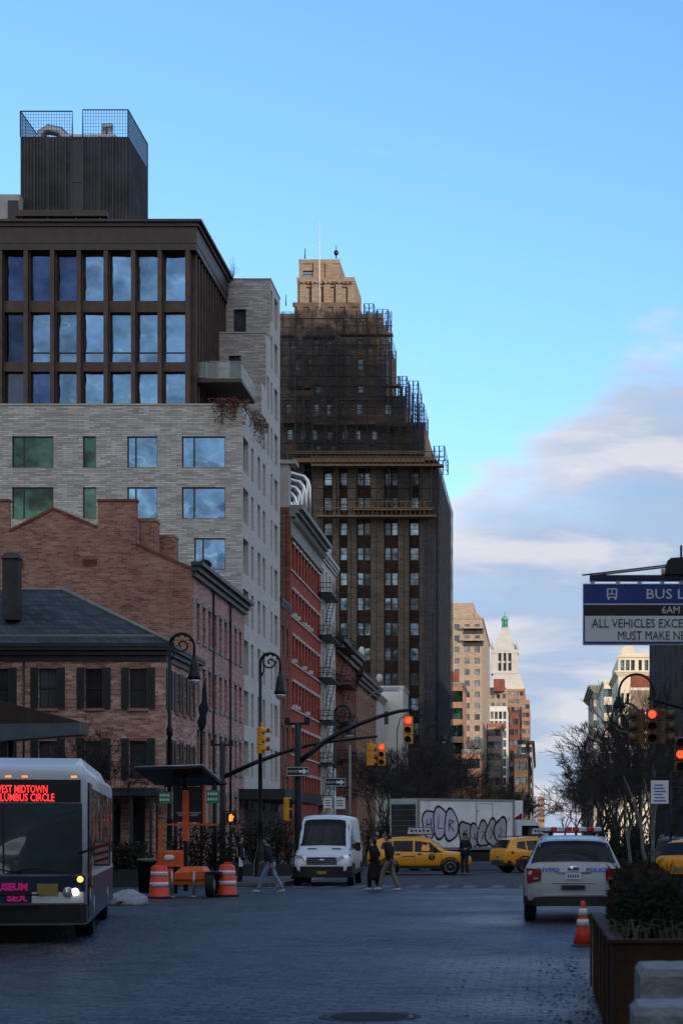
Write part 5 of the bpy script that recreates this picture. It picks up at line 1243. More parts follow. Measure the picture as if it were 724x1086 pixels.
# ---- trailer with solar panel
def trailer():
    D = 54.0; X = X_(205, D); q = D / F
    t = thing('solar_sign_trailer', 'orange traffic message trailer under a tilted solar panel, between striped barrels', 'trailer', (X, D, 0))
    L_ = lambda px: X_(px, D) - X
    Z = lambda py: Z_(py, D)
    g = MB(); g.loft([[(L_(151), -.9, Z(815) - .0), (L_(221), -.9, Z(813)), (L_(230), .6, Z(826) - .05), (L_(160), .6, Z(828))], [(L_(151), -.9, Z(815) - .07), (L_(221), -.9, Z(813) - .07), (L_(230), .6, Z(826) - .12), (L_(160), .6, Z(828) - .12)]], 0, True, False)
    sp_ = put(g, 'solar_panel', 'solar', t)
    g = MB(); g.tube([(L_(151), -.92, Z(815)), (L_(221), -.92, Z(813)), (L_(230), .62, Z(827)), (L_(160), .62, Z(829)), (L_(151), -.92, Z(815))], .035, 5)
    put(g, 'panel_frame', 'steel', sp_)
    g = MB(); g.box(L_(193.5), L_(200), .0, .16, Z(892), Z(838)); g.box(L_(194.5), L_(199), .02, .14, Z(945), Z(892), 1); g.box(L_(214.5), L_(217), .1, .18, Z(874), Z(832)); g.box(L_(176), L_(230), .05, .12, Z(875.5), Z(873.5)); g.tube([(L_(196), .1, Z(838)), (L_(196), -.1, Z(820))], .05, 6, 1); put(g, 'mast', ['orange', 'iron'], t)
    g = MB(); g.box(L_(182), L_(214), .19, .28, Z(872), Z(834)); put(g, 'message_board', 'black_plastic', t)
    g = MB()
    for k in range(3): g.box(L_(186 + k), L_(212 - k * 2), .17, .189, Z(862 + k * 1.6), Z(861.2 + k * 1.6))
    put(g, 'board_wear', 'steel', t)
    g = MB(); g.rbox(L_(169), L_(195), -.35, .3, Z(919), Z(902), .04); bx = put(g, 'battery_box', 'orange', t)
    g = MB(); g.ball((L_(182), -.36, Z(909.5)), .16, .01, .1, 10); put(g, 'sticker', 'white_dirty', bx)
    g = MB(); g.loft([[(L_(188), -.5, .5), (L_(220), -.5, .5), (L_(220), .5, .5), (L_(188), .5, .5)], [(L_(188), -.5, Z(926)), (L_(220), -.5, Z(924)), (L_(220), .5, Z(924)), (L_(188), .5, Z(926))], [(L_(196), -.35, Z(919)), (L_(217), -.35, Z(919)), (L_(217), .35, Z(919)), (L_(196), .35, Z(919))]], 0, True, False)
    put(g, 'generator_cover', 'orange', t)
    g = MB(); g.box(L_(165), L_(225), -.44, -.3, .36, .56); g.box(L_(168), L_(186), -.45, -.2, .5, .8); g.box(L_(172), L_(176), -.42, -.34, .5, Z(873)); g.box(L_(165), L_(225), .3, .4, .42, .52); g.box(L_(160), L_(172), -.05, .05, .42, .5); put(g, 'chassis', 'orange', t)
    for px, y in ((230, -.55), (232, .55)):
        y = 0; xw = L_(px) - .1 + (.12 if px == 232 else -2.0 + .0); xw = L_(227) if px == 230 else L_(229.5); y = -.55 if px == 230 else .55; g = MB(); g.lathe((xw, y, .33), [(.12, -.1), (.31, -.11), (.33, -.06), (.33, .06), (.31, .11), (.12, .1)], 18, 0, 'x'); w_ = put(g, 'wheel', 'rubber', t)
        g = MB(); g.lathe((xw, y, .33), [(.05, -.125), (.19, -.112), (.19, .112), (.05, .125)], 14, 0, 'x'); put(g, 'rim', 'trim_grey', w_)
    g = MB(); g.prism([(L_(222), .72), (L_(238), .72), (L_(238), .66), (L_(222), .66)], 1.3, 0, 'y', -.65); put(g, 'mudguard', 'iron', t)
    for px in (186, 209):
        g = MB(); g.tube([(L_(px), -.5, .0), (L_(px), -.5, .75)], .035, 6); g.lathe((L_(px), -.5, 0), [(.12, 0), (.12, .03)], 8); put(g, 'jack_leg', 'steel', t)
trailer()
def street_name(label, px0, px1, y0, y1, D):
    t = thing('street_name_sign', label, 'street sign', (X_((px0 + px1) / 2, D), D, Z_((y0 + y1) / 2, D)), group='green street signs behind the trailer')
    w_ = (px1 - px0) * D / F / 2; h = (y1 - y0) * D / F / 2; g = MB(); g.box(-w_, w_, 0, .03, -h, h); put(g, 'sign_plate', 'green_sign', t)
    g = MB()
    for r_ in range(2):
        for k in range(4): g.box(-w_ * .8 + k * w_ * .42, -w_ * .8 + k * w_ * .42 + w_ * .28, -.005, -.001, h * (.25 - r_ * .8), h * (.65 - r_ * .8))
    put(g, 'sign_print', 'white_sign', t)
    g = MB(); g.tube([(0, .06, h), (0, .06, h + .5)], .02, 5); put(g, 'hanger', 'iron', t)
street_name('green and white sign hanging left of the orange mast', 168.5, 181, 840, 852, 57)
street_name('green and white sign hanging right of the orange mast', 219, 232, 838, 852, 57)
D = 57; t = thing('sign_gantry', 'dark steel gantry carrying the two green signs behind the trailer', 'gantry', (X_(200, D), D, 0))
g = MB(); a = X_(200, D)
g.tube([(X_(174, D) - a, .06, Z_(833, D)), (X_(240, D) - a, .06, Z_(831, D))], .05, 6); g.tube([(X_(186, D) - a, .06, 0), (X_(186, D) - a, .06, Z_(833, D))], .06, 6); g.tube([(X_(228, D) - a, .06, 0), (X_(228, D) - a, .06, Z_(831, D))], .06, 6); put(g, 'frame', 'iron', t)

def barrel(label, px, ybase, copy=None):
    D = 1.75 * F / (ybase - HY)
    if copy: return again(copy, label, (X_(px, D), D, 0), R(20))
    t = thing('traffic_barrel', label, 'traffic barrel', (X_(px, D), D, 0), group='orange traffic barrels')
    g = MB(); g.lathe((0, 0, 0), [(.30, .02), (.30, .08), (.27, .1), (.26, .3), (.255, .305), (.25, .5), (.243, .505), (.235, .7), (.228, .705), (.215, .88), (.14, .93), (.12, .93)], 22); g.box(-.09, .09, -.03, .03, .93, .99); body = put(g, 'barrel_body', 'orange_bright', t)
    for z in (.33, .62):
        g = MB(); r_ = .264 - (z - .3) * .075; g.lathe((0, 0, z), [(r_, 0), (r_ - .009, .13)], 22); put(g, 'reflective_band', 'reflective', t)
    g = MB(); g.lathe((0, 0, 0), [(.34, 0), (.34, .05), (.29, .07)], 18); put(g, 'rubber_base', 'rubber', t)
    return t
b1 = barrel('orange barrel with white bands at the left end of the solar trailer', 169, 953)
barrel('orange barrel with white bands beside the trailer wheel', 241, 951, b1)

# cone
D = 29.8; t = thing('traffic_cone', 'orange traffic cone with two white bands standing behind the police car', 'traffic cone', (X_(617.5, D), D, 0))
g = MB(); g.lathe((0, 0, 0), [(.155, .03), (.115, .22), (.045, .66), (.028, .72), (.02, .72)], 22); g.rbox(-.19, .19, -.19, .19, .005, .035, .02, 1); put(g, 'cone_body', ['orange_bright', 'black_plastic'], t)
for z0, z1 in ((.32, .43), (.48, .60)):
    g = MB(); rr = lambda z: .118 - (z - .22) * .159 + .003; g.lathe((0, 0, 0), [(rr(z0), z0), (rr(z1), z1)], 22); put(g, 'reflective_band', 'reflective', t)

# litter bin, dark utility boxes left
D = 58; t = thing('litter_bin', 'dark wire litter bin left of the barrel by the trailer', 'bin', (X_(157, D), D, 0))
g = MB(); g.lathe((0, 0, 0), [(.28, 0), (.33, .9), (.36, .92), (.36, .98), (.3, .98)], 16); put(g, 'bin_body', 'iron', t)
g = MB(); g.lathe((0, 0, .98), [(.33, 0), (.34, .04), (.2, .06)], 16); put(g, 'bin_liner', 'trim_grey', t)

# snow heap
D = 47.5; g = MB(); X = X_(136, D); n = 26; rings = []
for k in range(9):
    f = k / 8; ring = []
    for i in range(n):
        a = 2 * math.pi * i / n; r_ = math.cos(f * math.pi / 2) ** .7; ring.append((X + .5 * r_ * math.cos(a) * (1 + rnd.uniform(-.1, .1)), D + .7 * r_ * math.sin(a) * (1 + rnd.uniform(-.1, .1)), .0 + .40 * f ** .8 + rnd.uniform(-.02, .02) * (k > 0)))
    rings.append(ring)
g.loft(rings); tag(put(g, 'snow_heap', 'snow'), 'grimy heap of old snow in the gutter beside the bus', 'snow')

# planter box with shrubs (right foreground)
def planter():
    t = thing('planter', 'long rusty steel planter box at the right roadside in the foreground', 'planter', (1.25, 19, 0))
    x0, x1, y0, y1, h = X_(660, 15.6), 2.4, 15.6, 20.6, .86
    x0 = .60
    g = MB()
    for a, b, c, d in [(x0, x1, y0, y0 + .04), (x0, x1, y1 - .04, y1), (x0, x0 + .04, y0 + .04, y1 - .04), (x1 - .04, x1, y0 + .04, y1 - .04)]: g.box(a, b, c, d, 0, h)
    g.box(x0 - .03, x1 + .03, y0 - .03, y0 + .1, h + .001, h + .03); g.box(x0 - .03, x0 + .1, y0 + .1, y1, h + .001, h + .03)
    for k in range(6): y = y0 + .5 + k * 1.1; g.box(x0 - .025, x0 - .001, y, y + .05, .02, h)
    put(g, 'box', 'corten', t, True)
    g = MB(); g.box(x0 + .05, x1 - .05, y0 + .05, y1 - .05, h - .2, h - .08); put(g, 'soil', 'bark', t, True)
    def shrub(lb, c, rx, ry, rz, n, size, mats):
        g = MB()
        for i in range(150):
            a = rnd.uniform(0, 6.28); f = rnd.random() ** .5
            e = (c[0] + rx * f * math.cos(a), c[1] + ry * f * math.sin(a), c[2] + rz * rnd.uniform(.3, 1.05)); g.tube([(c[0] + rnd.uniform(-.15, .15), c[1] + rnd.uniform(-.2, .2), h - .1), ((c[0] + e[0]) / 2 + rnd.uniform(-.1, .1), (c[1] + e[1]) / 2, (h + e[2]) / 2 + .05), e], [.018, .011, .004], 3, 0)
        leaves(g, c, rx, ry, rz, n, size, 1, .3); leaves(g, (c[0], c[1], c[2] - rz * .4), rx * 1.05, ry, rz * .6, n // 3, size, 2, .2)
        tag(put(g, 'shrub', mats), lb, 'shrub', 'shrubs in the steel planter')
    shrub('bushy dark shrub at the near end of the steel planter', (1.0, 16.9, 1.02), .36, .7, .36, 8500, .024, ['twig', 'leaf_dark', 'leaf_drydark'])
    shrub('brown shrub in the middle of the steel planter', (1.02, 18.3, 1.06), .36, .8, .40, 8500, .024, ['twig', 'leaf_drydark', 'leaf_dark'])
    shrub('tallest dark shrub at the far end of the steel planter', (1.06, 19.9, 1.10), .36, .7, .40, 8000, .024, ['twig', 'leaf_drydark', 'leaf_dark'])
    g = MB()
    for i in range(160):
        x, y = rnd.uniform(x0 + .02, x1 - .1), rnd.uniform(y0 + .1, y0 + 1.2); a = rnd.uniform(0, 6.28); l = rnd.uniform(.12, .3)
        g.tube([(x, y, h - .1), (x + math.cos(a) * l * .4, y + math.sin(a) * l * .4, h + l * .6), (x + math.cos(a) * l, y + math.sin(a) * l, h + l * .5)], [.006, .005, .002], 3)
    tag(put(g, 'ground_cover', 'leaf_pale'), 'tufts of pale grey green foliage along the planter edge', 'plants', kind='stuff')
planter()
# granite blocks in the foreground
def granite(label, x0, x1, y0, y1, h, cap=False):
    g = MB(); n = 10; rings = []
    # rough hewn block: grid-subdivided box with uneven faces
    import itertools
    for k, z in enumerate([0, .1, h * .5, h - .05, h]):
        ins = .0 if k < 4 else .03; ring = []
        for (ax, ay, bx, by) in [(x0 + ins, y0 + ins, x1 - ins, y0 + ins), (x1 - ins, y0 + ins, x1 - ins, y1 - ins), (x1 - ins, y1 - ins, x0 + ins, y1 - ins), (x0 + ins, y1 - ins, x0 + ins, y0 + ins)]:
            for i in range(n): f = i / n; ring.append((ax + (bx - ax) * f + rnd.uniform(-.008, .008), ay + (by - ay) * f + rnd.uniform(-.008, .008), z + rnd.uniform(-.005, .005) * (k > 0)))
        rings.append(ring)
    g.loft(rings, 0, True, False); return tag(put(g, 'granite_block', 'granite'), label, 'block', 'granite blocks by the planter')
granite('larger upright granite block in front of the rusty planter', .70, 1.6, 13.0, 13.9, EYE - 142 / F * 13.0)
granite('lower granite block at the bottom right corner of the picture', .57, 1.5, 11.3, 12.0, EYE - 183 / F * 11.3)

# ================================================================== trees
def tree_mesh(seed, h, spread, depth=6, dens=1.0, up=.45, trunk=.16, lean=0.0, droop=0.0, minr=.012):
    rr = random.Random(seed); tr, cr_ = MB(), MB()
    def grow(p, d, L_, r, lv):
        n = 3; pts = [p]; rs = [r]; q = p.copy(); dd = d.copy()
        for i in range(n):
            dd = (dd + Vector((rr.gauss(0, .13), rr.gauss(0, .13), rr.gauss(0, .08) + (.05 if lv < 3 else -droop)))).normalized(); q = q + dd * (L_ / n); pts.append(q.copy()); rs.append(max(minr, r * (1 - .35 * (i + 1) / n)))
        (tr if lv <= 1 else cr_).tube(pts, rs, 7 if lv == 0 else 4 if lv < 3 else 3, 0, False)
        if lv >= depth: return
        k = rr.choice([2, 3, 3]) if lv < depth - 1 else rr.choice([3, 4])
        if lv == 0: k = 4
        for i in range(k):
            f = rr.uniform(.45, 1) if i else 1; base = pts[min(n, max(1, int(round(f * n))))]
            a = rr.uniform(0, 6.28) if lv else 6.28 * i / k + rr.uniform(-.4, .4); s = rr.uniform(.35, .9) * spread
            ax = dd.orthogonal().normalized(); ay = dd.cross(ax)
            nd = (dd + (ax * math.cos(a) + ay * math.sin(a)) * s + Vector((0, 0, up * .3))).normalized()
            grow(base, nd, L_ * rr.uniform(.62, .85), max(minr, rs[-1] * rr.uniform(.55, .75)), lv + 1)
    grow(Vector((0, 0, 0)), Vector((lean, 0, 1)).normalized(), h * .30, trunk, 0)
    return tr, cr_
protos = []
for k, (sd_, spd, mt) in enumerate([(3, .8, 'twig'), (11, .95, 'twig'), (29, .7, 'twig'), (41, .85, 'twig_brown')]):
    a, b = tree_mesh(sd_, 9, spd, 7, minr=.010); protos.append((a.mesh('trunk', [M['bark']]), b.mesh('crown', [M[mt]])))
a, b = tree_mesh(77, 10, .55, 6, minr=.012, trunk=.15); protos.append((a.mesh('trunk', [M['bark_pale']]), b.mesh('crown', [M['twig']])))
def tree(label, px, D, h, k, rz=0, group='bare street trees', hs=1.0):
    t = thing('bare_tree', label, 'tree', (X_(px, D), D, 0), rz, group); t.scale = (h / 9 * hs, h / 9 * hs, h / 9)
    ob('trunk', protos[k][0], t); ob('crown', protos[k][1], t); return t
# left side, in front of the low facades and the scaffolded tower
LT = [(392, 105, 7, 0, 'bare dark tree rising just right of the white van'), (415, 128, 9, 1, 'bare dark tree under the pair of signals'), (436, 112, 8.5, 2, 'bare dark tree under the single red signal, above the truck rear'), (452, 140, 10, 0, 'bare dark tree against the scaffolded tower foot, above the truck'), (470, 122, 8.5, 1, 'bare dark tree above the left graffiti letters'), (480, 165, 11, 2, 'bare dark tree where the tower meets the beige tower'),
      (428, 170, 11, 1, 'bare tree in front of the white stucco wall'), (461, 190, 12, 2, 'tall bare tree behind the truck before the tower side netting'), (400, 150, 9, 2, 'bare tree in front of the orange-brown building'),
      (497, 200, 12, 3, 'brown twigged tree below the beige tower balconies'), (512, 175, 9.5, 1, 'bare dark tree above the truck side door'), (524, 240, 12, 3, 'brown twigged tree below the glass block'), (536, 210, 10, 0, 'bare tree above the right end of the truck box'), (545, 270, 12, 2, 'bare tree at the foot of the orange brick block'), (553, 330, 13, 1, 'small far bare tree above the white bus roof'), (560, 420, 13, 0, 'farthest bare tree at left of the street end'), (505, 135, 7, 0, 'low bare tree just above the truck roof middle')]
for px, D, h, k, lb in LT: tree(lb, px, D, h * (.78 if px > 485 else .95), k, rnd.uniform(0, 6))
RT = [(664, 90, 8.5, 0, 'dense dark bare tree right behind the police car roof'), (640, 120, 11, 1, 'wide dark bare tree at the left edge of the right tree mass'), (626, 150, 12, 2, 'bare tree reaching out over the street centre at right'), (652, 135, 12.5, 2, 'tall bare tree below the grey stone cornice building'), (668, 112, 11, 1, 'tall bare tree before the cream building foot'), (700, 100, 8, 2, 'dark bare tree behind the yellow cab at right'), (618, 200, 13, 1, 'smaller bare tree farther down the right side'), (608, 270, 14, 0, 'distant bare tree nearest the street end at right'), (645, 170, 13.5, 1, 'bare tree behind the wide dark one at right'), (632, 230, 15, 2, 'distant tall bare tree at right'), (684, 125, 12, 0, 'dark bare tree under the red signal cluster'), (657, 105, 9.5, 2, 'dark bare tree in the thick of the right tree mass'), (600, 330, 14, 2, 'farthest bare tree on the right of the street end')]
for px, D, h, k, lb in RT: tree(lb, px, D, h * (.74 if px < 680 else .9), k, rnd.uniform(0, 6), hs=1.35)
for px, D, h, lb in [(685, 62, 6.5, 'pale trunked tree left of the hanging white sign'), (693, 66, 7, 'slim pale trunked tree right beside the hanging sign'), (669, 80, 6.5, 'thin pale trunked tree behind the police car')]: tree(lb, px, D, h, 4, rnd.uniform(0, 6), 'pale trunked street trees', hs=.7)
tree('small bare tree in front of the shuttered brick house windows', 118, 80, 7, 2, 1.0)
# dark evergreen planting behind the trailer and van, in planters
def hedge(label, px0, px1, ytop, ybase, D, n, mats=('leaf_dark', 'leaf_drydark')):
    x0, x1 = X_(px0, D), X_(px1, D); z1 = Z_(ytop, D); g = MB()
    g.box(x0, x1, D - .5, D + .5, 0, .6, 2)
    k = int((x1 - x0) / .55) + 1
    for i in range(k):
        c = (x0 + (x1 - x0) * (i + .5) / k, D, .6 + (z1 - .6) * .45 * rnd.uniform(.8, 1.1)); leaves(g, c, .6, .6, (z1 - .5) * .55, n, .07, rnd.choice([0, 0, 1]), .2)
        for q in range(8): g.tube([(c[0], D, .5), (c[0] + rnd.uniform(-.5, .5), D + rnd.uniform(-.4, .4), z1 * rnd.uniform(.8, 1.1))], [.03, .006], 3, 1)
    tag(put(g, 'planted_hedge', [mats[0], mats[1], 'trim_dark']), label, 'shrub', 'dark planting along the left pavement')
hedge('dark dense hedge behind the orange trailer', 188, 246, 872, 945, 66, 420)
hedge('dark hedge between the standing man and the white van', 250, 312, 866, 940, 76, 420)
hedge('low dark shrubs between the bus and the litter bin', 116, 152, 893, 950, 64, 420)
hedge('dark bushes right of the white van, behind the walking couple', 384, 440, 868, 930, 108, 420)
hedge('dark shrubs under the right hand trees', 640, 700, 872, 930, 84, 420)

def manhole(label, px, py, r, grp='iron covers in the cobbles'):
    D = 1.75 * F / (py - HY); t = thing('manhole_cover', label, 'manhole cover', (X_(px, D), D, 0), 0, grp)
    g = MB(); g.lathe((0, 0, 0), [(r + .07, .001), (r + .07, .010), (r + .01, .012), (r + .01, .006)], 28); put(g, 'rim', 'asphalt', t)
    g = MB(); g.lathe((0, 0, 0), [(r, .002), (r, .011), (.01, .011)], 28)
    for i in range(-4, 5):
        w_ = math.sqrt(max(0, r * r - (i * r / 5) ** 2)) * .9; g.box(-w_, w_, i * r / 5 - .012, i * r / 5 + .012, .011, .018)
    put(g, 'lid', 'iron', t)
manhole('round iron manhole cover at the bottom centre of the cobbled street', 392, 1079, .42)

g = MB()
for i in range(420):
    y = rnd.uniform(14, 27); x = .55 - abs(rnd.gauss(0, .32)) if rnd.random() < .8 else rnd.uniform(-1.2, .6)
    a = rnd.uniform(0, 6.28); s2 = rnd.uniform(.01, .035); c_, d_ = math.cos(a) * s2, math.sin(a) * s2
    g.add([(x - c_, y - d_, .010), (x + d_ * .5, y - c_ * .5, .014 + s2 * .3), (x + c_, y + d_, .010), (x - d_ * .5, y + c_ * .5, .012)], [(0, 1, 2, 3)])
tag(put(g, 'leaf_litter', 'leaf_drydark'), 'dark leaf litter scattered on the cobbles beside the planter', 'leaves', kind='stuff')
# ================================================================== vehicles
def lerp(a, b, f): return a + (b - a) * f
class Body:
    """car shell lofted along local Y (front = +Y). stations: (y, zb, zbelt, zroof, wbelt, wroof)"""
    def __init__(s, st): s.st = st
    def at(s, y):
        st = s.st
        for i in range(len(st) - 1):
            if st[i][0] <= y <= st[i + 1][0]:
                f = (y - st[i][0]) / (st[i + 1][0] - st[i][0]); return [lerp(a, b, f) for a, b in zip(st[i], st[i + 1])]
        return list(st[0] if y < st[0][0] else st[-1])
    def ring(s, q):
        y, zb, zt, zr, w, wr = q; h = zt - zb; k = zr - zt
        half = [(0, zb), (w * .80, zb), (w * .95, zb + .06), (w * .985, zb + .3 * h), (w, zb + .62 * h), (w * .985, zb + .9 * h), (w * .955, zt), (lerp(w * .955, wr, .93), zt + k * .80), (wr * .93, zt + k * .95), (wr * .6, zr), (0, zr + .012)]
        return [(x, y, z) for x, z in half] + [(-x, y, z) for x, z in half[-2:0:-1]]
    def shell(s, mb, mi=0):
        ys = []; st = s.st
        for i in range(len(st) - 1):
            n = max(1, int((st[i + 1][0] - st[i][0]) / .22))
            for k in range(n): ys.append(lerp(st[i][0], st[i + 1][0], k / n))
        ys.append(st[-1][0]); mb.loft([s.ring(s.at(y)) for y in ys], mi, True, True)
    def side(s, y, t, off=.008):
        """point on the cabin side; t=0 at the belt, t=1 near the roof edge"""
        _, zb, zt, zr, w, wr = s.at(y); k = zr - zt
        return (lerp(w * .955, lerp(w * .955, wr, .93), t) + off, y, zt + k * .80 * t)
    def patch(s, mb, pts, sgn=1, off=.008, mi=0):
        p = [s.side(y, t, off) for y, t in pts]; p = [(x * sgn, y, z) for x, y, z in p]
        if sgn > 0: p = p[::-1]
        mb.add(p, [tuple(range(len(p)))], mi)
    def band(s, mb, y0, y1, n, x0, x1, off=.012, mi=0):
        """glass lying on the roof line between y0 and y1 (windscreen or rear window); x as shares of the roof half width"""
        rows = []
        for i in range(n + 1):
            y = lerp(y0, y1, i / n); _, zb, zt, zr, w, wr = s.at(y); f = i / n
            xa = lerp(x0, x1, f) ; rg = s.ring(s.at(y))[5:11]
            def zat(x):
                for (xa1, _, z1), (xb1, _, z2) in zip(rg, rg[1:]):
                    if xb1 <= x <= xa1: return z1 + (z2 - z1) * (xa1 - x) / max(1e-6, xa1 - xb1)
                return rg[-1][2]
            dy = (-.02 if y0 < 0 else .02)
            rows.append([(xa * a, y + dy, zat(abs(xa * a)) + off) for a in (-1, -.8, -.6, -.3, 0, .3, .6, .8, 1)])
        v = [p for r_ in rows for p in r_]; fs = []
        for i in range(n):
            for j in range(8): fs.append((i * 9 + j, i * 9 + j + 1, (i + 1) * 9 + j + 1, (i + 1) * 9 + j))
        mb.add(v, fs, mi, True)

def wheel(t, x, y, r, w=.22, rim='steel', arch=True, archm='black_plastic', spokes=5):
    s = 1 if x > 0 else -1
    g = MB(); g.lathe((x, y, r), [(r * .55, -w / 2), (r * .93, -w / 2), (r, -w / 2 + .03), (r, w / 2 - .03), (r * .93, w / 2), (r * .55, w / 2)], 26, 0, 'x'); o = put(g, 'wheel', 'rubber', t)
    g = MB(); xo = x + s * w / 2
    g.lathe((xo, y, r), [(r * .63, -.06 * s), (r * .64, .004 * s), (r * .58, .006 * s), (r * .56, -.03 * s)], 24, 0, 'x')
    g.lathe((xo, y, r), [(.01, -.028 * s), (.07, -.028 * s), (.07, .0), (.01, 0)], 10, 0, 'x')
    for k in range(spokes):
        a = 2 * math.pi * k / spokes; c, d = math.cos(a), math.sin(a); ww = .045
        g.add([(xo - .012 * s, y + c * .05 - d * ww, r + d * .05 + c * ww), (xo - .012 * s, y + c * .05 + d * ww, r + d * .05 - c * ww), (xo - .004 * s, y + c * r * .6 + d * ww * .8, r + d * r * .6 - c * ww * .8), (xo - .004 * s, y + c * r * .6 - d * ww * .8, r + d * r * .6 + c * ww * .8)], [(0, 1, 2, 3)])
    put(g, 'rim', rim, o)
    if arch:
        g = MB(); X = x + s * (w / 2 - .012); g.lathe((X - s * .02, y, r), [(.001, 0), (r * 1.13, 0), (r * 1.13, .004 * s), (.001, .004 * s)], 26, 0, 'x')
        n = 20
        for i in range(n):
            a0, a1 = math.pi * i / n, math.pi * (i + 1) / n; q = []
            for a in (a0, a1):
                for rr in (r * 1.10, r * 1.27): q.append((X + s * .028, y + rr * math.cos(a), r + rr * math.sin(a)))
            g.add([q[0], q[1], q[3], q[2]], [(0, 1, 2, 3)]); q2 = [(X - s * .06, b, c) for a, b, c in q]; g.add([q[1], q2[1], q2[3], q[3]], [(0, 1, 2, 3)]); g.add([q[0], q2[0], q2[2], q[2]], [(0, 1, 2, 3)])
        put(g, 'wheel_arch', archm, t)
    return o

def suv(name, label, loc, rz, kind, group=None, cat='car'):
    t = thing(name, label, cat, loc, rz, group)
    if kind == 'police':
        st = [(-2.50, .50, .84, .86, .80, .70), (-2.46, .40, 1.02, 1.04, .93, .80), (-2.38, .34, 1.12, 1.15, .97, .82), (-2.30, .32, 1.13, 1.28, .985, .80), (-2.12, .32, 1.13, 1.56, .995, .74), (-1.98, .32, 1.12, 1.66, 1.0, .72), (-1.2, .3, 1.10, 1.73, 1.0, .72), (-.2, .3, 1.08, 1.75, 1.0, .73), (.45, .3, 1.06, 1.69, 1.0, .71), (.85, .3, 1.05, 1.45, 1.0, .74), (1.25, .3, 1.04, 1.10, .995, .80), (1.9, .3, 1.0, 1.04, .98, .80), (2.3, .32, .92, .96, .93, .76), (2.46, .4, .80, .84, .84, .7), (2.5, .46, .7, .73, .8, .6)]
        wb, wr_, paint, pw = (-1.43, 1.43), .37, 'white_car_shaded', .88
    else:
        st = [(-2.30, .52, .80, .82, .76, .66), (-2.27, .42, .98, 1.00, .88, .76), (-2.22, .38, 1.06, 1.10, .90, .76), (-2.08, .34, 1.07, 1.34, .915, .72), (-1.92, .32, 1.06, 1.55, .925, .67), (-1.7, .3, 1.05, 1.62, .93, .65), (-1.0, .3, 1.02, 1.68, .93, .66), (-.1, .3, 1.0, 1.70, .93, .67), (.4, .3, .99, 1.63, .93, .66), (.8, .3, .99, 1.38, .925, .68), (1.18, .3, .985, 1.06, .92, .73), (1.75, .32, .95, 1.00, .91, .74), (2.12, .34, .86, .91, .86, .7), (2.26, .42, .74, .78, .78, .6), (2.3, .48, .64, .67, .74, .5)]
        wb, wr_, paint, pw = (-1.33, 1.36), .355, 'yellow_taxi', .82
    B = Body(st); g = MB(); B.shell(g); body = put(g, 'body', paint, t)
    police = kind == 'police'
    for x in (-1, 1):
        for y in wb: wheel(t, x * (.995 if police else .925) - x * .105, y, wr_, rim='steel' if police else 'steel')
    # glass
    g = MB()
    if police: B.band(g, -2.335, -2.03, 4, .86, .70)
    else: B.band(g, -2.185, -1.94, 4, .78, .62)
    put(g, 'rear_window', 'glass_car', t)
    g = MB(); B.band(g, .50 if police else .45, 1.20 if police else 1.13, 5, .66 if police else .60, .80 if police else .72); put(g, 'windscreen', 'glass_car', t)
    cuts = [(-1.95, -1.35, .05, .78), (-1.28, -.32, .05, 0), (-.24, .62, .05, 0)] if police else [(-1.75, -1.22, .1, .7), (-1.15, -.28, .05, 0), (-.2, .62, .05, 0)]
    for s in (-1, 1):
        for k, (a, b, lo, _) in enumerate(cuts):
            g = MB(); n = 6
            if k == 0: pts = [(a + .05, .25), (b, lo), (b, .93), (a + .12, .85)]
            elif k == 2: pts = [(a, lo), (b + .42, lo), (b + .15, .5), (b - .12, .93), (a, .93)]
            else: pts = [(a, lo), ((a + b) / 2, lo), (b, lo), (b, .93), ((a + b) / 2, .93), (a, .93)]
            B.patch(g, pts, s, .010); put(g, 'side_window', 'glass_car', t)
        # door seams, handles, mirror, sill cladding
        g = MB(); w = (1.0 if police else .93)
        for y in cuts[1][:1] + cuts[2][:1] + (cuts[2][1] + .35,):
            _, zb, zt, zr, ww, wrf = B.at(y); h = zt - zb
            for z0, z1, x0, x1 in [(zb + .3 * h, zb + .62 * h, .985, 1.0), (zb + .62 * h, zb + .9 * h, 1.0, .985)]:
                p = [(s * (ww * x0 + .003), y - .007, z0), (s * (ww * x0 + .003), y + .007, z0), (s * (ww * x1 + .003), y + .007, z1), (s * (ww * x1 + .003), y - .007, z1)]; g.add(p, [(0, 1, 2, 3)])
        put(g, 'door_seam', 'black_plastic', t)
        for y in (cuts[1][0] + .12, cuts[2][0] + .12):
            g = MB(); g.rbox(min(s * w * .985, s * (w + .025)), max(s * w * .985, s * (w + .025)), y, y + .2, .92, .955, .008); put(g, 'door_handle', 'black_plastic' if not police else 'white_car', t)
        g = MB(); ym = .72 if police else .66; g.loft([[(s * (w - .08), ym, 1.1), (s * (w - .08), ym + .1, 1.1), (s * (w - .08), ym + .1, 1.16), (s * (w - .08), ym, 1.16)], [(s * (w + .05), ym - .03, 1.06), (s * (w + .05), ym + .12, 1.08), (s * (w + .05), ym + .12, 1.24), (s * (w + .05), ym - .03, 1.24)], [(s * (w + .22), ym - .02, 1.08), (s * (w + .22), ym + .08, 1.09), (s * (w + .22), ym + .08, 1.23), (s * (w + .22), ym - .02, 1.23)]], 0, True, False); put(g, 'wing_mirror', 'black_plastic', t)
        g = MB(); x0, x1 = sorted((s * (w * .975), s * (w + .012))); g.box(x0, x1, wb[0] + wr_ * 1.25, wb[1] - wr_ * 1.25, .29, .42); put(g, 'sill_trim', 'black_plastic', t)
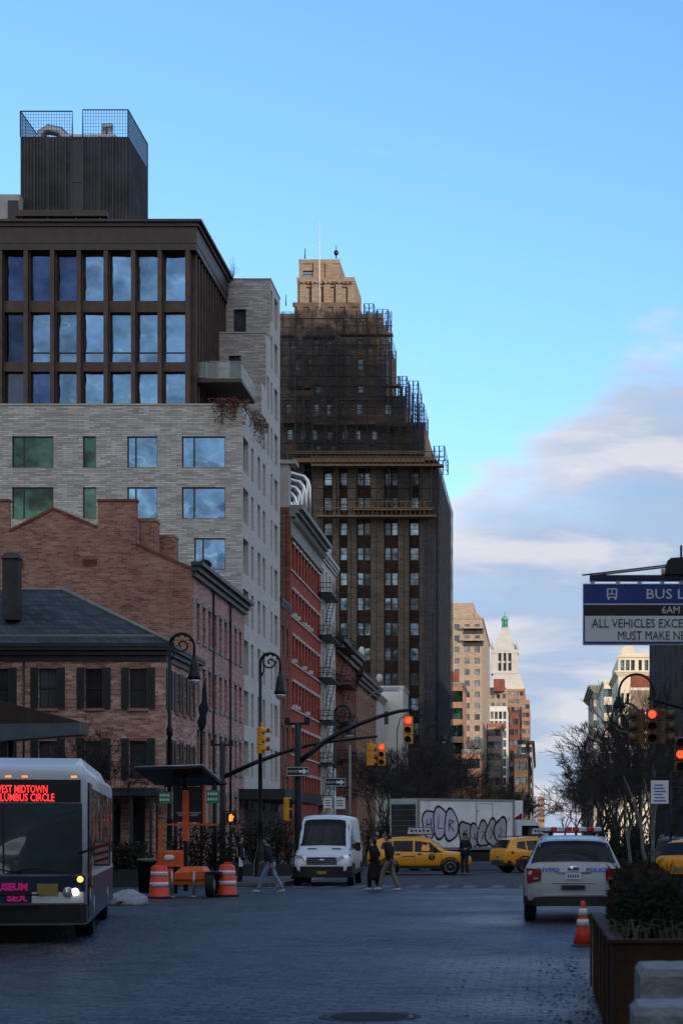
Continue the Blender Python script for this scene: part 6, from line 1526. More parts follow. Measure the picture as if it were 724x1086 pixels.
    # lamps
    for s in (-1, 1):
        if police:
            g = MB(); yb = -2.535; g.loft([[(s * .92, yb + .035, .80), (s * .66, yb - .0, .84), (s * .64, yb + .02, 1.0), (s * .68, yb + .06, 1.08), (s * .935, yb + .11, 1.09)], [(s * 1.0, yb + .33, .84), (s * .70, yb + .33, .84), (s * .70, yb + .33, 1.0), (s * .72, yb + .33, 1.05), (s * .995, yb + .36, 1.08)]], 0, True, False); tl = put(g, 'tail_light', 'red_lens', t)
            g = MB(); x0, x1 = sorted((s * .70, s * .80)); g.box(x0, x1, yb - .006, yb + .02, .87, .90); put(g, 'reversing_lamp', 'clear_lens', tl)
        else:
            g = MB(); yb = -2.25; g.loft([[(s * .86, yb + .02, .86), (s * .52, yb - .02, .90), (s * .52, yb - .0, .98), (s * .88, yb + .05, 1.01)], [(s * .93, yb + .36, .88), (s * .6, yb + .3, .9), (s * .6, yb + .3, .98), (s * .93, yb + .36, .99)]], 0, True, False); put(g, 'tail_light', 'red_lens', t)
        g = MB(); yf = 2.36 if police else 2.16; w = .80 if police else .74; g.loft([[(s * w, yf - .02, .70), (s * (w - .32), yf + .08, .72), (s * (w - .30), yf + .06, .80), (s * w, yf - .06, .84)], [(s * (w + .13), yf - .34, .76), (s * .5, yf - .3, .74), (s * .5, yf - .3, .82), (s * (w + .12), yf - .34, .84)]], 0, True, False); put(g, 'headlight', 'clear_lens', t)
    g = MB(); yf = 2.49 if police else 2.29
    g.box(-.55, .55, yf - .1, yf + .015, .50, .68); put(g, 'grille', 'black_plastic', t)
    # bumpers
    g = MB(); yb = -2.5 if police else -2.30; w = .95 if police else .88
    g.loft([[(x * w * 1.03, yb - .035 + .16 * abs(x) ** 5, .36), (x * w * 1.03, yb - .035 + .16 * abs(x) ** 5, .52 if police else .60), (x * w * 1.02, yb + .34, .54 if police else .62), (x * w * 1.02, yb + .34, .34)] for x in (-1, -.93, -.8, -.5, 0, .5, .8, .93, 1)], 0, True, False); bm_ = put(g, 'rear_bumper', 'black_plastic', t)
    g = MB(); g.box(-.16 if police else -.15, .16 if police else .15, yb - .022, yb - .001, .87 if police else .66, 1.0 if police else .81); pl_ = put(g, 'licence_plate', 'white_sign' if police else 'plate_yellow', t)
    g = MB(); 
    for k in range(5): g.box(-.115 + k * .048, -.085 + k * .048, yb - .026, yb - .0225, (.905 if police else .70), (.965 if police else .765))
    put(g, 'plate_characters', 'police_blue', pl_)
    if police:
        # chrome strip, recessed tailgate lines, badge, blue stripe with lettering
        g = MB(); g.box(-.62, .62, yb - .045, yb - .001, .525, .555); put(g, 'bumper_trim', 'chrome', t)
        g = MB(); g.box(-.24, .24, yb - .03, yb - .0, .66, .75); put(g, 'tow_cover', 'black_plastic', t)
        g = MB(); g.lathe((0, yb + .03, 1.085), [(.001, -.012), (.055, -.010), (.06, 0)], 18, 0, 'y'); o = put(g, 'badge', 'chrome', t); o.scale = (2.0, 1, 1)
        for s_, x in (('NYPD', -.72), ('POLICE', .26)):
            o = text(s_, .105, 'lettering', 'police_blue', t, (x, yb + .02, 1.025), (R(82), 0, 0), ext=.002, bold=.004); wv = max(v.co.x for v in o.data.vertices); o.scale = (.44 / wv, 1, .9)
        g = MB(); g.box(-.35, .35, yb + .01, yb + .04, .985, 1.015); put(g, 'tailgate_handle', 'chrome', t)
        g = MB()
        for x in (-.43, .43): g.box(x - .004, x + .004, yb + .02, yb + .04, .70, .99)
        g.box(-.43, .43, yb - .006, yb + .03, .775, .785); put(g, 'tailgate_seam', 'black_plastic', t)
        # roof light bar
        g = MB(); g.rbox(-.62, .62, -.32, .0, 1.80, 1.84, .02); g.box(-.5, -.42, -.2, -.1, 1.74, 1.80); g.box(.42, .5, -.2, -.1, 1.74, 1.80); lb = put(g, 'light_bar', 'black_plastic', t)
        for k in range(8):
            x = -.62 + k * .155; g = MB(); g.rbox(x + .004, x + .151, -.33, .01, 1.842, 1.93, .02); put(g, 'beacon', ['beacon_clear', 'beacon_red', 'beacon_clear', 'beacon_red'][k % 4 if k < 4 else (7 - k) % 4], lb)
        for s in (-1, 1):
            g = MB(); g.tube([(s * .70, -1.8, 1.72), (s * .70, -1.7, 1.77), (s * .70, .2, 1.80), (s * .70, .4, 1.73)], .022, 6); put(g, 'roof_rail', 'black_plastic', t)
            o = text('POLICE', .30, 'lettering', 'police_blue', t, (s * 1.006, -.95 if s > 0 else .95, .66), (R(90), 0, R(90) if s > 0 else R(-90)), ext=.002, bold=.006)
    else:
        # roof advertising board, rails, door roundel
        g = MB(); g.prism([(-.62, 1.78), (.62, 1.78), (.54, 2.12), (-.54, 2.12)], .26, 0, 'x', -.13); ad = put(g, 'roof_advert', 'black_plastic', t)
        for s in (-1, 1):
            g = MB(); a, b = sorted((s * .131, s * .136)); g.prism([(-.56, 1.82), (.56, 1.82), (.5, 2.09), (-.5, 2.09)], b - a, 0, 'x', a); fc = put(g, 'advert_face', 'advert', ad)
            g = MB(); a, b = sorted((s * .1365, s * .140))
            for k in range(5): g.box(a, b, -.42 + k * .18, -.30 + k * .18, 1.9 + .02 * (k % 2), 2.02 - .015 * (k % 3))
            put(g, 'advert_print', 'blue_sign', fc)
            g = MB(); g.tube([(s * .63, -1.6, 1.64), (s * .63, -1.5, 1.70), (s * .63, .2, 1.75), (s * .63, .4, 1.66)], .02, 6); put(g, 'roof_rail', 'black_plastic', t)
            g = MB(); g.lathe((s * .931, .55, .80), [(.001, 0), (.14, 0), (.14, .004 * s), (.001, .004 * s)], 20, 0, 'x'); ro = put(g, 'door_roundel', 'black_sign', t)
            text('T', .22, 'lettering', 'yellow_taxi', ro, (s * .939, .55 - s * .06, .73), (R(90), 0, R(90) * s), ext=.001, bold=.008)
            g = MB()
            for k in range(7): g.box(*sorted((s * .9305, s * .935)), -.75 + k * .085, -.69 + k * .085, .80, .85)
            put(g, 'door_print', 'black_sign', t)
    return t
suv('police_car', 'white police car parked with its back to us, red and clear light bar', (X_(606.5, 40.2), 40.4, 0), R(-.5), 'police')
tx1 = suv('taxi', 'yellow taxi crossing broadside between the walking couple and the truck', (X_(448, 84), 84, 0), R(-88), 'taxi', 'yellow taxis')
tx1.location = (X_(445, 84), 84, 0)
tx = again(tx1, 'yellow taxi half hidden by the police car, behind the graffiti truck', (X_(573, 89), 89.5, 0), R(-62))
tx = again(tx1, 'yellow taxi at the right edge behind the planter shrubs', (X_(763, 58), 58, 0), R(-38))

# ---- white panel van
def van():
    t = thing('van', 'white high-roof panel van facing us at the crossing with its headlights off', 'van', (X_(349, 68.0), 68.0, 0), R(181.5))
    # front = +Y ; rotated so that the front faces the viewer
    st = [(-3.0, .35, 1.4, 2.38, .98, .80), (-2.6, .32, 1.4, 2.46, 1.02, .86), (0, .32, 1.4, 2.48, 1.03, .86), (1.0, .32, 1.38, 2.47, 1.03, .85), (1.35, .32, 1.34, 2.40, 1.03, .84), (1.6, .32, 1.28, 2.22, 1.02, .84), (2.25, .32, 1.18, 1.42, 1.0, .84), (2.35, .32, 1.14, 1.30, .99, .82), (2.8, .34, 1.02, 1.10, .95, .78), (2.95, .4, .86, .92, .90, .74), (3.02, .48, .76, .80, .84, .66)]
    B = Body(st); g = MB(); B.shell(g); put(g, 'body', 'white_car', t)
    for x in (-1, 1):
        for y in (-1.7, 2.0): wheel(t, x * .93, y, .36, rim='steel')
    g = MB(); B.band(g, 1.50, 2.27, 6, .83, .93, .02); put(g, 'windscreen', 'glass_car', t)
    g = MB(); g.box(-.25, .12, 1.98, 2.02, 1.62, 1.72); put(g, 'dashboard_paper', 'white_sign', t)
    for s in (-1, 1):
        g = MB(); B.patch(g, [(.8, .02), (2.15, .05), (1.75, .55), (1.5, .80), (.8, .80)], s, .012); put(g, 'side_window', 'glass_car', t)
        g = MB(); g.loft([[(s * 1.0, 1.9, 1.3), (s * 1.0, 1.98, 1.3), (s * 1.0, 1.98, 1.45), (s * 1.0, 1.9, 1.45)], [(s * 1.14, 1.86, 1.2), (s * 1.14, 2.0, 1.2), (s * 1.14, 2.0, 1.52), (s * 1.14, 1.86, 1.52)], [(s * 1.26, 1.88, 1.22), (s * 1.26, 1.97, 1.22), (s * 1.26, 1.97, 1.5), (s * 1.26, 1.88, 1.5)]], 0, True, False); put(g, 'wing_mirror', 'black_plastic', t)
        g = MB(); g.loft([[(s * .90, 2.92, .80), (s * .56, 3.005, .84), (s * .55, 2.96, .98), (s * .70, 2.90, 1.06), (s * .90, 2.82, 1.07)], [(s * .97, 2.5, .86), (s * .6, 2.6, .86), (s * .6, 2.6, .98), (s * .7, 2.6, 1.04), (s * .965, 2.5, 1.10)]], 0, True, False); put(g, 'headlight', 'clear_lens', t)
        g = MB(); g.box(*sorted((s * 1.032, s * 1.036)), .2, .215, .5, 1.35); g.box(*sorted((s * 1.032, s * 1.036)), -1.4, .2, 1.36, 1.375); g.box(*sorted((s * 1.025, s * 1.04)), -1.2, 1.5, .42, .56); put(g, 'side_trim', 'black_plastic', t)
    g = MB(); g.prism([(-.52, .74), (.52, .74), (.47, 1.0), (-.47, 1.0)], .08, 0, 'y', 2.95); gr = put(g, 'grille', 'black_plastic', t)
    g = MB()
    for z in (.775, .84, .905, .97): g.box(-.50, .50, 3.02, 3.045, z, z + .028)
    g.box(-.53, -.49, 3.0, 3.045, .74, 1.0); g.box(.49, .53, 3.0, 3.045, .74, 1.0); put(g, 'grille_bar', 'chrome', gr)
    g = MB(); g.lathe((0, 3.05, .885), [(.001, .012), (.06, .01), (.062, 0)], 16, 0, 'y'); o = put(g, 'badge', 'steel', gr); o.scale = (1.8, 1, 1)
    g = MB(); g.loft([[(x * 1.03, 3.06 - .16 * abs(x) ** 5, .30), (x * 1.03, 3.06 - .16 * abs(x) ** 5, .68), (x * 1.035, 2.5, .7), (x * 1.035, 2.5, .3)] for x in (-1, -.93, -.8, -.5, 0, .5, .8, .93, 1)], 0, True, False); put(g, 'front_bumper', 'black_plastic', t)
    g = MB(); g.box(-.16, .16, 3.065, 3.075, .42, .52); put(g, 'licence_plate', 'plate_yellow', t)
    g = MB(); g.tube([(-.6, 2.2, 1.38), (-.1, 2.28, 1.36)], .012, 4); g.tube([(.1, 2.28, 1.36), (.7, 2.2, 1.38)], .012, 4)
    for x in (-.5, .35): g.box(x - .12, x + .2, 2.36, 2.46, 1.29, 1.305)
    put(g, 'wiper', 'black_plastic', t)
van()

# ---- box truck with graffiti
def truck():
    D = 92.0; yaw = R(40)
    # local: side facing the viewer is -Y before rotation; x forward (to the right)
    t = thing('box_truck', 'white box truck with spray-painted graffiti across its side', 'truck', (X_(443, D), D, 0), 0)
    c, s = math.cos(R(38)), math.sin(R(38)); L_ = (X_(545, 96) - X_(443, D)) / c; h0, h1 = 1.05, Z_(847, D); W = 2.4
    t.rotation_euler = (0, 0, R(38)); print('truck L', L_)
    g = MB(); g.box(0, L_, 0, W, h0, h1); put(g, 'cargo_box', 'white_dirty', t)
    g = MB()
    for a, b in [((0, L_), (h1 - .08, h1 + .02)), ((0, L_), (h0 - .02, h0 + .12))]: g.box(a[0] - .02, a[1] + .02, -.03, -.001, b[0], b[1])
    g.box(-.02, .1, -.035, -.0305, h0, h1); g.box(L_ - .1, L_ + .02, -.035, -.0305, h0, h1); g.box(.62, .635, -.012, -.001, h0 + .12, h1 - .08)
    put(g, 'edge_trim', 'steel', t)
    g = MB(); g.box(-.05, -.001, .0, W, h1 - .25, h1 + .02); g.box(-.05, -.001, 0, .12, h0, h1 - .25); g.box(-.05, -.001, W - .12, W, h0, h1 - .25); g.box(-.05, -.001, .12, W - .12, h0, h0 + .12); put(g, 'rear_frame', 'steel', t)
    g = MB()
    for k in range(8): z = h0 + .14 + k * (h1 - h0 - .4) / 8; g.box(-.03, -.004, .13, W - .13, z, z + (h1 - h0 - .4) / 8 - .02)
    put(g, 'roller_door', 'screen', t)
    g = MB(); xd = L_ * .60; g.box(xd, xd + .95, -.02, -.001, h0 + .25, h1 - .22)
    dr = put(g, 'side_door', 'white_dirty', t)
    g = MB()
    for a, b, e, f in [(xd - .03, xd, h0 + .25, h1 - .19), (xd + .95, xd + .98, h0 + .25, h1 - .19), (xd, xd + .95, h1 - .22, h1 - .19)]: g.box(a, b, -.03, -.001, e, f)
    for z in (h0 + .9, h1 - .6): g.box(xd - .02, xd + .12, -.045, -.031, z, z + .06)
    put(g, 'door_frame', 'steel', dr)
    # chassis, wheels
    g = MB(); g.box(-.3, L_ + 1.6, .7, .9, .62, .95); g.box(-.3, L_ + 1.6, W - .9, W - .7, .62, .95); g.box(.1, L_ - .1, .2, W - .2, .96, 1.045); g.box(L_ * .5, L_ * .75, .06, .5, .45, .92); g.box(-.35, -.2, .1, W - .1, .45, .6); put(g, 'chassis', 'black_plastic', t)
    for x in (1.25, L_ + 1.0):
        for y in (.22, W - .22):
            g = MB(); g.lathe((x, y, .45), [(.2, -.2), (.42, -.2), (.45, -.15), (.45, .15), (.42, .2), (.2, .2)], 22, 0, 'y'); w_ = put(g, 'wheel', 'rubber', t)
            g = MB(); sg = -1 if y < 1 else 1; g.lathe((x, y + sg * .19, .45), [(.05, -.03 * sg), (.24, .015 * sg), (.26, 0), (.05, .01)], 16, 0, 'y'); put(g, 'rim', 'steel', w_)
    # cab
    g = MB(); x0 = L_ + .25; pr = [(x0, .75), (x0 + 1.95, .75), (x0 + 2.0, 1.35), (x0 + 1.5, 2.3), (x0 + 1.2, 2.55), (x0, 2.55)]
    g.prism(pr, W - .3, 0, 'y', .15); put(g, 'cab', 'white_car', t)
    g = MB(); g.prism([(x0 + .35, 1.5), (x0 + 1.75, 1.5), (x0 + 1.4, 2.25), (x0 + .35, 2.25)], .01, 0, 'y', .138); put(g, 'cab_window', 'glass_car', t); g = MB(); g.prism([(x0 + .35, 1.5), (x0 + 1.75, 1.5), (x0 + 1.4, 2.25), (x0 + .35, 2.25)], .01, 0, 'y', W - .148); put(g, 'cab_window', 'glass_car', t)
    # graffiti: bubble letters as thin paint on the panel (x, z on the side)
    def blob(mb, cx, cz, rx, rz, ph, mi, y, lob=.1, n=28, k=3):
        p = []
        for i in range(n):
            a = 2 * math.pi * i / n; r_ = 1 + lob * math.sin(k * a + ph); p.append((cx + rx * r_ * math.cos(a), cz + rz * r_ * math.sin(a)))
        mb.prism(p, .0015, mi, 'y', y)
    q = L_ / 102
    def G(px, py): return ((px - 443) * q, h0 + (918 - py) * (h1 - h0) / 71)
    g = MB(); letters = [(455, 882, 7.5, 14, .3), (466, 880, 7.5, 16, 1.2), (477, 884, 7, 16, 2.2)]
    for i, (x, y, a, b, ph) in enumerate(letters):
        cx, cz = G(x, y); blob(g, cx, cz, a * q * 1.12, b * .049 * 1.08, ph, 1, -.0065 - i * .0036); blob(g, cx, cz, a * q * .93, b * .049 * .93, ph, 0, -.0083 - i * .0036)
    def stroke(pts, w=.05, y=-.022, mi=1):
        P = [G(*p) for p in pts]
        for i in range(len(P) - 1):
            a, b = Vector((P[i][0], 0, P[i][1])), Vector((P[i + 1][0], 0, P[i + 1][1])); d = (b - a).normalized(); n_ = Vector((-d.z, 0, d.x)) * w / 2
            a = a - d * w * .3; b = b + d * w * .3
            g.add([a - n_ + Vector((0, y, 0)), b - n_ + Vector((0, y, 0)), b + n_ + Vector((0, y, 0)), a + n_ + Vector((0, y, 0))], [(0, 1, 2, 3)], mi)
    stroke([(452, 876), (451.5, 890)]); stroke([(456, 874), (456, 890)], y=-.0225); stroke([(452, 883), (456.5, 882)], y=-.023); stroke([(464, 872), (463.5, 888), (468, 888)], y=-.0235); stroke([(475, 876), (474.5, 892)], y=-.024); stroke([(475, 876), (479.5, 878), (475.5, 883), (480, 892)], y=-.0245)
    put(g, 'graffiti', ['purple', 'black_sign'], t, label='lilac bubble letter graffiti outlined in black')
    g = MB(); letters = [(492, 897, 6.5, 14, .5), (502, 899, 6, 12, 2), (511, 897, 6.5, 13, 3), (520, 895, 6, 14, 4), (530, 893, 6.5, 15, 5)]
    for i, (x, y, a, b, ph) in enumerate(letters):
        cx, cz = G(x, y); yy = -.0215 if 0 else -.0215; blob(g, cx, cz, a * q * 1.15, b * .049 * 1.08, ph, 1, -.026 - i * .0036, .16); blob(g, cx, cz, a * q * .92, b * .049 * .90, ph, 0, -.0278 - i * .0036, .16)
    stroke([(490, 890), (490, 904)], .045, -.046); stroke([(494, 890), (490, 896), (495, 903)], .045, -.0465); stroke([(502, 894), (501, 903), (505, 903)], .045, -.047); stroke([(510, 892), (513, 895), (509, 903)], .045, -.0475); stroke([(519, 888), (521, 896), (518, 903)], .045, -.048); stroke([(529, 886), (531, 893), (527, 900), (532, 900)], .045, -.0485)
    stroke([(524, 878), (530, 874), (536, 880), (540, 872)], .03, -.02); stroke([(486, 884), (490, 880), (496, 884)], .03, -.0205)
    put(g, 'graffiti', ['grey_spray', 'black_sign'], t, label='grey bubble letter graffiti beside the side door')
truck()

# ---- white minibus and red marked box van behind
def minibus():
    D = 112; t = thing('minibus', 'white minibus behind the truck with only its top showing over the cab', 'van', (X_(556, D), D + 2.5, 0), R(180))
    st = [(-2.8, .4, 1.3, 2.3, .95, .75), (-2.5, .35, 1.3, 2.44, 1.0, .8), (1.0, .35, 1.3, 2.5, 1.0, .8), (1.5, .35, 1.28, 2.35, 1.0, .8), (2.1, .35, 1.2, 1.6, 1.0, .82), (2.5, .35, 1.1, 1.2, .95, .78), (2.8, .45, .8, .85, .85, .7)]
    B = Body(st); g = MB(); B.shell(g); put(g, 'body', 'white_car', t)
    g = MB(); B.band(g, 1.45, 2.08, 5, .80, .88, .02); put(g, 'windscreen', 'glass_car', t)
    for s in (-1, 1):
        for a in (-2.3, -1.2, -.1): g = MB(); B.patch(g, [(a, .08), (a + .95, .08), (a + .95, .8), (a, .8)], s, .012); put(g, 'side_window', 'glass_car', t)
    for x in (-1, 1):
        for y in (-1.6, 1.7): wheel(t, x * .9, y, .36)
minibus()
D = 104; t = thing('box_van', 'pale box van with a red triangle on its side behind the graffiti truck', 'truck', (X_(548, D), D, 0))
g = MB(); a, b = X_(536, D) - X_(548, D), X_(553.5, D) - X_(548, D); g.box(a, b, 0, 4.6, .7, Z_(849, D)); put(g, 'cargo_box', 'white_dirty', t)
g = MB(); g.prism([(b - .62, Z_(870, D)), (b - .02, Z_(870, D)), (b - .02, Z_(862, D))], .004, 0, 'y', -.006); put(g, 'red_mark', 'red_lens', t)
for x in (a + .1, b - .1):
    for y in (.8, 3.8): g = MB(); g.lathe((x, y, .4), [(.2, -.1), (.4, -.1), (.4, .1), (.2, .1)], 16, 0, 'x'); put(g, 'wheel', 'rubber', t)
# ---- dark car with red tail lamps at the right edge
t = suv('parked_car', 'dark vehicle beyond the right hand taxi, only roof and red lamp showing', (X_(720, 74), 76, 0), R(-4), 'taxi')
for ch in list(t.children):
    if ch.name.split('.')[0] in ('roof_advert', 'door_roundel', 'door_print'):
        for c2 in list(ch.children_recursive): bpy.data.objects.remove(c2)
        bpy.data.objects.remove(ch)
    elif ch.name.split('.')[0] == 'body': ch.data.materials[0] = M['dark_metal']
    elif ch.name.split('.')[0] == 'tail_light': ch.data.materials[0] = M['tail_lit']

# ---- city bus
def bus():
    D = 30.6; yaw = R(10.8); t = thing('bus', 'city bus with red lit destination sign entering at the left edge', 'bus', (X_(92, D), D, 0), yaw)
    # local: corner nearest the street axis at x=0; front face on y=0; body runs back to +y and left to -x
    W, H, Ln = 2.6, Z_(812, D) + .02, 12.0; q = D / F
    def U(px): return (px - 93) * q
    Z = lambda py: Z_(py, D)
    # shell: ring in x,z lofted along y with rounded front corners
    def ring(y, ins, zt, zb=.30):
        r_ = .16; pts = []
        for cx, cz, a0 in [(-ins - r_, zt - r_, 0), (-W + ins + r_, zt - r_, 90)]:
            for k in range(6): a = R(a0 + 90 * k / 5); pts.append((cx + r_ * math.cos(a), y, cz + r_ * math.sin(a)))
        pts += [(-W + ins, y, zb), (-ins, y, zb)]; return pts
    g = MB(); g.loft([ring(0, .10, H - .10), ring(.05, .04, H - .05), ring(.16, 0, H), ring(Ln - .2, 0, H), ring(Ln, .06, H - .06)], 0, True, True); put(g, 'body', 'white_car', t)
    # roof hump
    g = MB(); g.loft([[(-.25, 1.6, H - .01), (-W + .25, 1.6, H - .01), (-W + .3, 1.6, H + .02), (-.3, 1.6, H + .02)], [(-.12, 2.6, H - .01), (-W + .12, 2.6, H - .01), (-W + .22, 2.6, H + .20), (-.22, 2.6, H + .20)], [(-.12, Ln - 1, H - .01), (-W + .12, Ln - 1, H - .01), (-W + .22, Ln - 1, H + .20), (-.22, Ln - 1, H + .20)]], 0, True, False); put(g, 'roof_pod', 'white_car', t)
    def fr(name, x0, x1, z0, z1, d0, d1, m, par=t, r_=None):
        g = MB()
        if r_: g.rbox(x0, x1, d0, d1, z0, z1, r_)
        else: g.box(x0, x1, d0, d1, z0, z1)
        return put(g, name, m, par)
    xl = -W + .06
    fr('destination_display', xl + .02, U(87), Z(851), Z(827), -.012, .05, 'black_plastic')
    fr('windscreen', xl + .02, U(88.5), Z(927), Z(852), -.016, .05, 'glass_bus')
    fr('windscreen_divider', -W / 2 - .015, -W / 2 + .015, Z(926), Z(853), -.022, -.0165, 'black_plastic')
    for z, s_, wd in [(Z(841), 'WEST MIDTOWN', 54), (Z(849.8), 'COLUMBUS CIRCLE', 67)]:
        o = text(s_, .175, 'led_text', 'led_red', t, (U(53 if 'WEST' in s_ else 60) - wd * q, -.016, z), ext=.002, bold=.001); wv = max(v.co.x for v in o.data.vertices); o.scale = (wd * q / wv, 1, .80)
    for px in (13, 29.5, 80, -25, -40):
        g = MB(); g.rbox(U(px) - .06, U(px) + .06, -.0, .12, Z(825), Z(822), .012); put(g, 'marker_lamp', 'lamp_orange', t)
    fr('blue_band', xl, U(93.5) - .03, Z(945.5), Z(928.5), -.03, .05, 'blue_dark', r_=.012)
    fr('blue_band', xl, U(37), Z(957), Z(946), -.028, .05, 'blue_dark')
    fr('white_panel', U(37), U(98) - .12, Z(957.5), Z(946), -.03, .05, 'white_car')
    # bumper and skirt
    g = MB(); g.loft([[(-W + .08, -.10, .34), (-.08, -.10, .34), (0.0, .05, .34), (0.01, .3, .34), (-W - .01, .3, .34), (-W, .05, .34)], [(-W + .08, -.12, Z(959)), (-.08, -.12, Z(959)), (.0, .05, Z(959)), (.012, .3, Z(959)), (-W - .01, .3, Z(959)), (-W, .05, Z(959))]], 0, True, False); put(g, 'front_bumper', 'black_plastic', t)
    fr('licence_plate', U(42.5), U(64), Z(949), Z(937), -.05, -.031, 'plate_yellow')
    g = MB(); g.lathe((U(81.5), -.035, Z(945.5)), [(.001, -.02), (.045, -.018), (.055, 0)], 16, 0, 'y'); put(g, 'headlight', 'lamp_white', t)
    g = MB(); g.lathe((U(86.5), -.032, Z(932.5)), [(.001, -.02), (.035, -.018), (.048, 0)], 16, 0, 'y'); put(g, 'turn_signal', 'lamp_amber', t)
    g = MB(); g.lathe((U(74), -.035, Z(946)), [(.001, -.02), (.075, -.016), (.09, 0)], 16, 0, 'y'); put(g, 'headlight', 'clear_lens', t, label='unlit inner headlight')
    for s_, px, y in (('MUSEUM', -6, 943.5), ('SEX', 12, 955)):
        o = text(s_, .17 * .9, 'advert_lettering', 'pink_glow', t, (U(px), -.052, Z(y)), ext=.002, bold=.009); wv = max(v.co.x for v in o.data.vertices); o.scale = ((33 - px) * q / wv, 1, 1.0)
    # bike rack
    g = MB()
    for z in (.62, .80): g.tube([(xl + .3, -.1, z), (xl + .3, -.3, z), (-.75, -.3, z), (-.75, -.1, z)], .018, 6)
    put(g, 'bicycle_rack', 'iron', t)
    # wipers
    g = MB(); g.tube([(U(25), -.04, Z(926)), (U(-20), -.05, Z(917)), (U(-45), -.04, Z(900))], .012, 5); g.tube([(U(80), -.04, Z(927)), (U(40), -.05, Z(920)), (U(22), -.045, Z(924))], .012, 5); put(g, 'wiper', 'black_plastic', t)
    # right side (x=0 plane): windows, door, blue skirt
    def sd_(name, y0, y1, z0, z1, o0, m, par=t):
        g = MB(); g.box(o0 - .01, o0, y0, y1, z0, z1); return put(g, name, m, par)
    sd_('blue_skirt', .32, Ln - .1, .32, 1.05, .012, 'blue_dark'); sd_('blue_stripe', .32, Ln - .1, 1.05, 1.12, .013, 'white_car')
    dr = sd_('door', .35, 1.5, .40, 2.62, .022, 'black_plastic')
    for y in (.42, .96): sd_('door_glass', y, y + .48, .6, 2.5, .030, 'glass_bus', dr)
    for k in range(6): sd_('side_window', 1.7 + k * 1.6, 3.2 + k * 1.6, 1.4, 2.55, .020, 'glass_bus')
    for y in (2.6, 8.9):
        for x in (-.16, -W + .16):
            g = MB(); g.lathe((x, y, .48), [(.25, -.14), (.45, -.14), (.48, -.1), (.48, .1), (.45, .16), (.25, .16)], 24, 0, 'x'); w_ = put(g, 'wheel', 'rubber', t)
            sg = 1 if x > -1 else -1; g = MB(); g.lathe((x + sg * .15, y, .48), [(.05, 0), (.24, .01 * sg), (.27, .02 * sg), (.05, .03 * sg)], 16, 0, 'x'); put(g, 'rim', 'steel', w_)
    g = MB(); g.box(-.02, .011, 2.0, 3.2, .30, 1.02); put(g, 'wheel_housing', 'black_plastic', t)
    # mirrors
    g = MB(); g.tube([(-.1, -.02, Z(905)), (.1, -.22, Z(900)), (.27, -.25, Z(897))], .02, 6); g.rbox(.12, .38, -.26, -.1, Z(918), Z(892), .03); mi_ = put(g, 'mirror', 'black_plastic', t)
    g = MB()
    g.box(.14, .36, -.264, -.2605, Z(916), Z(894))
    for k in range(3):
        z = Z(915) + k * .11; g.add([(.145, -.267, z), (.355, -.267, z + .06), (.355, -.267, z + .11), (.145, -.267, z + .05)], [(0, 1, 2, 3)], 1)
    put(g, 'striped_decal', ['cloth_grey', 'red_lens'], mi_)
    g = MB(); g.rbox(-W - .3, -W - .05, -.26, -.1, Z(918), Z(892), .03); put(g, 'mirror', 'black_plastic', t)
bus()
# ================================================================== people
def skinned(name, V, E, Rr, m, parent=None, sub=2, root=0):
    """continuous surface grown over a skeleton (skin + subdivision), baked to a plain mesh"""
    me = bpy.data.meshes.new(name + '_skeleton'); me.from_pydata(V, E, []); o = bpy.data.objects.new(name + '_tmp', me); col.objects.link(o)
    o.modifiers.new('skin', 'SKIN'); 
    if not me.skin_vertices: 
        bpy.context.view_layer.objects.active = o
    sv = me.skin_vertices[0].data if me.skin_vertices else None
    if sv is None:
        with bpy.context.temp_override(object=o, active_object=o): bpy.ops.mesh.customdata_skin_add()
        sv = me.skin_vertices[0].data
    for i, r in enumerate(Rr):
        sv[i].radius = (r, r) if not hasattr(r, '__len__') else r; sv[i].use_root = (i == root)
    s = o.modifiers.new('sub', 'SUBSURF'); s.levels = sub; s.render_levels = sub
    bpy.context.view_layer.update()
    out = bpy.data.meshes.new_from_object(o.evaluated_get(bpy.context.evaluated_depsgraph_get()))
    bpy.data.objects.remove(o); bpy.data.meshes.remove(me)
    out.name = name; out.materials.clear(); out.materials.append(M[m]); out.polygons.foreach_set('use_smooth', [True] * len(out.polygons))
    out.polygons.foreach_set('material_index', [0] * len(out.polygons))
    return ob(name, out, parent)

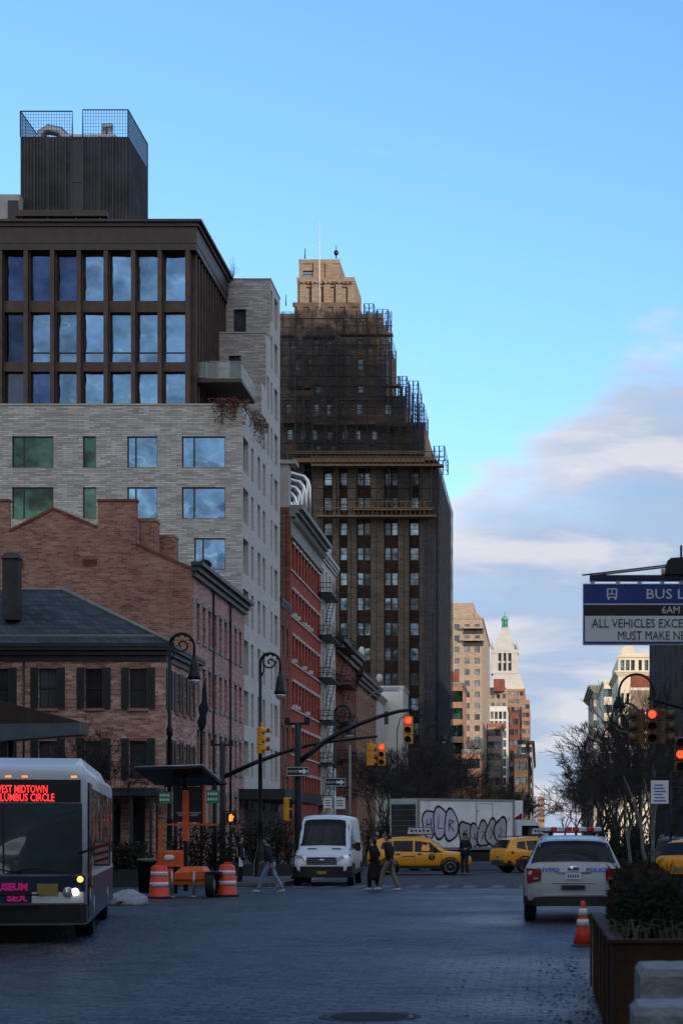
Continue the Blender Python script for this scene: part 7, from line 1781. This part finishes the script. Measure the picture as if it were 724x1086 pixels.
def person(label, loc, rz, pose, top='cloth_black', legs='denim', coat=0.0, cap=False, bag=False, h=1.74, woman=False, hair='hair', head_turn=0.0):
    """local frame: faces +Y. pose: lean, feet ((x,y),(x,y)) with lift, hands ((x,y,z),(x,y,z))"""
    k = h / 1.74; ln = pose.get('lean', 0); tw = .155 if woman else .18; hip = pose.get('hip', .92)
    fy = lambda z: ln * (z - .95) / .6
    V = []; E = []; Rr = []; N = {}
    def v(n, p, r, par=None):
        N[n] = len(V); V.append(tuple(c * k for c in p)); Rr.append(tuple(x * k for x in r) if hasattr(r, '__len__') else r * k)
        if par: E.append((N[par], N[n]))
    v('pelvis', (0, 0, hip + .03), (.145, .10)); v('waist', (0, fy(1.13), 1.13), (.13, .09), 'pelvis'); v('chest', (0, fy(1.32) + .01, 1.32), (.155, .10), 'waist'); v('collar', (0, fy(1.46), 1.455), (.09, .07), 'chest')
    v('neck', (0, fy(1.52) + .01, 1.52), .05, 'collar'); hx = math.sin(head_turn) * .02
    v('jaw', (hx, fy(1.58) + .03, 1.575), (.058, .07), 'neck'); v('face', (hx, fy(1.65) + .02, 1.65), (.074, .092), 'jaw'); v('crown', (hx, fy(1.7) + .01, 1.695), (.06, .075), 'face')
    knees = []
    for i, s in enumerate((-1, 1)):
        fx, fyy, lift = pose['feet'][i]; hp = Vector((s * .09, 0, hip)); an = Vector((fx, fyy, .085 + lift)); d = an - hp; L1, L2 = .43, .43; dist = min(d.length, L1 + L2 - .002)
        a = (L1 * L1 - L2 * L2 + dist * dist) / (2 * dist); hh = math.sqrt(max(0, L1 * L1 - a * a)); dn = d.normalized(); fwd = (Vector((0, 1, 0)) - dn * dn.y).normalized(); kn = hp + dn * a + fwd * hh; an = hp + dn * dist
        knees.append((hp, kn, an)); n = str(i)
        v('hip' + n, hp, .088, 'pelvis'); v('thigh' + n, hp.lerp(kn, .5), .075, 'hip' + n); v('knee' + n, kn, .055, 'thigh' + n); v('calf' + n, kn.lerp(an, .35) + Vector((0, -.012, 0)), .055, 'knee' + n); v('ankle' + n, an, .036, 'calf' + n)
        tip = an + Vector((s * .02, .15, -.045 - (.05 if pose['feet'][i][2] > .02 else 0))); v('toe' + n, tip, (.035, .026), 'ankle' + n)
        sh = Vector((s * tw, fy(1.43), 1.425)); wr = Vector(pose['hands'][i]); d = wr - sh; A, B = .29, .26; dist = min(d.length, A + B - .002); a = (A * A - B * B + dist * dist) / (2 * dist); hh = math.sqrt(max(0, A * A - a * a)); dn = d.normalized(); back = (Vector((s * .25, -1, -.1)) - dn * Vector((s * .25, -1, -.1)).dot(dn)).normalized(); el = sh + dn * a + back * hh; wr = sh + dn * dist
        knees.append((sh, el, wr)); v('sh' + n, sh, .062, 'collar'); v('arm' + n, sh.lerp(el, .5), .05, 'sh' + n); v('el' + n, el, .042, 'arm' + n); v('fore' + n, el.lerp(wr, .4), .04, 'el' + n); v('wr' + n, wr, .026, 'fore' + n)
        fd = (wr - el).normalized(); up = Vector((s, 0, 0)); sd2 = fd.cross(up).normalized(); v('palm' + n, wr + fd * .06, (.036, .02), 'wr' + n)
        for q, (off, ln_) in enumerate([(-.03, .072), (-.01, .082), (.01, .078), (.03, .062)]):
            b0 = wr + fd * .085 + sd2 * off; b1 = b0 + fd * ln_ * .55 - up * .008; b2 = b0 + fd * ln_ - up * .03
            v(f'f{q}a' + n, b0, .009, 'palm' + n); v(f'f{q}b' + n, b1, .009, f'f{q}a' + n); v(f'f{q}c' + n, b2, .008, f'f{q}b' + n)
        v('th' + n, wr + fd * .045 - sd2 * .04 - up * .01, .010, 'palm' + n); v('tip' + n, wr + fd * .09 - sd2 * .055 - up * .02, .009, 'th' + n)
    v('nose', (hx, fy(1.64) + .118, 1.635), .012, 'face')
    for s in (-1, 1): v('ear%d' % s, (hx + s * .078, fy(1.64) + .01, 1.64), .014, 'face')
    o = skinned('person', V, E, Rr, 'skin'); o.location = loc; o.rotation_euler = (0, 0, rz); tag(o, label, 'person')
    # clothes: same skeleton, slightly larger
    def sub(names, extra, m, name, scale_tab, par=o):
        idx = {n: i for i, n in enumerate(names)}; VV = [V[N[n]] for n in names]; EE = [(idx[a], idx[b]) for a, b in extra]
        RR = []
        for n in names:
            r = Rr[N[n]]; r = r if hasattr(r, '__len__') else (r, r); g_ = scale_tab.get(n[:-1] if n[-1].isdigit() else n, .02) * k; RR.append((r[0] + g_, r[1] + g_))
        return skinned(name, VV, EE, RR, m, par)
    nm = ['pelvis', 'waist', 'chest', 'collar']; ed = [('pelvis', 'waist'), ('waist', 'chest'), ('chest', 'collar')]
    for i in '01':
        nm += ['sh' + i, 'arm' + i, 'el' + i, 'fore' + i, 'wr' + i]; ed += [('collar', 'sh' + i), ('sh' + i, 'arm' + i), ('arm' + i, 'el' + i), ('el' + i, 'fore' + i), ('fore' + i, 'wr' + i)]
    jk = sub(nm, ed, top, 'coat' if coat else 'jacket', {'pelvis': .035, 'waist': .045, 'chest': .035, 'collar': .012, 'sh': .02, 'arm': .025, 'el': .022, 'fore': .02, 'wr': .018})
    nm = ['pelvis']; ed = []
    for i in '01': nm += ['hip' + i, 'thigh' + i, 'knee' + i, 'calf' + i, 'ankle' + i]; ed += [('pelvis', 'hip' + i), ('hip' + i, 'thigh' + i), ('thigh' + i, 'knee' + i), ('knee' + i, 'calf' + i), ('calf' + i, 'ankle' + i)]
    sub(nm, ed, legs, 'trousers', {'pelvis': .012, 'hip': .014, 'thigh': .018, 'knee': .022, 'calf': .02, 'ankle': .028})
    for i in '01':
        a, b = Vector(V[N['ankle' + i]]), Vector(V[N['toe' + i]]); g = MB(); hd = a + Vector((0, -.06, -.045)) * k
        rings = []
        for f, w_, hh in [(0, .032, .07), (.25, .04, .085), (.55, .045, .07), (.85, .042, .05), (1.0, .025, .035)]:
            c = hd.lerp(b + Vector((0, .04, .0)) * k, f); rings.append([(c.x + w_ * k * x, c.y, c.z - .03 * k + hh * k * z) for x, z in [(-1, 0), (1, 0), (1.05, .35), (.7, .9), (0, 1.05), (-.7, .9), (-1.05, .35)]])
        g.loft(rings); put(g, 'shoe', pose.get('shoe', 'shoe'), o)
    if coat:
        g = MB(); z0 = 1.18; rings = []
        for f in range(7):
            z = z0 - (z0 - coat) * f / 6; rx, ry = .17 + .07 * f / 6, .125 + .13 * f / 6; n = 20; rings.append([((rx + .012 * math.sin(5 * a + f)) * math.cos(a) * k, (ry * math.sin(a) + .01 * math.sin(7 * a) - .02 * f / 6) * k, z * k) for a in [2 * math.pi * j / n for j in range(n)]])
        g.loft(rings); put(g, 'coat_skirt', top, jk)
    # hair, eyes, mouth
    g = MB(); c = (hx * k, (fy(1.68) - .012) * k, 1.675 * k)
    n = 14; rings = []
    for j, (zz, rr, yo) in enumerate([(.075, .03, .0), (.065, .068, .0), (.03, .092, -.004), (-.005, .096, -.016), (-.045, .085, -.03), (-.08 if not woman else -.2, .06, -.04)]):
        rings.append([(c[0] + rr * .92 * k * math.cos(2 * math.pi * q / n), c[1] + (yo + (rr * 1.1 if math.sin(2 * math.pi * q / n) < 0 else rr * (1.05 if j < 3 else .25)) * math.sin(2 * math.pi * q / n)) * k, c[2] + zz * k) for q in range(n)])
    g.loft(rings); put(g, 'hair', hair, o)
    for s in (-1, 1):
        g = MB(); g.ball(((hx + s * .028) * k, (fy(1.655) + .098) * k, 1.655 * k), .012 * k, .008 * k, .008 * k, 8); put(g, 'eye', 'black_plastic', o)
    g = MB(); g.ball((hx * k, (fy(1.6) + .092) * k, 1.598 * k), .022 * k, .008 * k, .006 * k, 8); put(g, 'mouth', 'leaf_red', o)
    if cap:
        g = MB(); g.lathe((c[0], c[1] + .01, c[2] - .0), [(.10, .02), (.11, .05), (.12, .085), (.05, .10), (.01, .10)], 16); g.box(c[0] - .07, c[0] + .07, c[1] + .08, c[1] + .16, c[2] + .02, c[2] + .03); put(g, 'cap', 'cloth_navy', o)
        g = MB(); g.lathe((0, 0, (hip + .06) * k), [(.185, 0), (.185, .055)], 18); g.box(.17, .23, -.04, .06, .86, 1.0); g.box(-.22, -.17, -.05, .05, .9, 1.0); put(g, 'duty_belt', 'black_plastic', o)
    if bag:
        g = MB(); g.rbox(.19, .23, -.07, .08, .66, .98, .02); g.tube([(.21, -.1, .98), (.1, -.12, 1.3), (-.1, .02, 1.47), (.05, .14, 1.3), (.21, .12, .98)], .012, 5); put(g, 'shoulder_bag', 'reflective', o)
    return o

def at(px, D): return (X_(px, D), D, 0)
walkL = dict(lean=.10, hip=.88, feet=((-.09, .36, 0), (.09, -.40, .03)), hands=((-.26, -.12, .92), (.24, .26, 1.0)))
person('person in dark jacket and pale jeans striding left across the street alone', at(286, 57.5), R(82), walkL, 'cloth_navy', 'denim', h=1.68)
person('person in long black coat walking on the left of the couple by the van', at(396.5, 60), R(70), dict(lean=.04, hip=.92, feet=((-.08, .12, 0), (.08, -.14, .01)), hands=((-.2, .06, .95), (.2, .1, .98))), 'cloth_black', 'cloth_black', coat=.34, h=1.68, woman=True)
person('person in black jacket, khaki trousers and white shoes on the right of the couple', at(413, 59.8), R(78), dict(lean=.06, hip=.90, feet=((-.09, .30, .02), (.09, -.26, 0)), hands=((-.24, .0, .92), (.22, .12, .95))), 'cloth_black', 'khaki', h=1.78)
person('police officer in dark uniform and cap standing before the graffiti truck', at(493, 82.5), R(150), dict(lean=.02, hip=.93, feet=((-.14, .03, 0), (.14, -.03, 0)), hands=((-.2, .2, 1.12), (.2, .2, 1.1)), shoe='black_plastic'), 'cloth_navy', 'cloth_navy', cap=True, h=1.82)
person('person in dark clothes standing behind the right barrel with a pale bag', at(254, 66), R(-70), dict(lean=.03, hip=.93, feet=((-.09, .04, 0), (.09, -.05, 0)), hands=((-.2, .12, 1.0), (.22, .05, .86)), shoe='black_plastic'), 'cloth_navy', 'cloth_black', bag=True, h=1.72)
# a few people far off on the right-hand pavement
for px, D, top, lb in [(674, 96, 'cloth_black', 'distant dark figure on the right pavement left of the pale trunked tree'), (702, 84, 'cloth_grey', 'distant figure in a greyish top on the right pavement')]:
    person(lb, (X_(px, D), D, .13), R(170), dict(lean=.02, hip=.92, feet=((-.09, .15, 0), (.09, -.12, 0)), hands=((-.22, .02, .92), (.22, .02, .92)), shoe='black_plastic'), top, 'cloth_navy', h=1.72)
